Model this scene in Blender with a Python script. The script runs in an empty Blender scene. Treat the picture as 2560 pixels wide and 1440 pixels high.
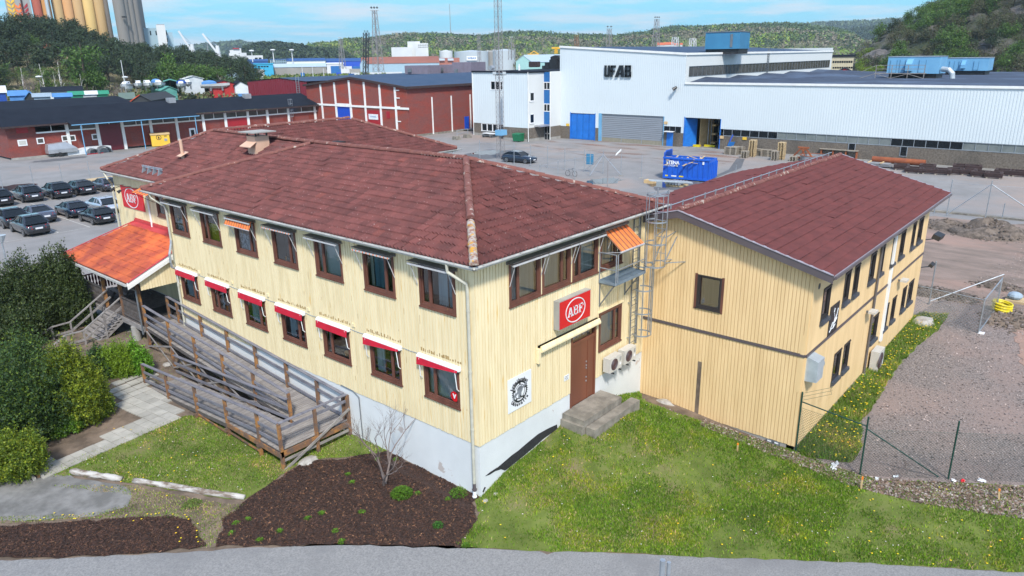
import bpy, math, random
import numpy as np
from mathutils import Vector as V3, Matrix
from mathutils.geometry import delaunay_2d_cdt
rad=math.radians
S=bpy.context.scene
# ---------------------------------------------------------------- camera
CAM=V3((-14.01678,-13.398264,13.516956)); FPX=1806.3
def _axes(yaw,pitch,roll):
    cy,sy,cp,sp=math.cos(yaw),math.sin(yaw),math.cos(pitch),math.sin(pitch)
    f=V3((-sy*cp,cy*cp,-sp)); r=V3((cy,sy,0)); u=r.cross(f)
    return f,math.cos(roll)*r+math.sin(roll)*u,-math.sin(roll)*r+math.cos(roll)*u
FW,RT,UP=_axes(-0.8629,0.3117,-0.0156)
cam=bpy.data.cameras.new('camera'); co=bpy.data.objects.new('camera',cam); S.collection.objects.link(co)
cam.sensor_width=36; cam.lens=FPX/2560*36; cam.clip_start=.1; cam.clip_end=20000
co.matrix_world=Matrix((( RT.x,UP.x,-FW.x,CAM.x),(RT.y,UP.y,-FW.y,CAM.y),(RT.z,UP.z,-FW.z,CAM.z),(0,0,0,1)))
S.camera=co
# ---------------------------------------------------------------- light
SUN_AZ=rad(-131)   # direction towards the sun, measured from +X
SUN_EL=rad(48)
S.view_settings.view_transform='Standard'; S.view_settings.look='None'; S.view_settings.gamma=1
EXPO=1.15; S.view_settings.exposure=EXPO; SKY=.14; KS=SKY*2**EXPO
W=bpy.data.worlds.new('World'); S.world=W; W.use_nodes=True
nt=W.node_tree; nt.nodes.clear()
def wn(t,**k):
    n=nt.nodes.new(t)
    for a,b in k.items(): setattr(n,a,b)
    return n
out=wn('ShaderNodeOutputWorld'); bg=wn('ShaderNodeBackground'); sky=wn('ShaderNodeTexSky')
sky.sky_type='NISHITA'; sky.sun_disc=False; sky.sun_elevation=SUN_EL; sky.sun_rotation=math.pi/2-SUN_AZ
sky.air_density=1.0; sky.dust_density=.4; sky.ozone_density=2.0
tc=wn('ShaderNodeTexCoord'); sep=wn('ShaderNodeSeparateXYZ'); nt.links.new(tc.outputs['Generated'],sep.inputs[0])
# clouds live on a plane far above: project the view direction on it
mx=wn('ShaderNodeMath',operation='MAXIMUM'); nt.links.new(sep.outputs[2],mx.inputs[0]); mx.inputs[1].default_value=.02
ad=wn('ShaderNodeMath',operation='ADD'); nt.links.new(mx.outputs[0],ad.inputs[0]); ad.inputs[1].default_value=.06
dv=wn('ShaderNodeVectorMath',operation='DIVIDE'); nt.links.new(tc.outputs['Generated'],dv.inputs[0])
cb=wn('ShaderNodeCombineXYZ')
for i in range(3): nt.links.new(ad.outputs[0],cb.inputs[i])
nt.links.new(cb.outputs[0],dv.inputs[1])
mp=wn('ShaderNodeMapping'); nt.links.new(dv.outputs[0],mp.inputs[0]); mp.inputs['Scale'].default_value=(.75,.75,0); mp.inputs['Location'].default_value=(3.2,1.4,0)
ns=wn('ShaderNodeTexNoise'); nt.links.new(mp.outputs[0],ns.inputs['Vector']); ns.inputs['Scale'].default_value=1.0; ns.inputs['Detail'].default_value=7; ns.inputs['Roughness'].default_value=.58
cr=wn('ShaderNodeValToRGB'); nt.links.new(ns.outputs[0],cr.inputs[0]); cr.color_ramp.elements[0].position=.45; cr.color_ramp.elements[1].position=.66
ml=wn('ShaderNodeMath',operation='MULTIPLY'); nt.links.new(cr.outputs[0],ml.inputs[0]); ml.inputs[1].default_value=.85
mix=wn('ShaderNodeMixRGB'); nt.links.new(ml.outputs[0],mix.inputs[0]); nt.links.new(sky.outputs[0],mix.inputs[1])
mix.inputs[2].default_value=(*(v/KS for v in (.80,.88,.98)),1)
# the low band of sky over the hills, then up into the physical sky
mr=wn('ShaderNodeMapRange'); mr.interpolation_type='SMOOTHSTEP'; nt.links.new(sep.outputs[2],mr.inputs[0]); mr.inputs[1].default_value=.02; mr.inputs[2].default_value=.45
lowc=wn('ShaderNodeMixRGB'); nt.links.new(mr.outputs[0],lowc.inputs[0]); lowc.inputs[1].default_value=(*(v/KS for v in (.30,.80,1.06)),1); nt.links.new(sky.outputs[0],lowc.inputs[2]); nt.links.new(lowc.outputs[0],mix.inputs[1])
nt.links.new(mix.outputs[0],bg.inputs[0]); bg.inputs[1].default_value=SKY
nt.links.new(bg.outputs[0],out.inputs[0])
sl=bpy.data.lights.new('sun','SUN'); so=bpy.data.objects.new('sun',sl); S.collection.objects.link(so)
sl.energy=2.2; sl.angle=rad(7); sl.color=(1,.95,.87)
sd=V3((math.cos(SUN_AZ)*math.cos(SUN_EL),math.sin(SUN_AZ)*math.cos(SUN_EL),math.sin(SUN_EL)))
so.rotation_euler=sd.to_track_quat('Z','Y').to_euler()
try: S.cycles.max_bounces=6; S.cycles.transparent_max_bounces=16
except Exception: pass
# ---------------------------------------------------------------- surveying helpers (picture point -> place)
def ray(px,py): return FW*FPX+RT*(px-1280)-UP*(py-720)
def PX(px,py,x): d=ray(px,py); return CAM+d*((x-CAM.x)/d.x)
def PY(px,py,y): d=ray(px,py); return CAM+d*((y-CAM.y)/d.y)
def PZ(px,py,z=0.): d=ray(px,py); return CAM+d*((z-CAM.z)/d.z)
def PD(px,py,dist): d=ray(px,py); return CAM+d*(dist/math.hypot(d.x,d.y))
def zrow(x,y,row):
    d=V3((x,y,0))-CAM; q=720-row
    return (q*d.dot(FW)-FPX*d.dot(UP))/(FPX*UP.z-q*FW.z)
def ss(t): t=max(0,min(1,t)); return t*t*(3-2*t)
def H(x,y):
    near=1-ss((math.hypot(x-2,y-4)-20)/16)
    h=(.33-.28*ss((-y-.6)/5.2)*ss((x+1)/8))*near
    if -.5<x<9.7 and -7<y<10:
        K=((-.5,0),(0,.12),(1.1,.46),(2.7,.64),(4,.84),(6.3,.95),(7.8,.6),(9.5,.08),(9.8,0))
        for (a,p),(b,q) in zip(K,K[1:]):
            if a<=x<=b: h+=(p+(q-p)*(x-a)/(b-a))*(1-ss(-y/6.5))*ss((10-y)/6); break
    if x<2: h+=.72*ss((y-15.8)/5)*(1-ss((y-26)/6))*ss((x+9)/4)
    return h+3*ss((y-124)/22)
def G(px,py):
    z=.2
    for _ in range(12):
        p=PZ(px,py,z); z=H(p.x,p.y)
    return V3((p.x,p.y,z))
# ---------------------------------------------------------------- materials
MT={}
def mat(name,col,rough=.8,col2=None,scale=3.,detail=5,lo=.35,hi=.65,metal=0.,bump=0.,bscale=None,stretch=(1,1,1),attr=False,
        col3=None,scale3=.6,lo3=.5,hi3=.62,spec=.5,coat=0,bdist=.02,trans=0):
    m=bpy.data.materials.new(name); m.use_nodes=True; t=m.node_tree; N=t.nodes; L=t.links
    b=N['Principled BSDF']; b.inputs['Roughness'].default_value=rough; b.inputs['Metallic'].default_value=metal
    b.inputs['Specular IOR Level'].default_value=spec; b.inputs['Coat Weight'].default_value=coat
    tc=N.new('ShaderNodeNewGeometry') if attr!='obj' else N.new('ShaderNodeTexCoord')
    mp=N.new('ShaderNodeMapping'); mp.inputs['Scale'].default_value=stretch
    L.new(tc.outputs['Position' if attr!='obj' else 'Object'],mp.inputs[0])
    def noise(s,d=detail):
        n=N.new('ShaderNodeTexNoise'); n.inputs['Scale'].default_value=s; n.inputs['Detail'].default_value=d; n.inputs['Roughness'].default_value=.62
        L.new(mp.outputs[0],n.inputs['Vector']); return n
    def ramp(n,a,c):
        r=N.new('ShaderNodeMapRange'); r.inputs[1].default_value=a; r.inputs[2].default_value=c; L.new(n.outputs[0],r.inputs[0]); return r
    c2=col2 or tuple(v*.8 for v in col)
    mx=N.new('ShaderNodeMixRGB'); mx.inputs[1].default_value=(*c2,1); mx.inputs[2].default_value=(*col,1)
    L.new(ramp(noise(scale),lo,hi).outputs[0],mx.inputs[0]); o=mx
    if col3:
        m3=N.new('ShaderNodeMixRGB'); L.new(o.outputs[0],m3.inputs[1]); m3.inputs[2].default_value=(*col3,1)
        L.new(ramp(noise(scale3,8),lo3,hi3).outputs[0],m3.inputs[0]); o=m3
    if attr is True:
        a=N.new('ShaderNodeAttribute'); a.attribute_name='Col'
        mm=N.new('ShaderNodeMixRGB'); mm.blend_type='MULTIPLY'; mm.inputs[0].default_value=1
        L.new(o.outputs[0],mm.inputs[1]); L.new(a.outputs['Color'],mm.inputs[2]); o=mm
    L.new(o.outputs[0],b.inputs['Base Color'])
    if bump:
        bp=N.new('ShaderNodeBump'); bp.inputs['Strength'].default_value=bump; bp.inputs['Distance'].default_value=bdist
        L.new(noise(bscale or scale*6,4).outputs[0],bp.inputs['Height']); L.new(bp.outputs[0],b.inputs['Normal'])
    if trans:
        tl=N.new('ShaderNodeBsdfTranslucent'); L.new(o.outputs[0],tl.inputs[0]); ms=N.new('ShaderNodeMixShader'); ms.inputs[0].default_value=trans
        L.new(b.outputs[0],ms.inputs[1]); L.new(tl.outputs[0],ms.inputs[2]); L.new(ms.outputs[0],N['Material Output'].inputs[0])
    MT[name]=m; return m
def glassmat(name,tint=(.75,.85,.9),gl=(1,1,1),rough=.02,base=.10):
    m=bpy.data.materials.new(name); m.use_nodes=True; t=m.node_tree; N=t.nodes; L=t.links; N.remove(N['Principled BSDF'])
    tr=N.new('ShaderNodeBsdfTransparent'); tr.inputs[0].default_value=(*tint,1); g=N.new('ShaderNodeBsdfGlossy'); g.inputs[0].default_value=(*gl,1); g.inputs['Roughness'].default_value=rough
    fr=N.new('ShaderNodeFresnel'); fr.inputs[0].default_value=1.5; a=N.new('ShaderNodeMath'); a.operation='ADD'; a.use_clamp=True; a.inputs[1].default_value=base; L.new(fr.outputs[0],a.inputs[0])
    ms=N.new('ShaderNodeMixShader'); L.new(a.outputs[0],ms.inputs[0]); L.new(tr.outputs[0],ms.inputs[1]); L.new(g.outputs[0],ms.inputs[2]); L.new(ms.outputs[0],N['Material Output'].inputs[0])
    MT[name]=m; return m
def brickmat(name,c1,c2,mortar,sc=1.,blotch=None):
    m=bpy.data.materials.new(name); m.use_nodes=True; t=m.node_tree; N=t.nodes; L=t.links; b=N['Principled BSDF']; b.inputs['Roughness'].default_value=.9
    g=N.new('ShaderNodeNewGeometry'); s=N.new('ShaderNodeSeparateXYZ'); L.new(g.outputs['Position'],s.inputs[0])
    a=N.new('ShaderNodeMath'); L.new(s.outputs[0],a.inputs[0]); L.new(s.outputs[1],a.inputs[1]); c=N.new('ShaderNodeCombineXYZ'); L.new(a.outputs[0],c.inputs[0]); L.new(s.outputs[2],c.inputs[1])
    k=N.new('ShaderNodeTexBrick'); L.new(c.outputs[0],k.inputs['Vector']); k.inputs['Scale'].default_value=sc
    k.inputs['Color1'].default_value=(*c1,1); k.inputs['Color2'].default_value=(*c2,1); k.inputs['Mortar'].default_value=(*mortar,1)
    k.inputs['Brick Width'].default_value=.27; k.inputs['Row Height'].default_value=.088; k.inputs['Mortar Size'].default_value=.012
    n=N.new('ShaderNodeTexNoise'); n.inputs['Scale'].default_value=.35; n.inputs['Detail'].default_value=8; mp=N.new('ShaderNodeMapping'); mp.inputs['Scale'].default_value=(1,1,3); L.new(g.outputs['Position'],mp.inputs[0]); L.new(mp.outputs[0],n.inputs['Vector'])
    r=N.new('ShaderNodeMapRange'); r.inputs[1].default_value=.42; r.inputs[2].default_value=.66; L.new(n.outputs[0],r.inputs[0])
    mx=N.new('ShaderNodeMixRGB'); mx.blend_type='MULTIPLY'; L.new(r.outputs[0],mx.inputs[0]); L.new(k.outputs[0],mx.inputs[1]); mx.inputs[2].default_value=(*(blotch or (1.2,.8,.7)),1)
    L.new(mx.outputs[0],b.inputs['Base Color']); MT[name]=m; return m
# ---------------------------------------------------------------- object helpers
def link(o): S.collection.objects.link(o); return o
def tag(o,label=None,cat=None,group=None,kind=None):
    if label: o['label']=label
    if cat: o['category']=cat
    if group: o['group']=group
    if kind: o['kind']=kind
    return o
def thing(name,label,cat,loc=(0,0,0),rz=0,group=None):
    o=bpy.data.objects.new(name,None); o.empty_display_size=.2; link(o); o.location=loc; o.rotation_euler=(0,0,rz)
    return tag(o,label,cat,group)
def wl(o):
    while o is not None:
        if o.get('_wl'): return V3(o['_wl'])
        o=o.parent
    return None
class MB:
    def __init__(s): s.v=[];s.f=[];s.m=[];s.c=[];s.k=[]
    def add(s,vs,fs,m=0,c=None):
        n=len(s.v); s.k.append((vs,fs,m,c)); s.v+=[tuple(p) for p in vs]
        if c is not None or s.c:
            while len(s.c)<n: s.c.append((1,1,1))
            s.c+=[c or (1,1,1)]*len(vs)
        for f in fs: s.f.append(tuple(n+i for i in f)); s.m.append(m)
    def box(s,x0,x1,y0,y1,z0,z1,m=0,c=None):
        s.add([(x0,y0,z0),(x1,y0,z0),(x1,y1,z0),(x0,y1,z0),(x0,y0,z1),(x1,y0,z1),(x1,y1,z1),(x0,y1,z1)],
              [(0,3,2,1),(4,5,6,7),(0,1,5,4),(1,2,6,5),(2,3,7,6),(3,0,4,7)],m,c)
    def obox(s,p,a,b,c_,m=0,c=None):  # corner p, edge vectors
        p,a,b,c_=V3(p),V3(a),V3(b),V3(c_)
        s.add([p,p+a,p+a+b,p+b,p+c_,p+a+c_,p+a+b+c_,p+b+c_],[(0,3,2,1),(4,5,6,7),(0,1,5,4),(1,2,6,5),(2,3,7,6),(3,0,4,7)],m,c)
    def beam(s,p,q,w,h,m=0,up=(0,0,1),c=None):
        p,q=V3(p),V3(q); d=(q-p); 
        if d.length<1e-6: return
        dn=d.normalized(); u=V3(up)
        if abs(dn.dot(u))>.97: u=V3((1,0,0))
        sd=dn.cross(u).normalized(); uu=sd.cross(dn)
        s.obox(p-sd*w/2-uu*h/2,d,sd*w,uu*h,m,c)
    def tube(s,pts,r,n=8,m=0,cap=True,c=None):
        pts=[V3(p) for p in pts]; rs=r if isinstance(r,(list,tuple)) else [r]*len(pts); vs=[]; fs=[]
        prev=None
        for i,p in enumerate(pts):
            d=(pts[min(i+1,len(pts)-1)]-pts[max(i-1,0)]).normalized()
            a=V3((0,0,1)) if abs(d.z)<.9 else V3((1,0,0))
            if prev is not None:
                x=(prev-d*prev.dot(d)).normalized()
            else: x=d.cross(a).normalized()
            prev=x; y=d.cross(x)
            for k in range(n):
                t=2*math.pi*k/n; vs.append(p+(x*math.cos(t)+y*math.sin(t))*rs[i])
        for i in range(len(pts)-1):
            for k in range(n): fs.append((i*n+k,i*n+(k+1)%n,(i+1)*n+(k+1)%n,(i+1)*n+k))
        if cap: fs.append(tuple(range(n))[::-1]); fs.append(tuple(range((len(pts)-1)*n,len(pts)*n)))
        s.add(vs,fs,m,c)
    def poly(s,pts,m=0,c=None): s.add(pts,[tuple(range(len(pts)))],m,c)
    def prism(s,pts,d,m=0,c=None):   # polygon extruded by vector d
        d=V3(d); n=len(pts); a=[V3(p) for p in pts]
        s.add(a+[p+d for p in a],[tuple(range(n))[::-1],tuple(range(n,2*n))]+[(i,(i+1)%n,n+(i+1)%n,n+i) for i in range(n)],m,c)
    def ball(s,c0,r,m=0,n=8,k=6,sc=(1,1,1),c=None):
        vs=[];fs=[]
        for i in range(k+1):
            ph=math.pi*i/k
            for j in range(n):
                t=2*math.pi*j/n; vs.append((c0[0]+r*sc[0]*math.sin(ph)*math.cos(t),c0[1]+r*sc[1]*math.sin(ph)*math.sin(t),c0[2]+r*sc[2]*math.cos(ph)))
        for i in range(k):
            for j in range(n): fs.append((i*n+j,(i+1)*n+j,(i+1)*n+(j+1)%n,i*n+(j+1)%n))
        s.add(vs,fs,m,c)
    def build(s,name,mats,parent=None,smooth=False,label=None,cat=None,group=None,kind=None,base=None):
        if parent is not None and base is None: base=wl(parent)
        vs=s.v
        if base is not None: vs=[(a-base[0],b-base[1],c-base[2]) for a,b,c in s.v]
        me=bpy.data.meshes.new(name); me.from_pydata(vs,[],s.f)
        if not isinstance(mats,(list,tuple)): mats=[mats]
        for m in mats: me.materials.append(MT[m] if isinstance(m,str) else m)
        me.polygons.foreach_set('material_index',s.m)
        if smooth: me.polygons.foreach_set('use_smooth',[True]*len(s.f))
        if s.c:
            while len(s.c)<len(s.v): s.c.append((1,1,1))
            a=me.color_attributes.new('Col','FLOAT_COLOR','POINT'); a.data.foreach_set('color',[x for c in s.c for x in (*c,1)])
        me.update(); o=bpy.data.objects.new(name,me); link(o)
        if parent is not None: o.parent=parent
        elif base is not None: o.location=base
        return tag(o,label,cat,group,kind)
def each(mb,name,mats,parent=None,**k):
    """one object for every piece that was added"""
    for vs,fs,m,c in mb.k: q=MB(); q.add(vs,fs,m,c); o=q.build(name,mats,parent,**k)
    return o
def world_thing(name,label,cat,loc,group=None):
    """thing whose parts are drawn in world coordinates"""
    o=thing(name,label,cat,loc,0,group); o['_wl']=[float(v) for v in loc]; return o
def npmesh(name,verts,quads,cols,matn,parent=None,loc=None,smooth=False,**k):
    me=bpy.data.meshes.new(name); n=len(verts); q=np.asarray(quads,dtype=np.int32); kk=q.shape[1]
    me.vertices.add(n); me.vertices.foreach_set('co',np.asarray(verts,dtype=np.float32).ravel())
    me.loops.add(q.size); me.loops.foreach_set('vertex_index',q.ravel())
    me.polygons.add(len(q)); me.polygons.foreach_set('loop_start',np.arange(0,q.size,kk,dtype=np.int32)); me.polygons.foreach_set('loop_total',np.full(len(q),kk,dtype=np.int32))
    if smooth: me.polygons.foreach_set('use_smooth',np.ones(len(q),dtype=bool))
    me.update(calc_edges=True)
    if cols is not None:
        a=me.color_attributes.new('Col','FLOAT_COLOR','POINT'); c=np.ones((n,4),dtype=np.float32); c[:,:3]=cols; a.data.foreach_set('color',c.ravel())
    me.materials.append(MT[matn] if isinstance(matn,str) else matn); me.validate()
    o=bpy.data.objects.new(name,me); link(o)
    if loc is not None: o.location=loc
    if parent is not None: o.parent=parent
    return tag(o,**k)
def copy_tree(o,parent=None):
    c=o.copy(); link(c)
    if parent is not None: c.parent=parent
    for ch in list(o.children): copy_tree(ch,c)
    return c
class Fr:
    """a flat wall: origin, direction along it (seen from outside, to the right), outward normal"""
    def __init__(s,O,du):
        s.O=V3(O); s.u=V3(du).normalized(); s.n=s.u.cross(V3((0,0,1))).normalized()
    def p(s,u,v,w=0): return s.O+s.u*u+V3((0,0,v))+s.n*w
    def uv(s,px,py,w=0):
        d=ray(px,py); o=s.O+s.n*w; t=(o-CAM).dot(s.n)/d.dot(s.n); q=CAM+d*t-s.O; return q.dot(s.u),q.z
    def box(s,mb,u0,u1,v0,v1,w0,w1,m=0,c=None): mb.obox(s.p(u0,v0,w0),s.u*(u1-u0),V3((0,0,v1-v0)),s.n*(w1-w0),m,c)
    def rect(s,mb,u0,u1,v0,v1,w,m=0): mb.poly([s.p(u0,v0,w),s.p(u1,v0,w),s.p(u1,v1,w),s.p(u0,v1,w)],m)
def fnz(z1): return z1 if callable(z1) else (lambda u:z1)
def wall(mb,fr,L,z0,z1,ops,m=0,u0=0):
    """flat wall with rectangular openings"""
    f=fnz(z1); us=sorted({u0,L,*[a for o in ops for a in o[:2]],*([] if not callable(z1) else getattr(z1,'k',[]))}); us=[u for u in us if u0<=u<=L]
    for a,b in zip(us,us[1:]):
        if b-a<1e-5: continue
        mid=(a+b)/2; segs=[(z0,None)]; cuts=sorted([(o[2],o[3]) for o in ops if o[0]<mid<o[1]])
        z=z0
        for c,d in cuts:
            if c>z: mb.poly([fr.p(a,z),fr.p(b,z),fr.p(b,c),fr.p(a,c)],m)
            z=max(z,d)
        if f(a)>z or f(b)>z: mb.poly([fr.p(a,z),fr.p(b,z),fr.p(b,f(b)),fr.p(a,f(a))],m)
def boards(mb,fr,L,z0,z1,ops,pitch=.13,bw=.105,t=.022,m=0,u0=0,jit=.0):
    f=fnz(z1); n=int((L-u0)/pitch); rr=random.Random(int(L*100))
    for i in range(n+1):
        a=u0+i*pitch; b=min(a+bw,L)
        if b<=a: continue
        cuts=[a]+sorted({e for o in ops for e in o[:2] if a<e<b})+[b]
        for c,d in zip(cuts,cuts[1:]):
            mid=(c+d)/2; z=z0-rr.random()*jit
            for o0,o1 in sorted([(o[2],o[3]) for o in ops if o[0]<mid<o[1]])+[(None,None)]:
                top=min(f(c),f(d)) if o0 is None else o0
                if top-z>.02:
                    vs=[fr.p(c,z,.002),fr.p(c,z,t),fr.p(d,z,t),fr.p(d,z,.002),fr.p(c,top,.002),fr.p(c,top,t),fr.p(d,top,t),fr.p(d,top,.002)]
                    mb.add(vs,[(1,2,6,5),(0,1,5,4),(2,3,7,6),(0,3,2,1)],m)
                if o1 is not None: z=max(z,o1)
def text(body,size,fr,u,v,w,matn,parent=None,name='lettering',align='CENTER',ext=.004,sx=1.,bold=0.,**k):
    c=bpy.data.curves.new(name,'FONT'); c.body=body; c.size=size; c.align_x=align; c.align_y='CENTER'; c.extrude=ext; c.resolution_u=3; c.offset=bold
    t=bpy.data.objects.new('t',c); link(t); bpy.context.view_layer.update()
    me=bpy.data.meshes.new_from_object(t.evaluated_get(bpy.context.evaluated_depsgraph_get())); bpy.data.objects.remove(t)
    vs=[fr.p(u+q.co.x*sx,v+q.co.y,w+q.co.z) for q in me.vertices]
    base=wl(parent) or V3((0,0,0))
    for q,p in zip(me.vertices,vs): q.co=p-base
    me.materials.clear(); me.materials.append(MT[matn]); me.update()
    o=bpy.data.objects.new(name,me); link(o)
    if parent is not None: o.parent=parent
    return tag(o,**k)
# ---------------------------------------------------------------- materials list
mat('asphalt_yard',(.26,.25,.245),.9,(.19,.185,.18),.25,8,.35,.7,bump=.25,bscale=40,col3=(.30,.235,.20),scale3=.045,lo3=.50,hi3=.66)
mat('asphalt_road',(.27,.268,.262),.88,(.17,.17,.172),22,8,.36,.64,bump=.6,bscale=70,bdist=.01,col3=(.17,.17,.172),scale3=.35,lo3=.52,hi3=.7)
mat('asphalt_old',(.22,.215,.205),.9,(.13,.128,.12),1.6,9,.4,.62,bump=.4,bscale=50,bdist=.01)
mat('asphalt_dark',(.085,.088,.095),.75,(.12,.12,.125),2,6)
mat('puddle',(.05,.055,.06),.06,spec=.8)
mat('soil',(.20,.15,.11),.95,(.10,.075,.055),1.5,9,.38,.62,bump=.6,bscale=25)
mat('bark_bed',(.055,.030,.022),.95,(.03,.017,.013),9,8,bump=.8,bscale=60)
mat('chips',(.9,.9,.9),.9,attr=True)
mat('lawn_soil',(.14,.18,.03),.95,(.08,.11,.015),1.1,9,.35,.62,bump=.7,bscale=40,col3=(.18,.145,.075),scale3=.55,lo3=.54,hi3=.68)
mat('grass',(1,1,1),.7,(.55,.62,.5),1.0,8,.34,.6,attr=True,col3=(1.9,1.15,1.3),scale3=.5,lo3=.52,hi3=.72,trans=.25)
mat('leaf',(1,1,1),.65,(.75,.78,.7),.8,4,attr=True,trans=.2)
mat('leaf_far',(1,1,1),.85,(.8,.8,.8),.02,4,attr=True)
mat('gravel',(.30,.255,.235),.95,(.12,.10,.09),14,9,.38,.62,bump=.9,bscale=60,bdist=.03,col3=(.30,.22,.19),scale3=.16,lo3=.45,hi3=.7)
mat('dirt',(.27,.20,.165),.95,(.16,.125,.10),.8,10,.36,.62,bump=1,bscale=9,bdist=.08,stretch=(1,.35,1),col3=(.33,.215,.17),scale3=.12)
mat('rubble',(.22,.175,.14),.95,(.10,.08,.065),2.5,9,.4,.6,bump=1,bscale=14,bdist=.12)
mat('dry_grass',(.26,.24,.10),.95,(.15,.17,.055),.12,9,.38,.62,col3=(.36,.30,.16),scale3=.06)
mat('concrete',(.36,.35,.32),.9,(.25,.24,.22),1.2,9,.35,.65,bump=.3,bscale=30)
mat('concrete_dirty',(.27,.245,.205),.9,(.16,.145,.12),2.2,9,.4,.62,bump=.3)
mat('slab',(.40,.385,.35),.9,(.31,.30,.27),2.5,8,attr=True)
mat('siding',(.82,.695,.44),.62,(.70,.575,.34),1.6,9,.34,.6,stretch=(3,3,.25),col3=(.68,.43,.12),scale3=3.5,lo3=.615,hi3=.72)
mat('siding_b',(.80,.575,.30),.62,(.70,.49,.245),1.1,9,.34,.6,stretch=(2,2,.3),col3=(.50,.33,.13),scale3=.7,lo3=.66,hi3=.8)
mat('plaster',(.66,.68,.68),.85,(.58,.60,.60),.8,8,.3,.7,bump=.15,bscale=8,col3=(.47,.42,.39),scale3=.9,lo3=.645,hi3=.66)
mat('tar',(.012,.012,.013),.95,(.03,.03,.032),20,bump=.6,bscale=25)
mat('tile',(.165,.052,.046),.85,(.10,.034,.032),1.6,9,.35,.65,attr=True,bump=.3,bscale=60,bdist=.01,col3=(.36,.26,.24),scale3=16,lo3=.63,hi3=.70)
mat('tile_ridge',(.22,.085,.065),.9,(.15,.058,.05),5,8,bump=.4,col3=(.40,.34,.29),scale3=5,lo3=.60,hi3=.66)
mat('tile_lichen',(.42,.38,.33),.9,(.27,.14,.10),7,8,.42,.55,col3=(.55,.28,.03),scale3=6,lo3=.56,hi3=.6)
mat('tile_steel',(.155,.042,.040),.8,(.105,.030,.030),2.2,9,.35,.65,attr=True,bump=.25,bscale=90,bdist=.008,col3=(.33,.25,.24),scale3=30,lo3=.7,hi3=.74)
mat('tile_porch',(.62,.13,.035),.7,(.36,.06,.03),.9,9,.42,.6,attr=True,col3=(.55,.33,.25),scale3=12,lo3=.70,hi3=.74)
mat('brown_frame',(.16,.062,.04),.55,(.105,.04,.027),2.5,6,stretch=(1,1,.4),bump=.15)
mat('dark_frame',(.035,.03,.03),.45); mat('sill_grey',(.06,.07,.09),.4)
mat('fascia_brown',(.11,.09,.095),.4,(.09,.075,.08),1); mat('edge_lilac',(.36,.33,.37),.4)
mat('gutter',(.50,.50,.47),.45,(.36,.36,.34),3); mat('galv',(.42,.45,.48),.42,(.30,.33,.36),4,metal=.55); mat('galv_dark',(.2,.22,.24),.5,metal=.4)
mat('pipe_cream',(.50,.49,.40),.5,(.40,.39,.33),3); mat('white',(.78,.79,.80),.5,(.70,.71,.72),1.5); mat('white_trim',(.80,.80,.77),.6,(.7,.7,.68),1)
mat('red_sign',(.60,.004,.012),.4,(.56,.004,.012),1); mat('red_cloth',(.56,.006,.03),.7); mat('red_metal',(.50,.05,.055),.5,(.40,.035,.04),1)
mat('orange_cloth',(.85,.22,.05),.8,(.75,.16,.04),3); mat('stripe_brown',(.25,.11,.05),.8); mat('awning_box',(.16,.155,.15),.5,(.09,.085,.08),6); mat('rod',(.55,.55,.56),.4)
mat('door_wood',(.19,.065,.035),.5,(.14,.048,.027),1.5,8,stretch=(1,1,.15))
mat('wood_grey',(.30,.28,.265),.85,(.17,.155,.15),3,9,.35,.65,stretch=(2,.5,2),bump=.4,bscale=30); mat('wood_grey_x',(.31,.285,.26),.85,(.18,.16,.15),3,9,.35,.65,stretch=(.5,2,2),bump=.4,bscale=30)
mat('wood_rail',(.21,.205,.23),.8,(.12,.12,.145),3,8,stretch=(2,.5,2)); mat('wood_post',(.20,.10,.05),.85,(.13,.09,.07),4,8,.4,.6,col3=(.34,.16,.05),scale3=2.5,lo3=.5,hi3=.58)
mat('wood_dark',(.115,.10,.095),.85,(.07,.06,.055),4,8,bump=.3); mat('log',(.46,.44,.41),.85,(.17,.13,.10),3,9,.4,.55,stretch=(.6,.6,3),bump=.6,bscale=12)
mat('fresh_wood',(.66,.47,.24),.8,(.5,.34,.17),2); mat('mat_black',(.012,.012,.013),.95); mat('black',(.02,.02,.022),.5); mat('black_metal',(.03,.032,.035),.4); mat('sign_black',(.022,.02,.022),.5)
mat('ac_body',(.56,.54,.49),.5,(.5,.48,.44),2); mat('ac_fan',(.085,.03,.035),.5); mat('duct_grey',(.50,.55,.58),.45,metal=.3)
mat('curtain',(.52,.55,.55),.9,(.36,.38,.39),9,3,stretch=(1,1,.05)); mat('curtain_blue',(.10,.24,.30),.9,(.05,.13,.18),9,3,stretch=(1,1,.05)); mat('curtain_cream',(.45,.44,.36),.9,(.33,.32,.26),9,3,stretch=(1,1,.05))
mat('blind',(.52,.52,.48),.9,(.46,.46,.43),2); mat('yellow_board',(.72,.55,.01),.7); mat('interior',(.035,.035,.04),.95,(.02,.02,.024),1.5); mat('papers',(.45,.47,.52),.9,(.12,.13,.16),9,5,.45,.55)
mat('plum',(.12,.01,.03),.8); mat('petal_orange',(.8,.28,.03),.8)
glassmat('glass'); glassmat('glass_dark',(.35,.4,.45),base=.13); glassmat('glass_screen',(.6,.6,.55),(.6,.6,.6),.3,.02)
mat('yard_steel',(.055,.058,.065),.5,(.035,.038,.043),4,metal=.3)
mat('green_post',(.012,.055,.04),.45); mat('mesh_green',(.06,.09,.08),.5); mat('yellow_plastic',(.75,.60,.01),.4); mat('orange_paint',(.9,.25,.02),.6)
mat('paint_line',(.50,.49,.46),.85,(.36,.355,.34),5,8,.4,.6)
mat('render_white',(.63,.69,.71),.55,(.595,.655,.68),.12,8,.3,.7); mat('render_white_sunlit',(.64,.655,.64),.55,(.60,.62,.60),.2,8,.3,.7)  # sunlight tinted into the side faces' white, the front white kept cooler
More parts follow.
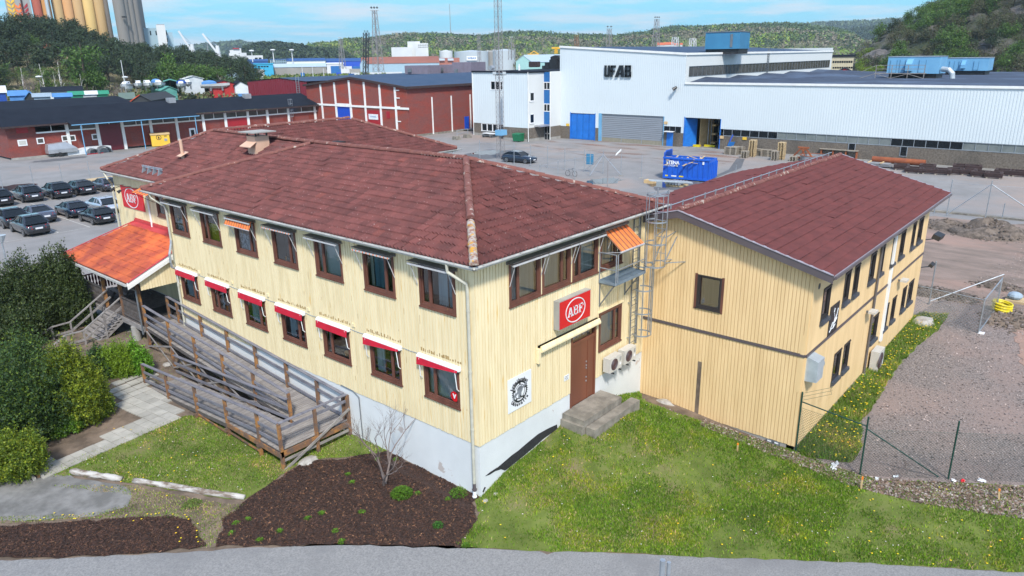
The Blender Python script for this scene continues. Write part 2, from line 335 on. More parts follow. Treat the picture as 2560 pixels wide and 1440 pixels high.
mat('pebble_dash',(.19,.16,.13),.95,(.10,.085,.07),5,10,.38,.62,bump=.6,bscale=30,col3=(.055,.05,.045),scale3=.22,lo3=.5,hi3=.72)
mat('roof_blue',(.028,.042,.075),.85,(.038,.052,.085),.35,8,.3,.7,col3=(.065,.095,.15),scale3=.12); mat('roof_felt',(.008,.011,.019),.9,(.014,.018,.028),.5,8,.3,.7,spec=.15); mat('roof_blue2',(.018,.048,.10),.8,(.035,.062,.115),.25,8)
brickmat('brick',(.23,.050,.038),(.15,.036,.032),(.19,.09,.08)); brickmat('brick_b',(.26,.052,.036),(.18,.040,.032),(.19,.085,.07),1.,(1.35,.75,.55))
mat('maroon',(.20,.016,.030),.55,(.18,.014,.027),.4); mat('door_red',(.34,.012,.020),.5,(.30,.01,.018),.5); mat('door_rust',(.20,.035,.022),.6); mat('door_maroon',(.13,.010,.020),.5)
mat('door_blue',(.012,.17,.60),.5,(.010,.13,.48),1.2,8,.35,.62); mat('blue_pure',(.006,.07,.50),.5); mat('panel_blue',(.010,.13,.38),.5); mat('plant_blue',(.16,.38,.58),.5,(.13,.33,.53),.5); mat('tower_blue',(.05,.22,.38),.5,(.042,.19,.34),.5)
mat('shutter_grey',(.27,.295,.33),.55,(.23,.255,.29),1,6,stretch=(.3,.3,4)); mat('dirt_strip',(.28,.26,.20),.9)
mat('vent_mauve',(.20,.17,.21),.6,(.17,.145,.18),1); mat('container_blue',(.010,.11,.56),.45,(.008,.085,.45),1.5,8,.35,.62,attr='obj'); mat('letter_white',(.75,.78,.8),.6); mat('letter_black',(.01,.014,.018),.45)
mat('pallet',(.33,.29,.23),.9,(.22,.19,.155),3,8,attr='obj'); mat('pallet_new',(.52,.39,.22),.9,(.40,.30,.17),3,8,attr='obj'); mat('rust',(.33,.10,.035),.85,(.20,.055,.025),1.2,8); mat('iron_dark',(.055,.03,.03),.85,(.03,.018,.018),3)
mat('yellow_box',(.75,.47,.04),.6,(.70,.43,.04),1); mat('bin_green',(.01,.16,.07),.5); mat('bin_green_d',(.006,.09,.04),.5); mat('alu',(.46,.47,.49),.35,(.36,.37,.39),1,metal=.5); mat('tarp_white',(.66,.68,.68),.8,(.5,.52,.54),2,8,bump=.5)
mat('bark',(.10,.078,.06),.95,(.06,.045,.035),3,stretch=(1,1,.4)); mat('birch',(.62,.60,.56),.85,(.16,.14,.13),3,8,.40,.5,attr='obj'); mat('twig',(.23,.18,.16),.9,(.14,.11,.10),4)
mat('rock',(.16,.145,.135),.95,(.055,.05,.048),.09,12,.38,.62,bump=1,bscale=.5,bdist=1.2,col3=(.035,.045,.015),scale3=.035,lo3=.46,hi3=.56)  # rock tones darkened to carry the cloud shade over the hill
mat('hill_floor',(.12,.12,.05),.95,(.20,.17,.10),.05,9,.4,.6,col3=(.30,.27,.23),scale3=.05,lo3=.58,hi3=.66)
mat('hill_mid',(.10,.125,.045),.95,(.15,.15,.07),.006,9,col3=(.22,.20,.16),scale3=.004,lo3=.56,hi3=.66); mat('hill_far',(.06,.085,.06),.95,(.08,.10,.065),.004,8)
mat('silo_conc',(.24,.23,.215),.9,(.17,.16,.15),.06,9,stretch=(1,1,.15)); mat('car_tyre',(.015,.015,.016),.8); mat('car_glass',(.006,.010,.014),.06,spec=.35); mat('car_rim',(.45,.46,.48),.3,metal=.8); mat('lamp_red',(.42,.006,.012),.25); mat('plate_white',(.72,.74,.78),.5); mat('lamp_clear',(.75,.78,.8),.15)
for nm,c in dict(black=(.008,.010,.016),grey=(.055,.065,.085),dgrey=(.030,.036,.046),slate=(.075,.085,.12),silver=(.48,.54,.62),navy=(.010,.022,.045)).items():
    mat('paint_'+nm,c,.25,c,1,metal=.35 if nm!='silver' else .5,coat=1.,attr='obj')
# ---------------------------------------------------------------- draped ground sheets
def inpoly(x,y,P):
    c=False; j=len(P)-1
    for i in range(len(P)):
        a,b=P[i],P[j]
        if (a[1]>y)!=(b[1]>y) and x<(b[0]-a[0])*(y-a[1])/(b[1]-a[1])+a[0]: c=not c
        j=i
    return c
def rough_edge(P,step,amp,seed=1):
    r=random.Random(seed); o=[]
    for i in range(len(P)):
        a,b=P[i],P[(i+1)%len(P)]; L=math.dist(a,b); n=max(1,int(L/step))
        for k in range(n):
            t=k/n; o.append((a[0]+(b[0]-a[0])*t+r.uniform(-amp,amp),a[1]+(b[1]-a[1])*t+r.uniform(-amp,amp)))
    return o
def sheet(name,P,off,matn,res=1.,amp=0.,step=.25,kind='structure',zf=H,parent=None,**k):
    O=rough_edge(P,step if amp else res,amp,len(name)); xs=[p[0] for p in O]; ys=[p[1] for p in O]; r=random.Random(3)
    pts=list(O); x=min(xs)+res/2
    while x<max(xs):
        y=min(ys)+res/2
        while y<max(ys):
            if inpoly(x,y,O): pts.append((x+r.uniform(-.1,.1)*res,y+r.uniform(-.1,.1)*res))
            y+=res
        x+=res
    n=len(O); res_=delaunay_2d_cdt([__import__('mathutils').Vector(p) for p in pts],[],[list(range(n))],1,1e-5)
    vs,fs=res_[0],res_[2]; mb=MB()
    F=[]
    for f in fs:
        a,b,c=[vs[i] for i in f[:3]]
        F.append(tuple(f) if (b.x-a.x)*(c.y-a.y)-(b.y-a.y)*(c.x-a.x)>0 else tuple(f)[::-1])
    mb.add([(v.x,v.y,zf(v.x,v.y)+off) for v in vs],F)
    return mb.build(name,matn,parent,kind=kind,**k),O
def gp(*pts): return [tuple(G(*p)[:2]) for p in pts]
# the ground: one sheet to the horizon
def axis(lo,hi,f0,f1,fine,grow):
    a=[f0]; s=fine
    while a[-1]<f1: a.append(a[-1]+fine)
    s=fine
    while a[-1]<hi: s=min(s*grow,600); a.append(a[-1]+s)
    s=fine; b=[]
    x=f0
    while x>lo: s=min(s*grow,600); x-=s; b.append(x)
    return b[::-1]+a
ax=axis(-3000,9000,-16,34,.8,1.12); ay=axis(-4000,9000,-16,30,.8,1.12)
mb=MB(); nx=len(ax)
gv=[(x,y,H(x,y)-.07*(1-ss((math.hypot(x-4,y-3)-18)/6))) for y in ay for x in ax]
mb.add(gv,[(j*nx+i,j*nx+i+1,(j+1)*nx+i+1,(j+1)*nx+i) for j in range(len(ay)-1) for i in range(nx-1)])
mb.build('ground','asphalt_yard',kind='structure')
# ---------------------------------------------------------------- tiled roofs
def tiles(name,e0,e1,r0,r1,parent,matn,row=.335,wave=.17,amp=.05,lift=.036,tw=.34,var=.18,seed=1,accent=None,stagger=0,**k):
    e0,e1,r0,r1=map(V3,(e0,e1,r0,r1)); U=(e1-e0).normalized(); d=r0-e0; Wv=d-U*d.dot(U); Hs=Wv.length; Wv.normalize(); N=U.cross(Wv)
    L=(e1-e0).length; a0=(r0-e0).dot(U); a1=(r1-e0).dot(U); base=wl(parent) or V3((0,0,0)); rr=np.random.RandomState(seed)
    seg=wave/6; VS=[];CS=[];Q=[];nv=0; nr=max(1,round(Hs/row)); row=Hs/nr
    e0n=np.array(e0-base); Un=np.array(U); Wn=np.array(Wv); Nn=np.array(N)
    g0=min(0,a0); ng=int((max(L,a1)-g0)/seg)+2; ug=g0+np.arange(ng)*seg; ntile=int((max(L,a1)-g0)/tw)+3
    for kx in range(nr):
        t0,t1=kx*row,(kx+1)*row
        L0,R0=a0*t0/Hs,L+(a1-L)*t0/Hs; L1,R1=a0*t1/Hs,L+(a1-L)*t1/Hs
        b0=np.clip(ug,L0,R0); b1=np.clip(ug,L1,R1)
        wv=lambda u:amp*(np.sin(2*np.pi*u/wave)+.3*np.sin(4*np.pi*u/wave))
        h0=wv(b0)+lift; h1=wv(b1)
        tile=((ug-g0+(kx%2)*stagger)/tw).astype(int)
        jit=rr.uniform(-.018,.03,ntile)[tile[:-1]]
        tc=1+rr.uniform(-var,var,(ntile,1))*np.ones((1,3)); 
        big=rr.rand(ntile)<(.012 if tw<1 else 0); tc[big]*=[[1.22,1.1,1.0]]
        if accent: tc=accent(tc,kx,np.arange(ntile)*tw+g0,rr)
        tcq=tc[tile[:-1]]
        keep=((b0[1:]-b0[:-1])>1e-6)|((b1[1:]-b1[:-1])>1e-6)
        def P(u,t,h): return e0n+u[:,None]*Un+np.asarray(t).reshape(-1,1)*Wn+h[:,None]*Nn
        one=np.ones(ng-1)
        A=P(b0[:-1],(t0-.03)*one,h0[:-1]+jit); B=P(b0[1:],(t0-.03)*one,h0[1:]+jit); C_=P(b1[1:],t1*one,h1[1:]); D_=P(b1[:-1],t1*one,h1[:-1])
        E_=P(b0[:-1],(t0-.03)*one,wv(b0[:-1])-.03); F_=P(b0[1:],(t0-.03)*one,wv(b0[1:])-.03)
        for quad,sh in ((np.stack([A,B,C_,D_],1),1.),(np.stack([E_,F_,B,A],1),.8)):
            quad=quad[keep]; m=len(quad); VS.append(quad.reshape(-1,3)); CS.append(np.repeat(tcq[keep],4,0)); Q.append(nv+np.arange(m*4).reshape(m,4)); nv+=m*4
    return npmesh(name,np.concatenate(VS),np.concatenate(Q),np.concatenate(CS),matn,parent,**k)
def ridge(mb,a,b,r=.12,step=.36,m=0,seed=1):
    """half round ridge tiles laid one after another"""
    a,b=V3(a),V3(b); d=(b-a); L=d.length; d.normalize(); sd=d.cross(V3((0,0,1))).normalized(); up=sd.cross(d); rr=random.Random(seed)
    n=int(L/step)
    for i in range(n):
        p=a+d*(i*step); q=a+d*min(L,(i+1)*step+.05); r0=r*(1.0+rr.uniform(-.05,.05)); r1=r*.86; vs=[]; j=rr.uniform(-.008,.012)
        for pt,rad_ in ((p,r0),(q,r1)):
            for k in range(9):
                t=math.pi*k/8; vs.append(pt+sd*math.cos(t)*rad_+up*(math.sin(t)*rad_+j))
        mb.add(vs,[(k,k+1,10+k,9+k) for k in range(8)]+[tuple(range(9))],m)
# ================================================================ yellow office building
BX=9.54; CY=18.66; ZE=8.0; ZS=2.28
office=world_thing('office_building','cream wooden two storey office building with brown tiled hip roof','building',(0,0,.3))
FL=Fr((0,CY,0),(0,-1,0)); FR=Fr((0,0,0),(1,0,0)); FS=Fr((1.35,27.3,0),(0,-1,0))
ly=[18.17,15.5,12.83,10.18,7.55,4.90,2.26]
up_ops=[(CY-y,CY-y+1.52,6.32,7.76) for y in ly]; lo_ops=[(CY-y,CY-y+1.55,3.29,4.58) for y in ly]
fr_ops=[(1.47,2.99,6.32,7.72),(3.07,4.59,6.32,7.72),(4.69,6.19,6.32,7.72),(6.32,7.76,6.32,7.72),(6.37,7.85,3.27,4.72)]
door_op=(4.66,6.18,1.64,4.62)
side_ops=[(27.3-22.6,27.3-21.7,6.25,7.6)]
mb=MB(); wall(mb,FL,CY,ZS-.02,ZE,up_ops+lo_ops); boards(mb,FL,CY,ZS,ZE,up_ops+lo_ops,m=0,jit=.03)
FL.box(mb,CY-.2,CY+.035,ZS-.02,ZE,.022,.036)
mb.build('cladding','siding',office)
mb=MB(); wall(mb,FR,BX,ZS-.02,ZE,fr_ops+[door_op]); boards(mb,FR,BX,ZS-.03,ZE,fr_ops+[door_op],m=0,jit=.03); FR.box(mb,0,.10,ZS-.03,ZE,.023,.035)
mb.build('cladding','siding',office)
mb=MB(); wall(mb,FS,27.3-CY,2.0,ZE,side_ops); boards(mb,FS,27.3-CY,2.0,ZE,side_ops)
F2=Fr((BX,CY,0),(1,0,0)); wall(mb,F2,17.55-BX,2,ZE,[]); boards(mb,F2,17.55-BX,2,ZE,[(7.35,7.75,6.2,7.4)])
F3=Fr((17.55,CY,0),(0,1,0)); wall(mb,F3,8.64,.2,ZE,[]); F4=Fr((BX,0,0),(0,1,0)); wall(mb,F4,CY,.2,ZE,[]); F5=Fr((17.55,27.3,0),(-1,0,0)); wall(mb,F5,16.2,.2,ZE,[])
FL2=Fr((0,CY,0),(1,0,0)); mb.poly([(0,CY,.2),(0,CY,ZE),(1.35,CY,ZE),(1.35,CY,.2)])
mb.build('cladding','siding',office)
mb=MB(); FL.rect(mb,0,CY,-.2,ZS-.02,-.002); wall(mb,FR,BX,-.2,1.64,[]); 
FR.rect(mb,0,4.66,1.64,ZS-.02,-.001); FR.rect(mb,6.18,BX,1.64,ZS-.02,-.001); FS.rect(mb,0,27.3-CY,0,2.0,-.001); F2.rect(mb,0,17.55-BX,0,2,-.001)
FR.rect(mb,0,BX,-.2,1.64,-.0015)
mb.build('foundation','plaster',office)
# black tar exposed where the plaster has broken away, plus cracks
def trace(fr,pts,w,name,m,parent,t=.012):
    q=[fr.uv(*p) for p in pts]; mb=MB(); mb.prism([fr.p(a,b,w) for a,b in q][::-1],fr.n*t); return mb.build(name,m,parent)
trace(FR,[(1242,1170),(1256,1158),(1278,1139),(1296,1126),(1318,1107),(1345,1085),(1372,1070),(1392,1061),(1393,1072),(1360,1095),(1330,1121),(1305,1142),(1275,1166),(1262,1176),(1250,1172)],.003,'bitumen_coat','tar',office)
trace(FR,[(1213,1190),(1225,1180),(1242,1169),(1251,1173),(1238,1177),(1224,1186)],.003,'crack','tar',office)
trace(FR,[(1206,1229),(1211,1217),(1214,1218),(1208,1231)],.003,'crack','tar',office)
# roof
roof=MB(); Z0=8.08
A0=(-.36,-.36,Z0); A1=(10.05,-.36,Z0); A2=(10.05,18.2,Z0); P1=(4.77,4.76,9.97); HC=(-.36,19.9,Z0); PH=(4.77,13.85,9.97); PT=(5.0,22.9,10.0); PR=(13.55,22.9,10.0); K=(1.0,27.7,8.1); KR=(17.95,27.7,8.1); KB=(17.95,18.25,8.1)
for pl in ([A0,A1,P1],[A1,A2,(4.77,13.5,9.97),P1],[HC,A0,P1,PH],[(1.0,27.7,8.1),(1.0,18.7,8.1),PH,PT],[(8.0,18.25,8.1),KB,PR,PT],[KB,KR,PR],[KR,K,PT,PR]):
    roof.poly([V3(p)-V3((0,0,.03)) for p in pl])
roof.poly([V3(HC)-V3((0,0,.03)),V3(PH)-V3((0,0,.02)),V3(PH)-V3((0,0,.4)),(1.0,19.4,7.9)])
rf=roof.build('roof','wood_dark',office)
tiles('roof_tiles',HC,A0,PH,P1,rf,'tile',seed=2); tiles('roof_tiles',A0,A1,P1,P1,rf,'tile',seed=3)
tiles('roof_tiles',K,(1.0,18.7,8.1),PT,PH,rf,'tile',seed=4); tiles('roof_tiles',(7.6,18.25,8.1),KB,(5.0,22.9,10),PR,rf,'tile',seed=5); tiles('roof_tiles',KB,KR,PR,PR,rf,'tile',seed=6)
mb=MB(); up=V3((0,0,.05))
for i,(a,b) in enumerate(((P1,PH),(PH,PT),(PR,PT),(A1,P1),(HC,PH),(K,PT),(KB,PR))): ridge(mb,V3(a)+up,V3(b)+up,seed=i)
mb.build('ridge_tiles','tile_ridge',rf)
hm=V3(A0).lerp(V3(P1),.36)+up
mb=MB(); ridge(mb,V3(A0)+up-V3((.06,.06,.0)),hm,r=.135,seed=9); mb.build('hip_tiles','tile_lichen',rf); mb=MB(); ridge(mb,hm,V3(P1)+up,r=.135,seed=8); mb.build('hip_tiles','tile_ridge',rf)
mb=MB(); c=V3((4.2,13.75,9.82)); 
tl=PZ(822,357,9.75); mb.obox(tl,V3((.5,.02,.0)),V3((0,-.65,0)),V3((0,0,.06))); o=mb.build('replaced_tiles','tile_porch',rf)
def gut(pts,name='gutter'):
    mb=MB()
    for a,b in zip(pts,pts[1:]):
        a,b=V3(a),V3(b); d=(b-a).normalized(); s=d.cross(V3((0,0,1))); n=8; vs=[]
        for p in (a,b):
            for k in range(n+1):
                t=math.pi+math.pi*k/n; vs.append(p+s*math.cos(t)*.07+V3((0,0,math.sin(t)*.07)))
            for k in range(n,-1,-1):
                t=math.pi+math.pi*k/n; vs.append(p+s*math.cos(t)*.055+V3((0,0,math.sin(t)*.055)))
        m=2*(n+1); mb.add(vs,[(k,(k+1)%m,m+(k+1)%m,m+k) for k in range(m)])
        L=(b-a).length; k=.4
        while k<L: mb.beam(a+d*k-s*.072,a+d*k+s*.072,.02,.012); k+=.8
    return mb.build(name,'gutter',office)
gut([(-.44,19.95,8.05),(-.44,-.44,8.05)]); gut([(-.44,-.44,8.05),(10.5,-.44,8.05)]); gut([(.92,27.8,8.07),(.92,20.6,8.07)]); gut([(10.2,18.17,8.07),(18.3,18.17,8.07)])
mb=MB(); mb.box(-.36,-.30,-.36,19.9,7.93,8.05); mb.box(-.36,10.05,-.36,-.30,7.93,8.05); mb.box(1.0,1.06,18.7,27.7,7.95,8.07); mb.box(8,17.95,18.25,18.31,7.93,8.05)
mb.poly([(-.3,-.3,7.97),(-.3,19.6,7.97),(0.03,19.6,7.97),(.03,-.3,7.97)]); mb.poly([(.03,-.3,7.972),(.03,.03,7.972),(10,.03,7.972),(10,-.3,7.972)])
mb.build('eaves','white_trim',office)
# chimney, vents, snow guard
ch=MB(); cz=9.75; p=PZ(645,350,10.0); cx,cy=p.x-.0,p.y
ch.box(cx-.35,cx+.35,cy-.35,cy+.35,9.3,10.2,0); ch.prism([(cx-.7,cy-.45,9.74),(cx-.7,cy+.45,9.74),(cx-.33,cy+.4,9.95),(cx-.33,cy-.4,9.95)],(0,0,.03),0)
chim=ch.build('chimney','fresh_wood',rf); MT['copper']=mat('copper',(.66,.42,.30),.5,(.58,.37,.26),2); chim.data.materials[0]=MT['copper']
mb=MB(); mb.box(cx-.6,cx+.6,cy-.62,cy+.62,10.36,10.4); mb.build('chimney_cap','concrete',chim)
mb=MB(); 
for a in (-.3,.25):
    for b in (-.35,.35): mb.box(cx+a-.03,cx+a+.03,cy+b-.03,cy+b+.03,10.2,10.36)
each(mb,'cap_stay','black_metal',chim)
p=PZ(455,378,9.3); mb=MB(); mb.tube([(p.x,p.y,8.9),(p.x,p.y,9.85)],.075,10); o=mb.build('vent_pipe','copper',rf); mb=MB(); mb.obox((p.x-.2,p.y-.2,p.z-.24),(.42,0,.18),(0,.42,0),(0,0,.02)); mb.build('flashing','copper',o)
a=PZ(357,424,8.75); b=PZ(428,431,8.75); mb=MB()
for dz in (.14,.20): mb.tube([a+V3((0,0,dz)),V3((a.x,b.y,a.z+dz))],.022,6)
for k in range(4):
    y=a.y+(b.y-a.y)*(k+.3)/3.8; mb.prism([(a.x-.12,y,a.z-.12),(a.x+.12,y,a.z-.02),(a.x,y,a.z+.24)],(0,.04,0))
mb.build('snow_guard','galv',rf)
# ---------------------------------------------------------------- windows
def window(fr,u0,u1,v0,v1,parent,narrow='R',behind=('curtain',),sill=True,fm='brown_frame',deep=.10,cas=.085,gm='glass'):
    mb=MB(); b=lambda a,c,d,e,f,g: fr.box(mb,a,c,d,e,f,g)
    b(u0,u0+cas,v0,v1,-.05,.045); b(u1-cas,u1,v0,v1,-.05,.045); b(u0+cas,u1-cas,v1-cas,v1,-.05,.045); b(u0+cas,u1-cas,v0,v0+cas,-.05,.04)
    iu0,iu1,iv0,iv1=u0+cas,u1-cas,v0+cas,v1-cas; s=.05
    w=iu1-iu0; split=None
    if narrow: split=iu1-w*.27 if narrow=='R' else iu0+w*.27
    cells=[(iu0,split),(split,iu1)] if split else [(iu0,iu1)]
    for a,c in cells:
        b(a,a+s,iv0,iv1,-.06,.012); b(c-s,c,iv0,iv1,-.06,.012); b(a+s,c-s,iv1-s,iv1,-.06,.012); b(a+s,c-s,iv0,iv0+s,-.06,.012)
    if sill: b(u0-.02,u1+.02,v0-.045,v0,-.03,.075)
    o=mb.build('window',fm,parent)
    for a,c in cells:
        g=MB(); fr.rect(g,a+s,c-s,iv0+s,iv1-s,-.025); g.build('pane',gm,o)
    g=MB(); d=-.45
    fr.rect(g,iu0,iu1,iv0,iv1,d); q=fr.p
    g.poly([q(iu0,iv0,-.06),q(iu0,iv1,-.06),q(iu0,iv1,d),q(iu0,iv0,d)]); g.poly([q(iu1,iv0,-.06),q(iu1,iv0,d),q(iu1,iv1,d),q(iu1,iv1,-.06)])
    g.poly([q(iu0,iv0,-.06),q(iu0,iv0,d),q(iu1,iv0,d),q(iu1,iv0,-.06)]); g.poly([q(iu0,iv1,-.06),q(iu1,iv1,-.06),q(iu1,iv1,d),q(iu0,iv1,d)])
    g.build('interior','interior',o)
    for it in behind:
        k=it[0]; 
        if k=='c':   # wavy curtain: fractions f0..f1, material
            f0,f1,mm=it[1:4]; a,c=iu0+w*f0,iu0+w*f1; n=max(6,int((c-a)/.03)); g=MB(); vs=[]
            for i in range(n+1):
                u=a+(c-a)*i/n; ww=-.16+.03*math.sin(i*1.9+u*7); vs+=[q(u,iv0+.03,ww),q(u,iv1,ww)]
            g.add(vs,[(2*i,2*i+2,2*i+3,2*i+1) for i in range(n)]); g.build('curtain',mm,o,smooth=True)
        if k=='b':   # flat panel f0,f1,h0,h1,mat
            f0,f1,h0,h1,mm=it[1:6]; g=MB(); fr.rect(g,iu0+w*f0,iu0+w*f1,iv0+(iv1-iv0)*h0,iv0+(iv1-iv0)*h1,-.13); g.build(it[6] if len(it)>6 else 'blind',mm,o)
        if k=='p':   # pot plant
            f,hh,mm=it[1:4]; g=MB(); rr=random.Random(int(f*99)); c0=fr.p(iu0+w*f,iv0+.1,-.15)
            for i in range(14): g.ball(c0+V3((0,0,hh*rr.random()))+fr.u*rr.uniform(-.14,.14),.035+.03*rr.random(),n=5,k=4)
            g.build('pot_plant',mm,o)
    return o
def awning_up(win,fr,u0,u1,v,drop=0,stripe=False):
    """weathered top-storey awning, rolled in"""
    mb=MB(); fr.box(mb,u0,u1,v+.06,v+.075,.02,.34,0); fr.box(mb,u0,u1,v-.02,v+.06,.03,.07,0)
    fr.box(mb,u0,u1,v-.05,v+.0,.28,.33,1); 
    for i in range(4): fr.box(mb,u0+.01,u1-.01,v+.0-.012*i,v+.004-.012*i,.10+.05*i,.13+.05*i,1)
    n=int((u1-u0)/.085)
    if stripe:
        for i in range(n):
            if i%2==0: fr.box(mb,u0+.04+i*.085,u0+.085+i*.085,v-.045,v-.0,.331,.334,2)
    if drop:
        for i in range(n*2):
            a=u0+(u1-u0)*i/(n*2); b=u0+(u1-u0)*(i+1)/(n*2)
            mb.prism([fr.p(a,v+.04,.2),fr.p(b,v+.04,.2),fr.p(b,v-drop,.34),fr.p(a,v-drop,.34)],fr.n*.006,2 if i%4 else 3)
        fr.box(mb,u0,u1,v-drop-.03,v-drop,.33,.36,1)
    for u in (u0+.10,u1-.12): mb.tube([fr.p(u,v-.02,.30),fr.p(u+(.02 if u<(u0+u1)/2 else .05),v-.72,.06)],.012,6,1)
    return mb.build('awning',['awning_box','rod','orange_cloth','stripe_brown'],win)
def awning_low(win,fr,u0,u1,v,half=False):
    mb=MB(); mb.prism([fr.p(u0,v+.11,.03),fr.p(u0,v+.09,.10),fr.p(u0,v+.03,.15),fr.p(u0,v-.02,.15),fr.p(u0,v-.02,.03)],fr.u*(u1-u0),0)
    d0=.23; d1=.23 if not half else .05
    mb.prism([fr.p(u0+.03,v+.01,.155),fr.p(u1-.05,v+.01,.155),fr.p(u1-.05,v-d1,.18),fr.p(u0+.03,v-d0,.18)][::-1],fr.n*.008,1)
    for u,e in ((u0+.14,0),(u1-.16,.05)): mb.tube([fr.p(u,v-.01,.16),fr.p(u+e,v-.62,.13),fr.p(u+e+.01,v-.7,.06)],.014,6,0)
    return mb.build('awning',['white','red_cloth'],win)
cu,cb_,cc='curtain','curtain_blue','curtain_cream'
UPB=[[('b',.0,.75,.28,.42,'papers','papers'),('b',.1,.7,.0,.2,'papers','papers')],[('b',.02,.98,0,.56,'yellow_board','yellow_board')],[('b',.02,.6,.0,.5,'papers','papers')],[('b',.3,.36,0,.15,'petal_orange','ornament')],[('b',0,1,0,1,'blind')],[('c',.18,.62,cb_),('c',.05,.16,'curtain_cream')],[('c',.42,.72,cu),('c',.75,.95,cb_)]]
nar=['R','L','R','R','L','R','L']; stripes=[0,0,0,1,0,1,0]
for i,(u0,u1,v0,v1) in enumerate(up_ops):
    w=window(FL,u0,u1,v0,v1,office,nar[i],UPB[i]); awning_up(w,FL,u0-.16,u1+.12,7.70,drop=.26 if i==2 else 0,stripe=bool(stripes[i]))
    if i==2: w['label']='upper window with half lowered orange striped awning'
    if i==1: w['label']='upper window with yellow board behind the glass'
LOB=[[('c',.05,.7,cu)],[('c',.3,.45,cu)],[('c',.1,.6,cu),('p',.62,.2,'plum')],[('c',.12,.45,cu),('p',.5,.22,'plum')],[('c',.02,.18,cu),('p',.75,.16,'petal_orange')],[('c',.03,.35,cu)],[('b',.0,1,.0,1,'blind')]]
for i,(u0,u1,v0,v1) in enumerate(lo_ops):
    w=window(FL,u0,u1,v0,v1,office,nar[i],LOB[i]); awning_low(w,FL,u0-.2,u1+.1,4.60,half=i>=5)
    if i==6:
        mb=MB(); c=FL.p(u1-.28,v0+.32,-.018); n=18; pts=[c+FL.u*math.cos(t*2*math.pi/n)*.16*(1+.06*(t%2))+V3((0,0,math.sin(t*2*math.pi/n)*.16*(1+.06*(t%2)))) for t in range(n)]
        mb.prism(pts,FL.n*.006); o=mb.build('window_sticker','red_sign',w); text('V',.2,FL,u1-.28,v0+.32,-.010,'letter_white',w,'sticker_letter',bold=.012)
# cable and peeled paint along the lower awnings
mb=MB()
for i in range(6):
    a=lo_ops[i][1]+.1; b=lo_ops[i+1][0]-.2; mb.tube([FL.p(a,4.66,.03),FL.p((a+b)/2,4.645,.03),FL.p(b,4.66,.03)],.012,5)
mb.build('cable','galv',office)
mb=MB(); rr=random.Random(4)
for u0,u1,v0,v1 in lo_ops:
    u=u0-.1
    while u<u1+.1:
        h_=rr.uniform(.03,.13); FL.box(mb,u,u+rr.uniform(.03,.07),4.80,4.80+h_,.0225,.026); u+=rr.uniform(.06,.12)
for i in range(90):
    u=rr.uniform(.2,CY-.2); v=rr.uniform(2.4,7.9); v-=0; FL.box(mb,u,u+.012,v,v+rr.uniform(.05,.3),.0225,.0245)
mb.build('peeled_paint',mat('bare_wood',(.42,.27,.09),.9,(.30,.19,.08),9),office,kind='stuff')
mb=MB()
for u,v in ((2.35,7.72),(12.65,7.72),(15.1,7.72),(13.25,7.75),(2.25,4.75),(5.0,4.8),(7.65,4.8),(10.3,4.8),(12.9,4.8),(9.9,7.72)): FL.box(mb,u,u+.12,v,v+.12,.023,.06)
each(mb,'junction_box','siding',office)
FRB=[[('c',.0,1,cc)],[('c',.0,.72,cc)],[('c',.3,1,cc)],[('c',.0,.7,cc)],[('b',0,1,0,1,'blind')]]
frn=['L','R','L','R','R']
for i,(u0,u1,v0,v1) in enumerate(fr_ops):
    w=window(FR,u0,u1,v0,v1,office,frn[i],FRB[i])
    if i<3: awning_up(w,FR,u0-.12 if i==0 else u0-.06,u1+.06,7.69)
    if i==3:
        mb=MB(); n=18
        for k in range(n):
            a=6.36+(7.86-6.36)*k/n; b=6.36+(7.86-6.36)*(k+1)/n
            mb.prism([FR.p(a,7.76,.05),FR.p(b,7.76,.05),FR.p(b,7.12,.85),FR.p(a,7.12,.85)][::-1],FR.n*.008,1 if k%3==0 else 0)
        FR.box(mb,6.33,7.9,7.08,7.13,.83,.87,2); FR.box(mb,6.33,7.9,7.74,7.82,.02,.2,3)
        for u in (6.36,7.87): mb.tube([FR.p(u,7.1,.84),FR.p(u,6.95,.06)],.012,6,2)
        mb.build('awning',['orange_cloth','stripe_brown','rod','awning_box'],w); w['label']='upper window with lowered orange striped awning'
# recessed side window with its orange awning
u0,u1,v0,v1=side_ops[0]; w=window(FS,u0,u1,v0,v1,office,None,[]); mb=MB()
for k in range(16):
    a=u0-.75+(u1-u0+.8)*k/16; b=u0-.75+(u1-u0+.8)*(k+1)/16; mb.prism([FS.p(a,7.72,.05),FS.p(b,7.72,.05),FS.p(b,7.45,.8),FS.p(a,7.45,.8)][::-1],FS.n*.008,1 if k%3==0 else 0)
mb.tube([FS.p(u0-.7,7.43,.8),FS.p(u0-.1,6.9,.05)],.014,5,2); mb.build('awning',['orange_cloth','stripe_brown','black_metal'],w)
w=window(F2,7.35,7.75,6.2,7.4,office,None,[])
# door with transom, canopy and steps
d=MB(); u0,u1,v0,v1=door_op
FR.box(d,u0,u0+.09,v0,v1,-.06,.04); FR.box(d,u1-.09,u1,v0,v1,-.06,.04); FR.box(d,u0+.09,u1-.09,v1-.09,v1,-.06,.04); FR.box(d,u0+.09,u1-.09,3.95,4.05,-.06,.03)
FR.box(d,u0+.09,u1-.48,v0+.02,3.95,-.05,.0); FR.box(d,u1-.46,u1-.09,v0+.02,3.95,-.05,.002); FR.box(d,u1-.48,u1-.46,v0,3.95,-.05,.02)
do=d.build('door','door_wood',office)
g=MB(); FR.rect(g,u0+.09,u1-.09,4.05,v1-.09,-.03); g.build('transom_pane','glass',do); g=MB(); FR.rect(g,u0+.09,u1-.09,4.05,v1-.09,-.2); g.build('interior','papers',do)
g=MB()
for v in (2.35,2.5,2.85,2.95,3.1): FR.box(g,u1-.58,u1-.54,v,v+.05,.0,.03)
g.build('door_lock','galv',do)
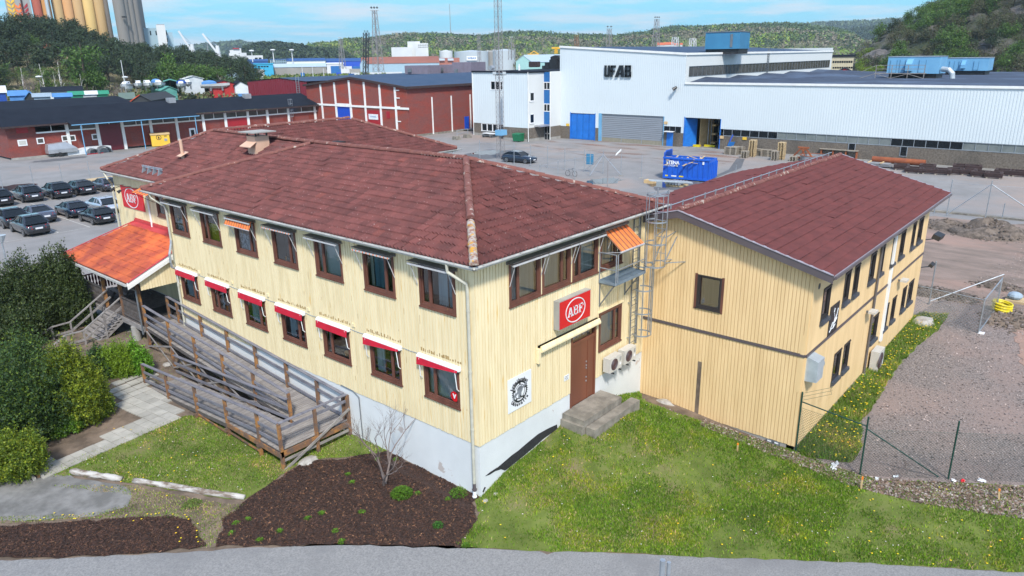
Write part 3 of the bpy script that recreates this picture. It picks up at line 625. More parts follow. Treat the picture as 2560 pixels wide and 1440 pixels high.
mb=MB(); FR.box(mb,2.85,6.2,4.40,4.62,.0,.12); mb.prism([FR.p(2.85,4.62,0),FR.p(2.85,4.62,.16),FR.p(2.85,4.5,.22),FR.p(2.85,4.44,.22),FR.p(2.85,4.40,.12),FR.p(2.85,4.36,0)],FR.u*3.35)
FR.box(mb,2.74,2.86,4.05,4.55,.0,.14); mb.build('door_canopy','siding',office)
mb=MB(); FR.box(mb,6.3,7.95,4.74,4.79,0,.06); 
for k in range(12): FR.box(mb,6.32+k*.13,6.40+k*.13,4.79,4.82,.023,.05)
mb.build('window_trim','siding',office)
# rain pipes
def pipe(pts,m='pipe_cream',r=.05,name='downpipe'):
    mb=MB(); mb.tube(pts,r,10); 
    a,b=V3(pts[-2]),V3(pts[-1]); L=(a-b).length; k=.6
    while k<L: q=a+(b-a)*(k/L); mb.tube([q-V3((0,0,.03)),q+V3((0,0,.03))],r*1.22,10); k+=1.9
    return mb.build(name,m,office)
pipe([(-.44,.62,8.0),(-.42,.62,7.75),(-.12,.18,7.4),(-.10,.17,7.2),(-.10,.17,.95)])
mb=MB(); mb.tube([(-.10,.17,.95),(-.10,.17,.72)],.052,10); mb.tube([(-.10,.17,.74),(-.1,.17,.68)],[.085,.06],10); mb.build('pipe_joint','fascia_brown',office); mb=MB(); mb.tube([(-.10,.17,.70),(-.1,.17,.28)],.06,10); mb.tube([(-.10,.17,.5),(-.1,.17,.46)],.075,10); mb.build('pipe_foot','white',office)
pipe([(-.44,19.0,8.0),(-.40,18.95,7.8),(-.1,18.45,7.45),(-.08,18.42,7.2),(-.08,18.42,5.9)])
mb=MB(); mb.tube([(-.08,18.42,5.92),(-.12,18.40,5.75),(-.32,18.25,5.35),(-.34,18.22,5.0),(-.30,18.25,4.75),(-.1,18.45,4.62)],.055,10); mb.build('downpipe','galv',office)
pipe([(-.08,18.42,4.65),(-.08,18.42,4.4),(-.08,18.42,1.2)])
pipe([FS.p(3.9,7.6,.06),FS.p(3.9,7.5,.06),FS.p(3.9,5.55,.06)],'white')
pipe([(.9,27.2,8.0),(.95,27.0,7.7),(1.2,27.28,7.4),(1.2,27.28,7.2),(1.2,27.28,.6)])
pipe([(17.6,18.17,8.0),(17.5,18.2,7.75),(17.0,18.5,7.4),(17.0,18.5,7.2),(17.0,18.55,.4)],'galv')
mb=MB(); mb.tube([FL.p(11.9,2.3,.03),FL.p(12.6,2.27,.03),FL.p(12.9,2.12,.03),FL.p(12.93,.3,.03)],.02,6); mb.build('cable','galv_dark',office)
# concrete steps at the door
st=world_thing('entrance_steps','grey concrete landing and long step below the brown door','steps',(5,-.9,.4))
mb=MB(); mb.box(4.2,6.55,-.95,-.03,.8,1.66); mb.box(4.1,4.45,-.93,-.02,.8,1.46); mb.build('landing','concrete_dirty',st); mb=MB(); mb.box(4.25,7.15,-1.36,-.99,1.0,1.43); mb.build('step','concrete_dirty',st)
# ================================================================ second yellow building
b2=world_thing('barrack_building','yellow two storey barrack with shallow brown steel tile roof','building',(9.54,-1.4,.1))
EX,EY=26.4,-6.27; RY=-1.43; RZ=8.12; EZ=6.70; NY=4.0
GA=Fr((9.54,0,0),(0,-1,0)); GS=Fr((9.54,EY,0),(1,0,0))
gz=lambda u:(RZ-.2)-(abs(-u-RY))*(RZ-EZ)/5.5-.03
gz.k=[1.43]
gop=[(2.19,3.13,4.58,5.83)]
def two(fr,L,ops,top,botops,wd,seed):
    mb=MB(); wall(mb,fr,L,.2,top,ops+botops); boards(mb,fr,L,3.72,top,ops,pitch=wd,bw=wd*.86,t=.024); boards(mb,fr,L,.22,3.6,botops,pitch=wd,bw=wd*.86,t=.024,jit=.02)
    mb.build('cladding','siding_b',b2)
    mb=MB(); fr.box(mb,0,L,3.62,3.70,.0,.06); n=int(L/wd)
    for i in range(n): fr.box(mb,i*wd,i*wd+wd*.5,3.70,3.725,.0,.05)
    mb.build('storey_band','fascia_brown',b2)
two(GA,6.27,gop,gz,[],.128,1)
sw=[((2048,805),(2077,712)),((2103,757),(2127,675)),((2127,740),(2150,657)),((2168,701),(2191,626)),((2193,682),(2212,611)),((2223,661),(2242,590)),((2243,648),(2264,576)),((2274,615),(2290,553)),((2289,605),(2309,542))]
sl_=[((2075,958),(2102,872)),((2100,930),(2124,850)),((2171,855),(2196,780)),((2201,824),(2221,760)),((2221,808),(2240,740)),((2248,776),(2266,714)),((2264,756),(2284,697))]
def wops(L,v0,v1):
    o=[]
    for a,b in L:
        u0=GS.uv(*a)[0]; u1=GS.uv(*b)[0]; o.append((u0,max(u1,u0+.62),v0,v1))
    for i in range(len(o)-1):
        if o[i][1]>o[i+1][0]-.08: o[i]=(o[i][0],o[i+1][0]-.08,*o[i][2:])
    return o
so_=wops(sw,4.62,5.76); sb_=wops(sl_,1.48,2.58)
two(GS,EX-9.54,so_,6.62,sb_,.115,2)
mb=MB(); wall(mb,Fr((EX,EY,0),(0,1,0)),10.3,.1,6.5,[]); wall(mb,Fr((EX,NY,0),(-1,0,0)),EX-BX,.1,6.6,[]); mb.poly([(EX,EY,6.5),(EX,NY,6.5),(EX,RY,7.9)]); mb.build('cladding','siding_b',b2)
mb=MB(); GA.box(mb,0,6.25,-.2,.21,-.3,.0); mb.box(9.54,EX-.02,EY+.01,EY+.3,-.3,.2); mb.build('foundation','concrete',b2)
# roof
g0,g1=9.17,27.15
mb=MB(); e=.03
mb.poly([(g0,-6.93,EZ-e),(g1-.25,-6.93,EZ-e),(g1+.4,RY,RZ-e),(g0,RY,RZ-e)]); mb.poly([(g0,RY,RZ-e),(g1+.4,RY,RZ-e),(g1+.6,NY+.1,EZ-e),(g0,NY+.1,EZ-e)])
mb.poly([(g0+.05,-6.9,EZ-.2),(g0+.05,RY,RZ-.2),(g1,RY,RZ-.2),(g1-.3,-6.9,EZ-.2)][::-1])
rb=mb.build('roof','wood_dark',b2)
tiles('roof_tiles',(g0,-6.93,EZ),(g1-.25,-6.93,EZ),(g0,RY,RZ),(g1+.4,RY,RZ),rb,'tile_steel',row=.40,wave=.13,amp=.032,lift=.045,tw=1.2,var=.015,seed=11)
tiles('roof_tiles',(g1+.6,NY+.1,EZ),(g0,NY+.1,EZ),(g1+.4,RY,RZ),(g0,RY,RZ),rb,'tile_steel',row=.40,wave=.13,amp=.032,lift=.045,tw=1.2,var=.015,seed=12)
mb=MB(); ridge(mb,(g0+.02,RY,RZ+.02),(g1+.35,RY,RZ+.02),r=.13,step=.33,seed=5); mb.build('ridge_tiles','tile_ridge',rb)
sl=(RZ-EZ)/5.5
mb=MB()
for y1,z1 in ((-6.95,EZ),(NY-3.9,RZ-(1.43+.1)*sl)):
    mb.prism([(g0-.02,RY,RZ+.01),(g0-.02,y1,z1+.01),(g0-.02,y1,z1-.24),(g0-.02,RY,RZ-.24)],(.03,0,0),0)
mb.build('bargeboard','fascia_brown',b2)
mb=MB()
for y1,z1 in ((-6.95,EZ),(.1,RZ-1.53*sl)): mb.beam((g0-.0,RY,RZ+.035),(g0-.0,y1,z1+.035),.09,.03)
mb.beam((g1+.42,RY,RZ+.03),(g1-.22,-6.95,EZ+.03),.08,.05); mb.beam((g0,-6.975,EZ+.0),(g1-.2,-6.975,EZ+.0),.02,.05)
mb.build('edge_flashing','edge_lilac',b2)
mb=MB(); mb.beam((g0+.02,-6.98,EZ-.05),(g1-.2,-6.98,EZ-.05),.11,.10); mb.build('gutter','fascia_brown',b2)
mb=MB(); mb.beam((g0+.05,-6.85,EZ-.11),(g1-.2,-6.85,EZ-.11),.06,.06); mb.build('fascia','white_trim',b2)
# roof rails
mb=MB(); z=RZ+.17; y=RY+.42; z1=RZ-.42*sl+.24
mb.tube([(9.3,y,z1),(g1+.1,y,z1)],.02,6)
for i in range(20):
    x=9.4+i*.915; mb.box(x-.05,x+.05,y-.01,y+.01,z1-.24,z1+.05); mb.box(x-.05,x+.05,y-.01,y+.14,z1-.25,z1-.235)
mb.build('ridge_rail','galv',rb)
mb=MB(); y=NY-.2; zz=EZ+.28*sl
for dz in (.08,.14,.2): mb.tube([(13.4,y,zz+dz),(18.2,y,zz+dz)],.018,6)
for i in range(6): x=13.5+i*.92; mb.prism([(x,y+.15,zz),(x,y-.15,zz+.05),(x,y,zz+.24)],(.03,0,0))
mb.build('snow_guard','galv',rb)
for i,(u0,u1,v0,v1) in enumerate(gop): window(GA,u0,u1,v0,v1,b2,None,[('b',0,1,0,1,'blind')] if 0 else [('c',.0,1,'curtain_gold')] if 0 else [],fm='dark_frame',cas=.05,gm='glass_dark')
mb=MB(); GA.box(mb,2.09,2.19,4.5,5.86,.0,.04); GA.box(mb,3.13,3.22,4.5,5.86,.0,.04); each(mb,'window_trim','brown_frame',b2)
for k,ops in enumerate((so_,sb_)):
    for i,(u0,u1,v0,v1) in enumerate(ops):
        w=window(GS,u0,u1,v0,v1,b2,None,[('c',.1,.5,'curtain')] if (i+k)%3==1 else [],sill=False,fm='dark_frame',cas=.05,gm='glass_dark')
        m=MB(); GS.box(m,u0-.02,u1+.02,v0-.06,v0-.005,-.0,.13); m.prism([GS.p(u0-.02,v0-.06,.02),GS.p(u0-.02,v0-.06,.14),GS.p(u0-.02,v0-.14,.14),GS.p(u0-.02,v0-.20,.02)][::-1],GS.u*(u1-u0+.04)); m.build('sill','sill_grey',w)
        m=MB(); n=int((u1-u0)/.115)
        for j in range(n+1): GS.box(m,u0+j*.115,u0+j*.115+.06,v1+.01,v1+.045,.0,.05)
        GS.box(m,u0-.02,u1+.02,v1-.02,v1+.01,.03,.06); m.build('drip_edge','dark_frame',w)
def pipe2(pts,m,r=.05):
    mb=MB(); mb.tube(pts,r,10); return mb.build('downpipe',m,b2)
pipe2([(17.7-9.54+9.54,-6.98,6.6),(17.6,-6.9,6.45),(17.58,-6.36,6.2),(17.56,-6.36,6.0),(17.50,-6.36,.15)],'pipe_dark' if 'pipe_dark' in MT else mat('pipe_dark',(.13,.115,.11),.5))
mb=MB(); mb.tube([(17.5,-6.36,.2),(17.5,-6.38,.02)],.07,10); mb.build('pipe_foot','white',b2)
mb=MB(); u=19.75; mb.box(u-.12,u+.12,EY-.12,EY-.03,1.0,6.35); mb.build('cable_duct','white_trim',b2)
mb=MB(); mb.tube([(19.9,-6.98,6.6),(19.6,-6.75,6.5),(19.2,-6.4,6.25),(18.8,-6.35,6.2)],.05,8); mb.build('downpipe','pipe_dark',b2)
mb=MB(); mb.tube([(10.05,EY-.0,6.03),(10.05,EY-.03,6.03)],.11,12); mb.build('vent_grille','wood_dark',b2)
mb=MB(); GA.box(mb,6.1,6.22,2.3,4.4,.0,.028); mb.build('cladding_stain','siding_b',b2)
for k in range(2):
    mb=MB(); GA.box(mb,5.28+k*.26,5.5+k*.26,.05,.2,.0,.06); GA.box(mb,5.31+k*.26,5.45+k*.26,.12,.17,.06,.065,1); mb.build('meter_box',['galv_dark','white'],b2)
mb=MB(); GA.box(mb,2.42,2.58,.25,2.45,.022,.027); mb.build('water_stain','soil',b2)
# ================================================================ things on the walls
def slab_letters(mb,fr,u,v,w,h,m=1,t=.01):
    """A B F in slab serif; u,v lower left, h letter height"""
    def bx(a,b,c,d): fr.box(mb,u+a*h,u+b*h,v+c*h,v+d*h,w,w+t,m)
    def pr(pts): mb.prism([fr.p(u+a*h,v+b*h,w) for a,b in pts][::-1],fr.n*t,m)
    pr([(.10,.08),(.36,1),(.52,1),(.26,.08)]); pr([(.44,1),(.60,1),(.88,.08),(.68,.08)]); bx(.28,.70,.28,.38); bx(0,.34,0,.10); bx(.58,.98,0,.10)
    o=1.02; bx(o+.08,o+.26,.0,1); bx(o,o+.56,.9,1); bx(o,o+.58,0,.10); bx(o+.26,o+.56,.48,.58)
    for c0,r0 in ((.74,.26),(.29,.29)):
        pts=[]
        for k in range(9): t_=-math.pi/2+math.pi*k/8; pts.append((o+.52+math.cos(t_)*r0,c0+math.sin(t_)*r0))
        for k in range(8,-1,-1): t_=-math.pi/2+math.pi*k/8; pts.append((o+.52+math.cos(t_)*(r0-.16),c0+math.sin(t_)*(r0-.10)))
        for k in range(8): pr([pts[k],pts[k+1],pts[16-k],pts[17-k]])
    o=1.96; bx(o+.08,o+.27,0,1); bx(o,o+.80,.9,1); bx(o,o+.38,0,.10); bx(o+.26,o+.58,.46,.56); bx(o+.50,o+.58,.36,.66); bx(o+.72,o+.80,.70,1)
def oval(mb,fr,u,v,a,b,w,wd,m=1,t=.01,n=48):
    for k in range(n):
        t0,t1=2*math.pi*k/n,2*math.pi*(k+1)/n
        mb.prism([fr.p(u+math.cos(x)*p,v+math.sin(x)*q,w) for x,p,q in ((t0,a,b),(t1,a,b),(t1,a-wd,b-wd),(t0,a-wd,b-wd))],fr.n*t,m)
t=world_thing('light_box_sign','red light box sign with white ABF in a ring above the brown door','sign',(4.6,0,5.4))
mb=MB(); FR.box(mb,3.67,5.46,4.93,5.92,.025,.25); mb.build('housing','alu',t); mb=MB(); FR.box(mb,3.70,5.43,4.96,5.89,.25,.262); mb.build('face','red_sign',t)
mb=MB(); oval(mb,FR,4.565,5.425,.56,.42,.262,.035,0); slab_letters(mb,FR,4.565-.44,5.425-.17,.262,.32,0); mb.build('lettering','letter_white',t)
t=world_thing('wall_sign','flat red sign with white ABF in a ring on the recessed wall above the porch','sign',(1.35,25.3,6.8))
q0=FS.uv(301,461,.03); q1=FS.uv(364,529,.03); q2=FS.uv(310,516,.03); q3=FS.uv(357,477,.03)
mb=MB(); FS.box(mb,q0[0],q1[0],(q1[1]+q2[1])/2,(q0[1]+q3[1])/2,.03,.06); mb.build('panel','red_sign',t)
cu_=(q0[0]+q1[0])/2; cv_=(q0[1]+q1[1]+q2[1]+q3[1])/4; mb=MB(); oval(mb,FS,cu_-.1,cv_,.78,.52,.06,.045,0); slab_letters(mb,FS,cu_-.1-.61,cv_-.23,.06,.43,0); mb.build('lettering','letter_white',t)
for i in range(3):
    u=q0[0]+.35+i*.85; t=world_thing('sign_lamp',['swan neck sign lamp farthest from the porch roof pipe','middle swan neck lamp above the flat red sign','swan neck sign lamp nearest the orange awning'][i],'lamp',tuple(FS.p(u,7.35,0)),'lamps above the flat red sign')
    mb=MB(); mb.tube([FS.p(u,7.42,.02),FS.p(u,7.5,.6),FS.p(u,7.42,.9)],.015,6); mb.build('arm','black_metal',t); mb=MB(); mb.tube([FS.p(u,7.44,.85),FS.p(u,7.36,1.0)],[.05,.09],8); mb.build('shade','black_metal',t)
# bicycle workshop sign
t=world_thing('workshop_sign','white square sign with black cog wheel, fist and hand drawn lettering','sign',(1.9,0,3.4))
mb=MB(); FR.box(mb,1.31,2.47,2.81,3.96,.03,.045); mb.build('panel','white',t)
c=(1.89,3.38); mb=MB(); w=.046
def ring(r0,r1,m=0,n=40):
    for k in range(n):
        a,b=2*math.pi*k/n,2*math.pi*(k+1)/n; mb.poly([FR.p(c[0]+math.cos(x)*r,c[1]+math.sin(x)*r,w) for x,r in ((a,r0),(b,r0),(b,r1),(a,r1))][::-1],m)
ring(.30,.355); ring(.225,.25)
for k in range(32):
    a=2*math.pi*k/32; mb.poly([FR.p(c[0]+math.cos(a+d)*r,c[1]+math.sin(a+d)*r,w) for d,r in ((-.06,.35),(.06,.35),(.03,.395),(-.03,.395))][::-1])
for k in range(5):
    a=2*math.pi*k/5+.3; mb.poly([FR.p(c[0]+math.cos(a+d)*r,c[1]+math.sin(a+d)*r,w) for d,r in ((-.16,.24),(-.12,.31),(.12,.31),(.16,.24))])
mb.build('cog_wheel','letter_black',t)
mb=MB(); mat('sign_grey',(.22,.24,.26),.6); w=.048
mb.prism([FR.p(c[0]+a,c[1]+b,w) for a,b in ((-.13,.02),(-.14,.13),(-.05,.19),(.08,.2),(.14,.14),(.13,.02),(.07,-.06),(.07,-.2),(-.09,-.22),(-.08,-.06))][::-1],FR.n*.002)
mb.prism([FR.p(c[0]+a,c[1]+b,w) for a,b in ((-.36,-.13),(-.3,-.04),(-.15,.02),(.25,.19),(.33,.28),(.38,.22),(.30,.12),(-.12,-.06),(-.24,-.13),(-.28,-.19))],FR.n*.001)
mb.build('fist_and_spanner','sign_grey',t)
mb=MB(); 
for i in range(4): mb.prism([FR.p(c[0]-.10+i*.06,c[1]+.06,w+.003),FR.p(c[0]-.095+i*.06,c[1]+.17,w+.003),FR.p(c[0]-.085+i*.06,c[1]+.17,w+.003),FR.p(c[0]-.09+i*.06,c[1]+.06,w+.003)],FR.n*.001)
for r0 in (.0,): mb.prism([FR.p(c[0]+.02,c[1]-.12,w+.003),FR.p(c[0]+.10,c[1]-.2,w+.003),FR.p(c[0]+.05,c[1]-.22,w+.003),FR.p(c[0]-.01,c[1]-.17,w+.003)][::-1],FR.n*.001)
mb.build('fist_lines','letter_black',t)
def arc_text(s,cx,cy,r,a0,a1,size,flip=False):
    n=len(s)
    for i,chx in enumerate(s):
        a=a0+(a1-a0)*i/(n-1); x=cx+math.cos(a)*r; y=cy+math.sin(a)*r*.9; fr=FR
        o=text(chx,size,FR,0,0,.047,'letter_black',t,'letter',ext=.001,bold=.01); rot=(a-math.pi/2) if not flip else (a+math.pi/2)
        b=V3(t['_wl']); P=FR.p(0,0,0)
        for q in o.data.vertices:
            p=q.co+b; u_,v_=p.x,p.z; q.co=FR.p(x+u_*math.cos(rot)-v_*math.sin(rot),y+u_*math.sin(rot)+v_*math.cos(rot),.048)-b
arc_text('Lykelbruket',c[0],c[1],.455,rad(150),rad(38),.15); arc_text('Ubbevalla',c[0],c[1],.475,rad(218),rad(318),.15,True)
t=world_thing('notice_plate','small white notice plate on the wall left of the brown door','sign',(4.4,0,2.95)); mb=MB(); FR.box(mb,4.27,4.56,2.84,3.04,.025,.035); mb.build('plate','white',t); mb=MB()
for i,(a,b) in enumerate(((4.33,4.5),(4.31,4.47),(4.36,4.5))): FR.box(mb,a,b,2.98-i*.05,2.993-i*.05,.035,.037)
mb.build('text_lines','letter_black',t)
# heat pumps
def heat_pump(fr,u,v,w0,label,wd=.80,ht=.55,dp=.30,rz=0,group='outdoor heat pump units'):
    t=world_thing('heat_pump',label,'heat pump',tuple(fr.p(u,v,0)),group)
    mb=MB(); fr.box(mb,u-wd/2,u+wd/2,v,v+ht,w0,w0+dp); mb.build('casing','ac_body',t)
    fu=u-wd*.13; R_=ht*.40; mb=MB(); n=20; mb.prism([fr.p(fu+math.cos(k*2*math.pi/n)*R_,v+ht/2+math.sin(k*2*math.pi/n)*R_,w0+dp) for k in range(n)],fr.n*.006); mb.build('fan','ac_fan',t)
    mb=MB()
    for r in (.35,.6,.8,1.0):
        for k in range(n): a,b=2*math.pi*k/n,2*math.pi*(k+1)/n; mb.tube([fr.p(fu+math.cos(x)*R_*r,v+ht/2+math.sin(x)*R_*r,w0+dp+.012) for x in (a,b)],.004,4,cap=False)
    mb.build('grille','galv_dark',t)
    mb=MB()
    for k in range(6): fr.box(mb,u+wd*.30,u+wd*.44,v+ht*(.55+.05*k),v+ht*(.57+.05*k),w0+dp,w0+dp+.004)
    mb.build('louvres','galv_dark',t); mb=MB(); fr.box(mb,u+wd*.30,u+wd*.44,v+ht*.25,v+ht*.42,w0+dp,w0+dp+.004); mb.build('label_plate','white',t)
    mb=MB()
    for s in (-.3,.3): fr.box(mb,u+wd*s-.02,u+wd*s+.02,v-.05,v,.0,w0+dp+.08)
    mb.build('bracket','black_metal',t); return t
heat_pump(FR,6.95,2.42,.12,'beige heat pump on the wall nearest the brown door'); heat_pump(FR,7.95,2.42,.12,'beige heat pump under the caged wall ladder')
mb=MB(); mb.tube([FR.p(8.75,2.75,.05),FR.p(8.5,2.62,.1),FR.p(8.3,2.72,.2)],.03,6); mb.tube([FR.p(8.9,7.8,.05),FR.p(8.9,2.8,.05)],.04,6); mb.build('pipe_cover','white',office)
gf=Fr((18.3,EY,0),(1,0,0)); t=heat_pump(GS,18.55-9.54+.0,.10,.12,'white heat pump standing low beside the white cable duct',.85,.95,.34)
# caged ladders and escape platform
def ladder(name,label,A,B,z0,z1,hoops,cd,r=.36,rad_=.022,parent=None,stays=None):
    """rails at ground points A,B; cage centre offset cd"""
    t=world_thing(name,label,'ladder',((A[0]+B[0])/2,(A[1]+B[1])/2,z0)); A,B=V3((*A,0)),V3((*B,0)); cen=(A+B)/2+V3((*cd,0))
    mb=MB(); 
    for P in (A,B): mb.beam(P+V3((0,0,z0)),P+V3((0,0,z1)),.05,.022,up=(B-A))
    mb.build('rails','galv_dark' if r<.37 else 'galv',t)
    mb=MB(); z=z0+.15
    while z<z1: mb.tube([A+V3((0,0,z)),B+V3((0,0,z))],.013,6); z+=.3
    mb.build('rungs','galv_dark' if r<.37 else 'galv',t)
    cdir=V3((*cd,0)).normalized(); side=V3((0,0,1)).cross(cdir)
    for z in hoops:
        mb=MB(); prev=None
        for k in range(21):
            a=rad(-140+280*k/20); p=cen+(cdir*math.cos(a)+side*math.sin(a))*r+V3((0,0,z))
            if prev is not None: mb.beam(prev,p,.008,.05)
            prev=p
        mb.build('hoop','galv',t)
    mb=MB()
    for a in (-62,-20,20,62):
        q=cen+(cdir*math.cos(rad(a))+side*math.sin(rad(a)))*(r-.01); mb.beam(q+V3((0,0,min(hoops)-.02)),q+V3((0,0,max(hoops)+.02)),.006,.045,up=cdir)
    mb.build('cage_strips','galv',t)
    if stays:
        mb=MB()
        for a,b in stays: mb.beam(a,b,.03,.03)
        mb.build('stays','galv',t)
    return t
ladder('wall_ladder','galvanised ladder on the cream wall with a cage of four hoops',(8.30,-.16),(8.76,-.16),2.85,7.9,(3.42,4.3,5.2,6.12),(0,-.36),.36,stays=[((8.3,-.16,z),(8.3,0,z)) for z in (3.2,4.6,6,7.4)]+[((8.76,-.16,z),(8.76,0,z)) for z in (3.2,4.6,6,7.4)])
ladder('roof_ladder','galvanised caged ladder rising above the eaves between the two buildings',(8.78,-.80),(8.78,-1.22),6.15,8.95,(6.22,7.05,7.85,8.8),(-.38,0),.38,
   stays=[((8.78,-.8,7.2),(9.54,-.75,7.28)),((8.78,-1.22,7.2),(9.54,-1.2,7.28)),((8.78,-1.22,6.3),(9.54,-1.25,7.1)),((8.78,-1.22,6.25),(9.54,-1.65,6.2)),((8.78,-.8,6.25),(9.54,-1.1,6.2)),((8.78,-.8,6.3),(9.54,-.75,7.1))])
t=world_thing('escape_platform','galvanised grating platform with handrail below the lowered orange awning','platform',(7.25,-.35,6.0))
mb=MB(); x0,x1,y0,y1=6.28,8.26,-.72,-.04
for i in range(26): mb.box(x0+i*.078,x0+i*.078+.012,y0,y1,5.93,5.98)
for i in range(9): mb.box(x0,x1,y0+i*.083,y0+i*.083+.012,5.935,5.975)
mb.box(x0,x1,y0-.02,y0,5.90,6.0); mb.box(x0,x1,y1,y1+.02,5.90,6.0); mb.box(x0-.02,x0,y0,y1,5.90,6.0); mb.box(x1,x1+.02,y0,y1,5.90,6.0); mb.build('grating','plat_blue' if 'plat_blue' in MT else mat('plat_blue',(.22,.29,.36),.5,metal=.3),t)
mb=MB()
for h_ in (.5,1.05):
    mb.tube([(x0,-.05,5.95+h_),(x0,y0+.1,5.95+h_),(x0+.0,y0,5.95+h_-.0)],.02,8); mb.tube([(x0+.12,y0,5.95+h_),(x1,y0,5.95+h_)],.02,8)
for x,y in ((x0,-.05),(x0,y0),(x0+.12,y0),(x1,y0)): mb.tube([(x,y,5.9),(x,y,7.0)],.02,8)
mb.build('handrail','galv',t)
mb=MB()
for x in (x0+.05,x1-.25):
    mb.beam((x,y0+.05,5.88),(x,0,5.88),.04,.06); mb.beam((x,-.04,5.9),(x,-.04,5.0),.05,.03); mb.beam((x,y0+.1,5.86),(x,-.05,5.05),.04,.04)
mb.build('brackets','galv_dark',t)
# things on the second building
t=world_thing('banner_sign','black tall sign with white brush lettering on the barrack side wall','sign',(12.1,EY,4.3))
mb=MB(); GS.box(mb,11.62-9.54,12.62-9.54,3.72,4.85,.03,.05); mb.build('panel','sign_black',t); mb=MB(); k=2.55; 
for pts in ([(.0,.75),(.1,.55),(.02,.35),(-.02,.25)],[(-.28,.2),(-.1,.42),(.12,.36),(.36,.5)],[(.12,.36),(.22,.55),(.3,.62),(.38,.85)],[(-.38,.12),(-.2,.2),(.0,.18),(.22,.28)],[(-.05,.8),(.0,.95)]):
    mb.tube([GS.p(k+a,3.75+b,.053) for a,b in pts],.018,5)
mb.build('brush_lettering','letter_white',t); mb=MB(); mb.prism([GS.p(k+a,3.78+b,.052) for a,b in ((0,.4),(.14,.42),(.17,.62),(.06,.7))],GS.n*.003); mb.build('red_motif',mat('wine',(.12,.012,.02),.5),t)
t=world_thing('exhaust_box','pale grey ventilation box with round outlet on the barrack corner','ventilation box',(10.1,EY,3.1))
mb=MB(); mb.prism([GS.p(.10,2.72,.02),GS.p(.10,2.75,.42),GS.p(.10,3.5,.42),GS.p(.10,3.62,.02)],GS.u*.62); mb.build('casing','duct_grey',t); mb=MB(); mb.tube([GS.p(.72,3.2,.24),GS.p(.88,3.2,.24)],.17,18); mb.tube([GS.p(.88,3.2,.24),GS.p(.89,3.2,.24)],.15,14); mb.build('outlet','galv',t)
for i,(px,py,lb) in enumerate(((2184,782,'grey wall lamp beside the dark downpipe of the barrack'),(2262,703,'grey wall lamp above the last pair of lower barrack windows'))):
    u,v=GS.uv(px,py,.3); t=world_thing('wall_lamp',lb,'lamp',tuple(GS.p(u,v,0)),'lamps on the barrack wall'); mb=MB(); GS.box(mb,u-.04,u+.04,v-.04,v+.04,0,.2); mb.build('arm','galv_dark',t); mb=MB(); GS.box(mb,u-.25,u+.25,v,v+.09,.15,.42); mb.build('housing','ac_body',t)
for i,(zz,lb) in enumerate(((4.35,'black floodlight on the far upper corner of the barrack'),(2.9,'small black floodlight on the far lower corner of the barrack'))):
    t=world_thing('floodlight',lb,'lamp',(EX,EY,zz)); mb=MB(); mb.beam((EX,EY-.02,zz),(EX+.25,EY-.35,zz+.05),.04,.04); mb.build('arm','black_metal',t); s=.26 if i==0 else .13; mb=MB(); mb.obox((EX+.25-s,EY-.35-s,zz),(s*1.8,-s*.4,.08),(s*.4,s*1.4,.1),(0,-.08,.22 if i==0 else .12)); mb.build('housing','black_metal',t)
# ================================================================ porch
porch=world_thing('entrance_porch','weathered timber porch with red tiled lean-to roof','porch',(-.5,22,.9))
y0,y1=19.25,27.1; e0=(-1.9,y1,4.2); e1=(-1.9,y0,4.2); r0=(1.33,25.4,5.56); r1=(1.33,y0,5.56)
mb=MB(); dz=V3((0,0,-.05)); mb.prism([V3(p)+dz for p in (e0,e1,r1,r0)],(0,0,-.06)); rp=mb.build('roof','wood_dark',porch)
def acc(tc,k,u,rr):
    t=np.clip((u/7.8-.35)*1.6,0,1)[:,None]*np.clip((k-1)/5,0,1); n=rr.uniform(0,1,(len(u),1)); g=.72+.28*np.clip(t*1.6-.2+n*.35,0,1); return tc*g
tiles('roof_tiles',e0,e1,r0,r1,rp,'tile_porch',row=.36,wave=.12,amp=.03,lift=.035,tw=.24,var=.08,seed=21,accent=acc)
mb=MB(); mb.prism([V3((1.33,25.45,5.58)),V3((1.33,y0-.02,5.58)),V3((1.0,y0-.02,5.47)),V3((1.0,25.6,5.47))],(0,0,.03)); mb.box(1.28,1.34,y0,25.45,5.5,5.72)
for i in range(46): mb.box(1.30,1.325,y0+.1+i*.133,y0+.16+i*.133,5.72,5.80)
mb.beam((-1.92,y0-.03,4.24),(1.3,y0-.03,5.63),.10,.03); mb.beam((-1.92,y1+.03,4.24),(1.3,25.45,5.63),.10,.04)
mb.build('flashing','red_metal',rp)
mb=MB(); mb.prism([(-1.95,y0-.05,4.22),(1.3,y0-.05,5.60),(1.3,y0-.05,5.42),(-1.95,y0-.05,4.04)],(0,.04,0)); mb.prism([(-1.95,y0-.075,4.10),(1.3,y0-.075,5.47),(1.3,y0-.075,5.30),(-1.95,y0-.075,3.92)],(0,.035,0)); mb.build('bargeboard','white_trim',rp)
mb=MB(); mb.beam((-1.99,y0,4.11),(-1.99,y1,4.11),.10,.09); mb.build('gutter','gutter',rp)
mb=MB(); f=Fr((-1.35,y0+.12,0),(1,0,0)); wall(mb,f,2.7,3.72,lambda u:4.35+u*.42,[]); boards(mb,f,2.7,3.70,lambda u:4.35+u*.42,[]); mb.build('gable_boards','siding',porch)
mb=MB(); 
for i in range(20): mb.box(-1.42+i*.139,-1.42+i*.139+.127,19.55,27.0,1.92,1.96)
mb.build('deck','wood_dark',porch)
mb=MB(); mb.box(-1.48,-1.43,19.5,27.0,1.70,1.95); mb.box(-1.45,1.35,19.5,19.55,1.7,1.92); mb.build('edge_beam','wood_grey',porch)
py=[19.75,21.75,23.75,26.7]
for y in py:
    mb=MB(); mb.box(-1.42,-1.28,y-.07,y+.07,1.9,4.15); mb.build('post','wood_post',porch)
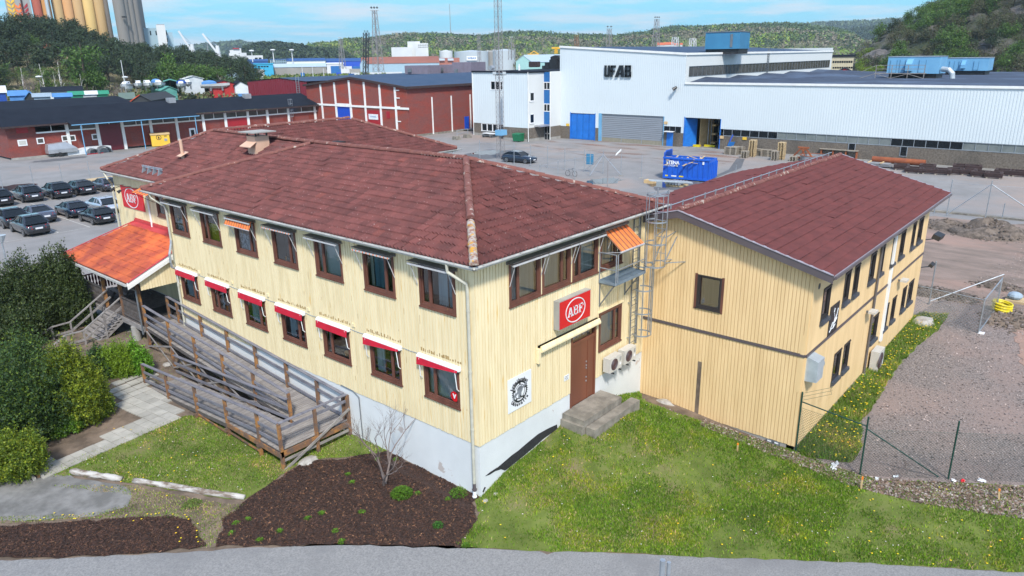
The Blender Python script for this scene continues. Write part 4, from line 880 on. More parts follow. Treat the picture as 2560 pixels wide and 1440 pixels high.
mb=MB(); mb.tube([(-1.42,20.6,.4),(-1.42,20.6,1.72)],.19,20); mb.build('column','concrete',porch)
mb=MB(); mb.beam((-1.35,19.4,4.1),(-1.35,27,4.1),.12,.16); mb.build('eaves_beam','wood_grey',porch)
def balus(y0,y1,x=-1.38):
    mb=MB(); mb.beam((x,y0,2.95),(x,y1,2.95),.10,.05); mb.beam((x,y0,2.1),(x,y1,2.1),.06,.08)
    n=int((y1-y0)/.14)
    for i in range(n):
        y=y0+.07+i*(y1-y0)/n; mb.prism([(x-.012,y-.035,2.13),(x-.012,y+.035,2.13),(x-.012,y+.055,2.4),(x-.012,y+.025,2.52),(x-.012,y+.055,2.68),(x-.012,y+.03,2.93),(x-.012,y-.03,2.93),(x-.012,y-.055,2.68),(x-.012,y-.025,2.52),(x-.012,y-.055,2.4)],(.024,0,0))
    return mb.build('balustrade','wood_dark',porch)
balus(19.85,21.65); balus(23.85,26.6)
mb=MB(); mb.beam((-1.35,26.95,2.95),(1.3,26.95,2.95),.10,.05)
for i in range(18): x=-1.28+i*.145; mb.prism([(x-.035,26.94,2.1),(x+.035,26.94,2.1),(x+.055,26.94,2.4),(x+.025,26.94,2.52),(x+.055,26.94,2.68),(x+.03,26.94,2.93),(x-.03,26.94,2.93),(x-.055,26.94,2.68),(x-.025,26.94,2.52),(x-.055,26.94,2.4)],(0,.024,0))
mb.build('balustrade','plum',porch)
mb=MB(); mb.tube([(-1.98,19.5,4.1),(-1.75,19.5,3.9),(-1.52,19.55,3.7),(-1.52,19.55,1.6)],.04,8); mb.build('downpipe','galv_dark',porch)
# stairs
sy0,sy1=21.85,23.65; xs0,zs0=-1.45,1.95; xs1,zs1=-2.65,1.05; n=7
mb=MB()
for i in range(n):
    x=xs0+(xs1-xs0)*(i+1)/n; z=zs0+(zs1-zs0)*(i+1)/n; mb.box(x-.02,x+.20,sy0,sy1,z-.03,z+.02); 
mb.build('treads','wood_grey',porch)
mb=MB()
for y in (sy0,sy1): mb.prism([(xs0,y,zs0-.02),(xs1-.05,y,zs1-.05),(xs1-.05,y,zs1-.3),(xs0,y,zs0-.32)],(0,.05,0))
each(mb,'stringer','wood_grey',porch)
for y,pts in ((sy0,((305,740),(208,827),(163,838),(135,862))),(sy1,((272,720),(175,805),(128,818),(106,834)))):
    q=[PY(a,b,y) for a,b in pts]; mb=MB()
    for a,b in zip(q,q[1:]): mb.beam(a,b,.09,.05)
    for a,b in zip(q[:3],q[1:3]): mb.beam(a-V3((0,0,.45)),b-V3((0,0,.45)),.05,.09)
    for k in (1,2): mb.beam((q[k].x,y,H(q[k].x,y)-.1),q[k],.07,.07)
    mb.beam(((q[0].x+q[1].x)/2,y,zs1-.2),(q[0]+q[1])/2,.07,.07)
    mb.build('stair_rail','wood_grey',porch)
lp=world_thing('stair_slab','pale concrete slab at the foot of the timber stairs','slab',(-3.3,22.6,1.0)); mb=MB(); mb.box(-4.3,-2.55,21.7,23.8,.6,1.06); mb.build('slab','concrete',lp)
mb=MB(); mb.box(-.55,.75,20.3,21.7,1.962,1.985); o=mb.build('doormat','mat_black'); tag(o,'black rubber mat on the porch deck by the door','mat'); 
# bench and table on the porch
for nm,lb,(x,y) in (('picnic_table','grey timber picnic table on the porch behind the rail','' ) and ('picnic_table','grey timber picnic table under the porch roof',(.2,24.6)),):
    t=world_thing(nm,lb,'table',(x,y,1.96)); mb=MB(); [mb.box(x-.38+i*.16,x-.25+i*.16,y-.9,y+.9,2.68,2.72) for i in range(5)]; mb.build('tabletop','wood_grey',t)
    for s in (-1,1): mb=MB(); mb.box(x+s*.68-.14,x+s*.68+.14,y-.9,y+.9,2.38,2.42); mb.build('seat','wood_grey',t)
    mb=MB()
    for d in (-.6,.6): mb.beam((x-.75,y+d,1.96),(x-.2,y+d,2.68),.05,.09); mb.beam((x+.75,y+d,1.96),(x+.2,y+d,2.68),.05,.09); mb.beam((x-.8,y+d,2.36),(x+.8,y+d,2.36),.05,.08)
    mb.build('legs','wood_dark',t)
# ================================================================ ramp
ramp=world_thing('access_ramp','weathered timber access ramp in two flights with handrails','ramp',(-1.4,12,.3))
def deck(xa,xb,ya,yb,za,zb,name='deck'):
    mb=MB(); n=int(abs(yb-ya)/.118); rr=random.Random(int(ya*10))
    for i in range(n):
        y=ya+(yb-ya)*i/n; z=za+(zb-za)*i/n; s=(yb-ya)/n*.86; zz=(zb-za)/n*.86; j=rr.uniform(-.008,.008)
        mb.prism([(xa+j,y,z-.03),(xb+j,y,z-.03),(xb+j,y+s,z+zz-.03),(xa+j,y+s,z+zz-.03)],(0,0,.033))
    mb.build(name,'wood_grey_x',ramp); mb=MB()
    for x in (xa+.02,xb-.06): mb.beam((x+.02,ya,za-.12),(x+.02,yb,zb-.12),.04,.16)
    mb.build('joists','wood_dark',ramp)
deck(-1.38,-.03,19.5,7.75,1.95,1.02); deck(-2.85,-.03,7.75,6.5,1.02,1.0,'landing'); deck(-2.85,-1.50,16.9,7.75,.33,1.02)
def railing(pts,zt,mids,posts,cap=.12,pm='wood_post'):
    mb=MB()
    for a,b in zip(pts,pts[1:]): mb.beam(V3(a)+V3((0,0,zt)),V3(b)+V3((0,0,zt)),cap,.035)
    mb.build('handrail','wood_rail',ramp)
    for m in mids:
        mb=MB()
        for a,b in zip(pts,pts[1:]): mb.beam(V3(a)+V3((0,0,m)),V3(b)+V3((0,0,m)),.035,.11)
        mb.build('rail','wood_rail',ramp)
    for x,y,zb,zt_ in posts: mb=MB(); mb.box(x-.05,x+.05,y-.05,y+.05,zb,zt_); mb.build('post','wood_post',ramp)
zu=lambda y:1.02+(1.95-1.02)*(y-7.75)/(19.5-7.75); zl=lambda y:1.02+(.33-1.02)*(y-7.75)/(16.9-7.75)
gy=[19.45,17.2,14.95,12.7,10.45,8.1]
railing([(-1.36,19.45,zu(19.45)),(-1.36,8.1,zu(8.1))],1.03,(.62,.28),[(-1.36,y,H(-1.36,y)-.1,zu(y)+1.02) for y in gy])
railing([(-.1,19.9,zu(19.9)),(-.1,6.6,1.0)],1.03,(.62,.12),[(-.1,y,zu(y)-.3,zu(y)+1.02) for y in (19.85,18.9,16.8,14.6,12.4,10.2,8.2,6.62)])
railing([(-2.83,16.83,zl(16.83)),(-2.83,7.8,zl(7.8)),(-2.83,6.48,1.02)],1.0,(.62,.25),[(-2.83,y,H(-2.83,y)-.1,zl(min(y,16.9)) +.98) for y in (16.83,14.69,12.28,9.97,7.81)]+[(-2.83,6.45,.2,2.02)])
railing([(-1.46,16.9,zl(16.9)+.05),(-1.46,8.1,zl(8.1))],.88,(.5,.12),[])
railing([(-2.83,6.46,1.0),(-.06,6.46,1.0)],1.03,(.78,),[(-1.45,6.42,.2,2.02),(-.06,6.42,.2,2.02)])
mb=MB(); mb.beam((-2.86,6.36,.3),(-.06,6.34,1.5),.04,.09); mb.beam((-2.83,6.44,.62),(-.05,6.44,.62),.04,.09); mb.build('brace','wood_grey_x',ramp)
mb=MB(); mb.box(-2.88,-.03,6.40,6.46,.78,.98); mb.box(-2.90,-2.86,6.4,9.97,.75,.93); mb.build('edge_beam','wood_post',ramp)
for a,b in zip(gy[:-1],gy[1:]):
    mb=MB(); mb.beam((-1.40,a,zu(a)-.2),(-1.40,b,H(-1.4,b)+.1),.03,.07); mb.beam((-1.43,b,zu(b)-.2),(-1.43,a,H(-1.4,a)+.1),.03,.07); mb.build('brace','wood_grey',ramp)
mb=MB()
for y in gy: mb.box(-1.36,-.1,y-.05,y+.05,zu(y)-.28,zu(y)-.14)
for y in (12.28,9.97,7.81): mb.box(-2.95,-1.4,y-.04,y+.04,zl(y)-.32,zl(y)-.16)
mb.beam((-2.86,12.2,.5),(-2.86,9.97,.45),.03,.07); mb.beam((-2.86,9.9,.55),(-2.86,7.85,.5),.03,.07); mb.build('cross_beams','wood_post',ramp)
# ================================================================ ground sheets near the building
road,_=sheet('road',[(-22,18),*gp((0,1402),(150,1396),(380,1385),(620,1371),(870,1364),(1170,1372),(1400,1380),(1560,1385),(1750,1392),(1950,1398),(2150,1405),(2330,1418),(2560,1430)),(16,-20),(4,-34),(-34,-12),(-34,18)],.012,'asphalt_road',res=1.5,amp=.035,step=.3)
lawn,LP=sheet('lawn',gp((1190,1262),(1195,1300),(1140,1368),(1400,1382),(1750,1394),(2150,1407),(2560,1432),(2700,1400),(2560,1215),(2300,1205),(2160,1195),(2060,1160),(1985,1128),(1850,1088),(1750,1052),(1680,1030),(1605,1000))+[(9.5,-.02),(9.5,.2),(0,.3)],.02,'lawn_soil',res=.5,amp=.03)
verge,VP=sheet('lawn',gp((462,1040),(560,1040),(700,1100),(868,1040))+[(0.1,6.0),(-.0,4.4)]+gp((905,1140),(760,1150),(690,1200),(610,1252),(500,1238),(330,1210),(200,1190),(95,1196),(160,1160),(300,1100))+[],.02,'lawn_soil',res=.5,amp=.04)
gap,GP_=sheet('bank_grass',gp((120,1215),(330,1215),(560,1262),(620,1262),(560,1300),(540,1368),(500,1372),(480,1300),(280,1296),(0,1312),(0,1295),(240,1285),(320,1262),(330,1240)),.016,'soil',res=.4,amp=.05)
oldp,OP=sheet('old_pavement',gp((-40,1150),(60,1175),(190,1195),(310,1215),(330,1240),(322,1265),(240,1292),(0,1305),(-120,1300),(-160,1200)),.026,'asphalt_old',res=.8,amp=.06)
b1,B1=sheet('bark_bed',gp((905,1140),(870,1148),(760,1155),(690,1205),(610,1255),(560,1300),(545,1368),(870,1361),(1150,1368),(1185,1300),(1185,1258))+[(-.02,.1),(-.02,4.4)],.030,'bark_bed',res=.5,amp=.07)
b2_,B2=sheet('bark_bed',gp((-150,1330),(0,1316),(240,1303),(400,1293),(478,1300),(520,1368),(380,1382),(150,1394),(-150,1402)),.030,'bark_bed',res=.5,amp=.07)
ub,UB=sheet('soil_bed',[(-1.5,22.5),(0,19.5),(0,6.4),(-2.8,6.6),(-2.9,9),(-2.9,16.9),(-2.2,19),(-5,17.5),(-5.5,14),(-8,14.5),(-11,14),(-14,24),(-6,30),(-1.5,27)],.014,'soil',res=.6,amp=.05)
gl,GL_=sheet('gravel_lot',[(9.5,-6.3),(9.3,-6.6)]+gp((2060,1160),(2160,1195),(2300,1205),(2560,1215))+[(24,-26),(52,-26),(52,-9.5),(27,-6.2)],.012,'gravel',res=1.2,amp=.05)
dl,DL=sheet('dirt_yard',[(26.6,-6.2),(26.6,-2),(30,-1)]+gp((2330,540),(2420,550),(2500,565),(2560,560))+[(60,-30),(40,-34)]+gp((2560,960),(2530,800),(2470,770),(2290,720)),.024,'dirt',res=1.2,amp=.15)
sg,SG=sheet('weed_strip',[(9.6,-6.3),(26.3,-6.3),(27.5,-6.4)]+gp((2370,790),(2340,830),(2290,870),(2250,910),(2215,960),(2190,1010),(2150,1060),(2150,1120),(2130,1160),(2060,1150))+[(9.3,-6.6)],.03,'lawn_soil',res=.5,amp=.06)
sheet('bare_soil',[(9.6,.2),(9.6,-6.6),(18,-16),(24,-24),(8,-22),(-2,-5),(-6,3),(0,.3)],.004,'soil',res=.6); sheet('bare_soil',[(-13,21.5),(-1.5,21.5),(-1.5,16),(-2.8,16),(-2.8,6.4),(0.1,6.4),(.1,.2),(-3,-3),(-14,8)],.004,'soil',res=.6)
# paving flags
pv=[]; mb=MB(); rr=random.Random(5)
corner=G(95,1190); ux=V3((G(455,1042)-G(95,1190))[:2]+(0,)) if 0 else None
PA,PB,PC,PDq=[V3(G(*q)) for q in ((70,1180),(108,1200),(463,1042),(380,985))]
ud=V3(((PC-PB).x,(PC-PB).y,0)).normalized(); vd=V3((-ud.y,ud.x,0))
if (V3(G(300,960))-PB).dot(vd)<0: vd=-vd
P1g=[tuple(q[:2]) for q in gp((66,1178),(108,1200),(463,1044),(420,995),(365,950),(395,930),(330,930),(300,950),(268,985),(352,1043),(240,1105))]
LL=.42
for i in range(-6,34):
    for j in range(-6,24):
        c=PB+ud*((i+.5)*LL)+vd*((j+.5)*LL)
        if inpoly(c.x,c.y,P1g):
            z=H(c.x,c.y)+.05+rr.uniform(-.006,.006); g=.008; s=rr.uniform(.86,1.08)
            p=PB+ud*(i*LL+g)+vd*(j*LL+g); mb.obox((p.x,p.y,z-.05),ud*(LL-2*g),vd*(LL-2*g),(0,0,.05),0,(s,s,s*.98))
pavo=mb.build('paved_path','slab',kind='structure')
# ================================================================ scattered leaves, chips and flowers
def bbox(P): xs=[p[0] for p in P]; ys=[p[1] for p in P]; return min(xs),max(xs),min(ys),max(ys)
def scatter(P,n,rng,excl=()):
    x0,x1,y0,y1=bbox(P); o=[]; k=0
    while len(o)<n and k<n*30:
        k+=1; x=rng.uniform(x0,x1); y=rng.uniform(y0,y1)
        if inpoly(x,y,P): o.append((x,y))
    return o
def blades(name,P,n,label,cols,h0=.03,h1=.08,seed=1,matn='grass',dens=None,w=.012,kind='stuff'):
    rng=random.Random(seed); pts=scatter(P,n,rng); V=[];C=[];Q=[]
    for x,y in pts:
        if dens and rng.random()>dens(x,y): continue
        z=H(x,y)+.02; a=rng.uniform(0,6.28); hh=rng.uniform(h0,h1); l=rng.uniform(-.6,.6)*hh; l2=rng.uniform(-.6,.6)*hh; ww=w*rng.uniform(.7,1.6)
        dx,dy=math.cos(a)*ww,math.sin(a)*ww; k=len(V); V+=[(x-dx,y-dy,z),(x+dx,y+dy,z),(x+l+dx*.2,y+l2+dy*.2,z+hh),(x+l-dx*.2,y+l2-dy*.2,z+hh)]; c=rng.choice(cols); s=rng.uniform(.75,1.3); C+=[(c[0]*s,c[1]*s,c[2]*s)]*4; Q.append((k,k+1,k+2,k+3))
    return npmesh(name,V,Q,C,matn,kind=kind,label=label,cat='grass')
from mathutils import noise as mn
def patchy(x,y,f=.35,t=.0): return max(.10,min(1,.70+1.9*mn.noise(V3((x*f,y*f,3.1)))+.9*mn.noise(V3((x*1.6,y*1.6,5)))-t))
GR=[(.15,.28,.006),(.19,.34,.008),(.10,.22,.008),(.26,.36,.03),(.08,.18,.006)]; DRY=[(.40,.36,.17),(.34,.29,.15)]
blades('grass',LP,150000,'short lush green lawn in front of the two yellow buildings',GR+GR+DRY[:1],.03,.085,1,dens=lambda x,y:patchy(x,y)*(1-.75*ss((x-3-(-y)*.28)/4) if y<-9 else 1))
blades('grass',VP,42000,'short green lawn between the ramp and the grey logs',GR+DRY,.025,.06,2,dens=patchy)
blades('grass',GP_,9000,'thin yellowish grass between the old asphalt and the bark beds',GR[1:4]+DRY*2,.02,.05,3,dens=lambda x,y:.55)
blades('grass',SG,42000,'long rough grass strip along the barrack side wall',[(.13,.26,.012),(.17,.31,.015),(.22,.30,.05),(.34,.31,.14)],.06,.22,4,w=.014)
blades('grass',UB,7000,'sparse grass under the timber ramp',GR,.02,.06,5,dens=lambda x,y:1 if x>-3.4 else .04)
def chips(name,P,n,label,cols,s0,s1,seed,off=.035,lift=.02,cat='bark mulch',asp=.3,matn='chips'):
    rng=random.Random(seed); V=[];C=[];Q=[]
    for x,y in scatter(P,n,rng):
        z=H(x,y)+off+rng.uniform(0,lift); a=rng.uniform(0,6.28); L=rng.uniform(s0,s1); w=L*rng.uniform(asp*.6,asp*1.4); t=rng.uniform(-.5,.5); t2=rng.uniform(-.5,.5)
        ux,uy=math.cos(a)*L,math.sin(a)*L; vx,vy=-math.sin(a)*w,math.cos(a)*w; k=len(V)
        V+=[(x-ux-vx,y-uy-vy,z-t*L-t2*w),(x+ux-vx,y+uy-vy,z+t*L-t2*w),(x+ux+vx,y+uy+vy,z+t*L+t2*w),(x-ux+vx,y-uy+vy,z-t*L+t2*w)]; c=rng.choice(cols); s=rng.uniform(.6,1.4); C+=[(c[0]*s,c[1]*s,c[2]*s)]*4; Q.append((k,k+1,k+2,k+3))
    return npmesh(name,V,Q,C,matn,kind='stuff',label=label,cat=cat)
BK=[(.055,.026,.018),(.075,.034,.022),(.04,.020,.014),(.028,.015,.012),(.10,.045,.025)]
chips('bark_chips',B1,26000,'dark brown bark chips in the bed around the bare shrub',BK*4+[(.24,.12,.06)],.015,.045,11)
chips('bark_chips',B2,15000,'dark brown bark chips in the bed along the path at lower left',BK*4+[(.17,.09,.05)],.015,.045,12)
chips('pebbles',GL_,26000,'loose pale pebbles over the gravel lot',[(.34,.29,.27),(.22,.19,.18),(.45,.36,.32),(.10,.085,.08)],.012,.035,13,off=.02,cat='gravel',asp=.7)
LPs=gp((1985,1135),(2060,1160),(2200,1200),(2400,1210),(2560,1220),(2620,1300),(2560,1300),(2300,1260),(2120,1215),(2000,1165),(1850,1105),(1750,1065),(1760,1050),(1900,1100))
chips('leaf_litter',LPs,9000,'dead brown leaves and litter along the green fence line',[(.20,.13,.09),(.28,.20,.15),(.12,.08,.06),(.38,.33,.29)],.02,.05,14,off=.03,cat='leaf litter',asp=.6)
def flowers(name,pts,label,seed,r=.02,col=(.85,.62,.01),hh=(.05,.11)):
    rng=random.Random(seed); mb=MB()
    for x,y in pts:
        z=H(x,y)+rng.uniform(*hh); n=6; vs=[(x+math.cos(k*1.047)*r,y+math.sin(k*1.047)*r,z) for k in range(n)]+[(x,y,z+.012)]
        mb.add(vs,[(k,(k+1)%n,6) for k in range(n)],0,(rng.uniform(.8,1.1),rng.uniform(.8,1.05),1))
    return mb.build(name,mat('petal_'+str(seed),col,.7,attr=True),kind='stuff',label=label,cat='flowers')
rg=random.Random(8)
flowers('dandelions',scatter(SG,230,rg),'yellow dandelions crowding the strip along the barrack wall',31,r=.035,hh=(.16,.28))
flowers('dandelions',[p for p in scatter(LP,110,rg) if mn.noise(V3((p[0]*.5,p[1]*.5,9)))>-.05],'yellow dandelions dotted over the front lawn',32,r=.028)
flowers('dandelions',gp(*[(150+rg.uniform(-90,330),1300+rg.uniform(-14,6)) for _ in range(22)],*[(rg.uniform(440,520),rg.uniform(1290,1372)) for _ in range(9)],*[(rg.uniform(240,560),rg.uniform(1060,1250)) for _ in range(30)]),'yellow dandelions at the edges of the bark beds',33,r=.028)
flowers('daisies',scatter(LP,90,rg)+scatter(VP,40,rg),'tiny white petals and debris scattered over the grass',34,r=.02,col=(.7,.68,.6))
# weeds in the bark
def tuft(P,label,n,r,hh,col,seed,name='weed_plant',cat='plant',group=None,lw=.03,matn='leaf',lie=.5):
    rng=random.Random(seed); V=[];C=[];Q=[]
    for i in range(n):
        a=rng.uniform(0,6.28); d=r*math.sqrt(rng.random()); x,y=math.cos(a)*d,math.sin(a)*d; z=hh*(1-(d/r)**2*.7)*rng.uniform(.3,1)
        b=rng.uniform(0,6.28); L=lw*rng.uniform(.8,1.8); tz=rng.uniform(-lie,lie)*L; ux,uy=math.cos(b)*L,math.sin(b)*L; vx,vy=-math.sin(b)*L*.4,math.cos(b)*L*.4; k=len(V)
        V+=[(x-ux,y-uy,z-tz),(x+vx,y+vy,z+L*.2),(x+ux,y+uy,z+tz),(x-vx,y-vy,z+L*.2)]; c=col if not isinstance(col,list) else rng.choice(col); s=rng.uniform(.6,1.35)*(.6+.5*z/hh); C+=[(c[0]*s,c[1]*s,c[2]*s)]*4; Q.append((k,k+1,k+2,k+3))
    return npmesh(name,V,Q,C,matn,loc=P,label=label,cat=cat,group=group)
LG=(.10,.22,.012)
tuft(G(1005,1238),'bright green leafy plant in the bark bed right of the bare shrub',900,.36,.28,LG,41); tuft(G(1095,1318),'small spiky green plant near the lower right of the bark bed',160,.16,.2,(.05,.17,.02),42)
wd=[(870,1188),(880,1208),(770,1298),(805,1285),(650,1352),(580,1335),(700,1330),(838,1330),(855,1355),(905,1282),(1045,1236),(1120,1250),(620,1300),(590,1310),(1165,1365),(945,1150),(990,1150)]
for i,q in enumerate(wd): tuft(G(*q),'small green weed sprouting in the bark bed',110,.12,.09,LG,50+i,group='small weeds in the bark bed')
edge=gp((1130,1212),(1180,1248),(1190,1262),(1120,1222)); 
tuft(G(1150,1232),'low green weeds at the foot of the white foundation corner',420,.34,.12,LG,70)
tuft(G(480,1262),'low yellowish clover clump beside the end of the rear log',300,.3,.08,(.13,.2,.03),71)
# ================================================================ white factory hall
def corr(mb,fr,u0,u1,z0,z1,ops=(),pitch=.33,t=.028,m=0):
    f=fnz(z1); n=int((u1-u0)/pitch)
    boards(mb,fr,u1,z0,f,list(ops),pitch=pitch,bw=pitch*.5,t=t,m=m,u0=u0)
    wall(mb,fr,u1,z0,f,list(ops),m,u0)
hall=world_thing('factory_hall','large white corrugated factory hall with blue doors and UFAB lettering','building',(86.2,40,0))
FH=Fr((86.2,61.2,0),(0,-1,0)); U=lambda px,py:FH.uv(px,py)
def op(a,b): p,q=U(*a),U(*b); return (p[0],q[0],p[1],q[1])
dB=op((1426.5,349.6),(1487.5,281.3)); dS=op((1502.7,354),(1659.5,288)); dO=op((1709,368),(1802,297)); dB=(dB[0],dB[1],0,4.25); dS=(dS[0],dS[1],0,4.35); dO=(dO[0],dO[1],0,4.35); 
dP=op((1665.6,365),(1683,333)); dP=(dP[0],dP[1],0,2.1)
wS=(dS[1]+.15,dS[1]+3.0,2.02,2.95); ops=[dB,dS,dO]
zt=lambda u:14.72-(14.72-13.3)*u/22.8
mb=MB(); lo=lambda u:2.05
corr(mb,FH,0,22.8,2.05,zt,ops+[wS]); corr(mb,FH,22.8,110,2.98,9.3,[dO]); wall(mb,FH,23.9,2.05,2.98,[dO],0,22.8); mb.build('cladding','render_white',hall)
mb=MB(); FS_=Fr((86.2,38.4,0),(1,0,0)); wu=(.65,65.2,10.45,12.05)
q0=FS_.uv(1723.5,163); q1=FS_.uv(2073,169.8); q2=FS_.uv(2073,152.7); q3=FS_.uv(1723.5,188.7)
wu=(q0[0],q1[0],(q1[1]+q3[1])/2,(q0[1]+q2[1])/2)
wall(mb,FS_,65,9,13.3,[wu]); wall(mb,Fr((151.2,38.4,0),(0,1,0)),22.8,0,14,[]); wall(mb,Fr((86.2,61.2,0),(-1,0,0)),0,0,14,[],0,-65); wall(mb,Fr((151.2,61.2,0),(-1,0,0)),65,0,14.7,[]); mb.build('side_cladding','render_white_sunlit',hall)
mb=MB(); z=14.75
mb.box(86.1,86.4,38.3,61.3,0,0) if 0 else None
for p,q in (((86.15,61.25,14.72),(86.15,38.35,13.32)),((86.15,38.35,13.32),(151.2,38.35,13.32))): mb.beam(p,q,.25,.30)
mb.beam((86.15,38.35,9.25),(86.15,-49,9.25),.25,.28); mb.build('parapet','white_trim',hall)
mb=MB(); mb.poly([(86.2,61.2,14.7),(86.2,38.4,13.35),(151.2,38.4,13.35),(151.2,61.2,14.7)]); mb.build('roof','roof_blue2',hall)
mb=MB(); xs=[86.25,92.8,98.5,104.5,110,115.8,122,127.9,135,142.9,150]; zz=[9.2,9.95,9.2,9.9,9.2,9.9,9.2,9.9,9.2,9.9,9.2]
vs=[]; 
for x,z in zip(xs,zz): vs+=[(x,38.38,z if x<90 else z-.0),(x,24,9.2 if x<90 else 9.2+.1),(x,-49,9.2+.0)]
mb.add(vs,[(3*i+1,3*i+4,3*i+3,3*i) for i in range(10)]+[(3*i+2,3*i+5,3*i+4,3*i+1) for i in range(10)]); mb.build('low_roof','roof_blue',hall)
mb=MB(); wall(mb,FH,61,0,2.05,[dB,dS,dO,dP,(0,-1,0,0)]); wall(mb,FH,110,0,2.02,[op((2121,377.6),(2138,362)),op((2250,389),(2268,371))],0,61) if 0 else wall(mb,FH,110,0,2.02,[],0,61); mb.build('pebble_dash_wall','pebble_dash',hall)
mb=MB(); FH.box(mb,23.0,110,0,.12,.0,.35); mb.build('plinth','concrete',hall)
# doors
mb=MB(); u0,u1,_,h=dB; n=4
for i in range(n): a=u0+(u1-u0)*i/n+.03; b=u0+(u1-u0)*(i+1)/n-.03; FH.box(mb,a,b,.05,h-.05,-.15,-.1); [FH.box(mb,a+.12,b-.12,z,z+1.15,-.1,-.08) for z in (.25,1.55,2.85)]
FH.box(mb,u0-.12,u0,0,h+.1,-.1,.05); FH.box(mb,u1,u1+.12,0,h+.1,-.1,.05); mb.build('folding_door','door_blue',hall)
mb=MB(); u0,u1,_,h=dS
for i in range(13): z=.62+(h-.62)*i/13; FH.box(mb,u0,u1,z+.02,z+(h-.62)/13-.02,-.2,-.14)
for k in (0,1/3,2/3,1): FH.box(mb,u0+(u1-u0-.08)*k,u0+(u1-u0-.08)*k+.08,0,h,-.15,-.1)
sh=mb.build('roller_shutter','shutter_grey',hall); mb=MB(); FH.box(mb,u0,u1,0,.62,-.2,-.13); mb.build('bottom_strip','dirt_strip',sh); mb=MB(); FH.box(mb,u0-.55,u0,0,h+.05,-.1,.04); FH.box(mb,u1,u1+.12,0,h,-.1,.04); mb.build('frame','plant_blue',sh)
mb=MB(); u0,u1,_,h=dP; FH.box(mb,u0,u1,0,h,-.1,.02); od=mb.build('door','door_blue',hall); mb=MB(); FH.box(mb,u0-.2,u1+.2,h+.05,h+.15,0,.7); mb.build('door_canopy','white',od)
mb=MB(); FH.rect(mb,wS[0],wS[1],wS[2],wS[3],-.05); mb.build('window','car_glass',hall); mb=MB(); [FH.box(mb,wS[0]+(wS[1]-wS[0])*k/3-.04,wS[0]+(wS[1]-wS[0])*k/3+.04,wS[2],wS[3],-.05,.0) for k in range(4)]; mb.build('window_frame','galv_dark',hall)
# open doorway with racking inside
u0,u1,_,h=dO; mb=MB(); P=FH.p
mb.poly([P(u0-3,0.02,-14),P(u1+6,.02,-14),P(u1+6,h+2,-14),P(u0-3,h+2,-14)]); mb.poly([P(u0,h,-.05),P(u0,h,-14),P(u1+6,h,-14),P(u1+6,h,-.05)]); mb.poly([P(u0-.0,0,-14),P(u0-.0,h,-14),P(u0,h,-.1),P(u0,0,-.1)]); mb.poly([P(u1+6,0,-.1),P(u1+6,h,-.1),P(u1+6,h,-14),P(u1+6,0,-14)]); mb.build('interior','interior',hall)
mb=MB(); mb.poly([P(u0-.05,.012,.0),P(u1+6,.012,.0),P(u1+6,.012,-14),P(u0-.05,.012,-14)]); mb.build('interior_floor','concrete_dirty',hall)
mb=MB(); FH.box(mb,u0,u0+.05,0,h,-2.0,.0); FH.box(mb,u1,u1+.1,0,h,-.1,.06); FH.box(mb,u0-.12,u0,0,h+.1,-.1,.06); mb.obox(P(u0+.03,.05,-.05),V3((1.9,-1.0,0)),V3((.03,.06,0)),(0,0,h-.2)); mb.build('sliding_door','door_blue',hall)
mb=MB(); mb.obox(P(u0+1.4,0,-2.4),V3((2.6,-.9,0)),(.05,.15,0),(0,0,h-.3)); mb.build('inner_gate','fresh_wood',hall)
mb=MB()
for i in range(5):
    for j in range(2):
        q=P(u0+2.3+i*.72,0,-3.2-j*1.0-i*1.9); mb.box(q.x-.04,q.x+.04,q.y-.04,q.y+.04,0,4.1)
    a=P(u0+2.3+i*.72,0,-3.2-i*1.9); b=P(u0+2.3+i*.72,0,-4.2-i*1.9)
    for k in range(5): mb.beam(a+V3((0,0,.2+k*.75)),b+V3((0,0,.2+(k+1)*.75 if k%2==0 else .2+k*.75)),.03,.03)
mb.build('racking','galv',hall)
mb=MB()
for i in range(4):
    for k in range(3): q=P(u0+2.5+i*.72,0,-3.9-i*1.9); mb.box(q.x,q.x+1.2,q.y-.6,q.y+.0,.3+k*1.3,.55+k*1.3)
mb.build('stored_goods','fresh_wood',hall); mb=MB()
FH.box(mb,u0+.9,u0+1.9,.0,.3,-1.7,-1.2); FH.box(mb,u0+2.2,u0+3.9,0,.3,-2.6,-2.2); each(mb,'floor_guard','yellow_plastic',hall)
# long window bands
def band(fr,u0,u1,z0,z1,n,parent,name='window_band',fm='galv',two=True,seed=1,mats=('car_glass','pane_frost')):
    mb=MB(); rr=random.Random(seed)
    for i in range(n):
        a=u0+(u1-u0)*i/n; b=u0+(u1-u0)*(i+1)/n; fr.rect(mb,a,b,z0,z1,-.06,0 if (two and i%17<6) else (1 if two else 0))
        fr.box(mb,a-.03,a+.03,z0,z1,-.06,.0,2)
    fr.box(mb,u0,u1,z0-.05,z0+.03,-.06,.03,2); fr.box(mb,u0,u1,z1-.03,z1+.04,-.06,.03,2)
    return mb.build(name,[mats[0],mats[1],fm],parent)
mat('pane_frost',(.20,.22,.21),.35,(.13,.15,.15),.6,6); mat('pane_dark',(.05,.05,.045),.15,(.09,.085,.075),.8,5)
band(FH,23.9+5.4,110,2.06,2.96,62,hall,seed=3); band(FS_,*wu,44,hall,two=False,mats=('pane_dark','pane_dark'),fm='galv_dark')
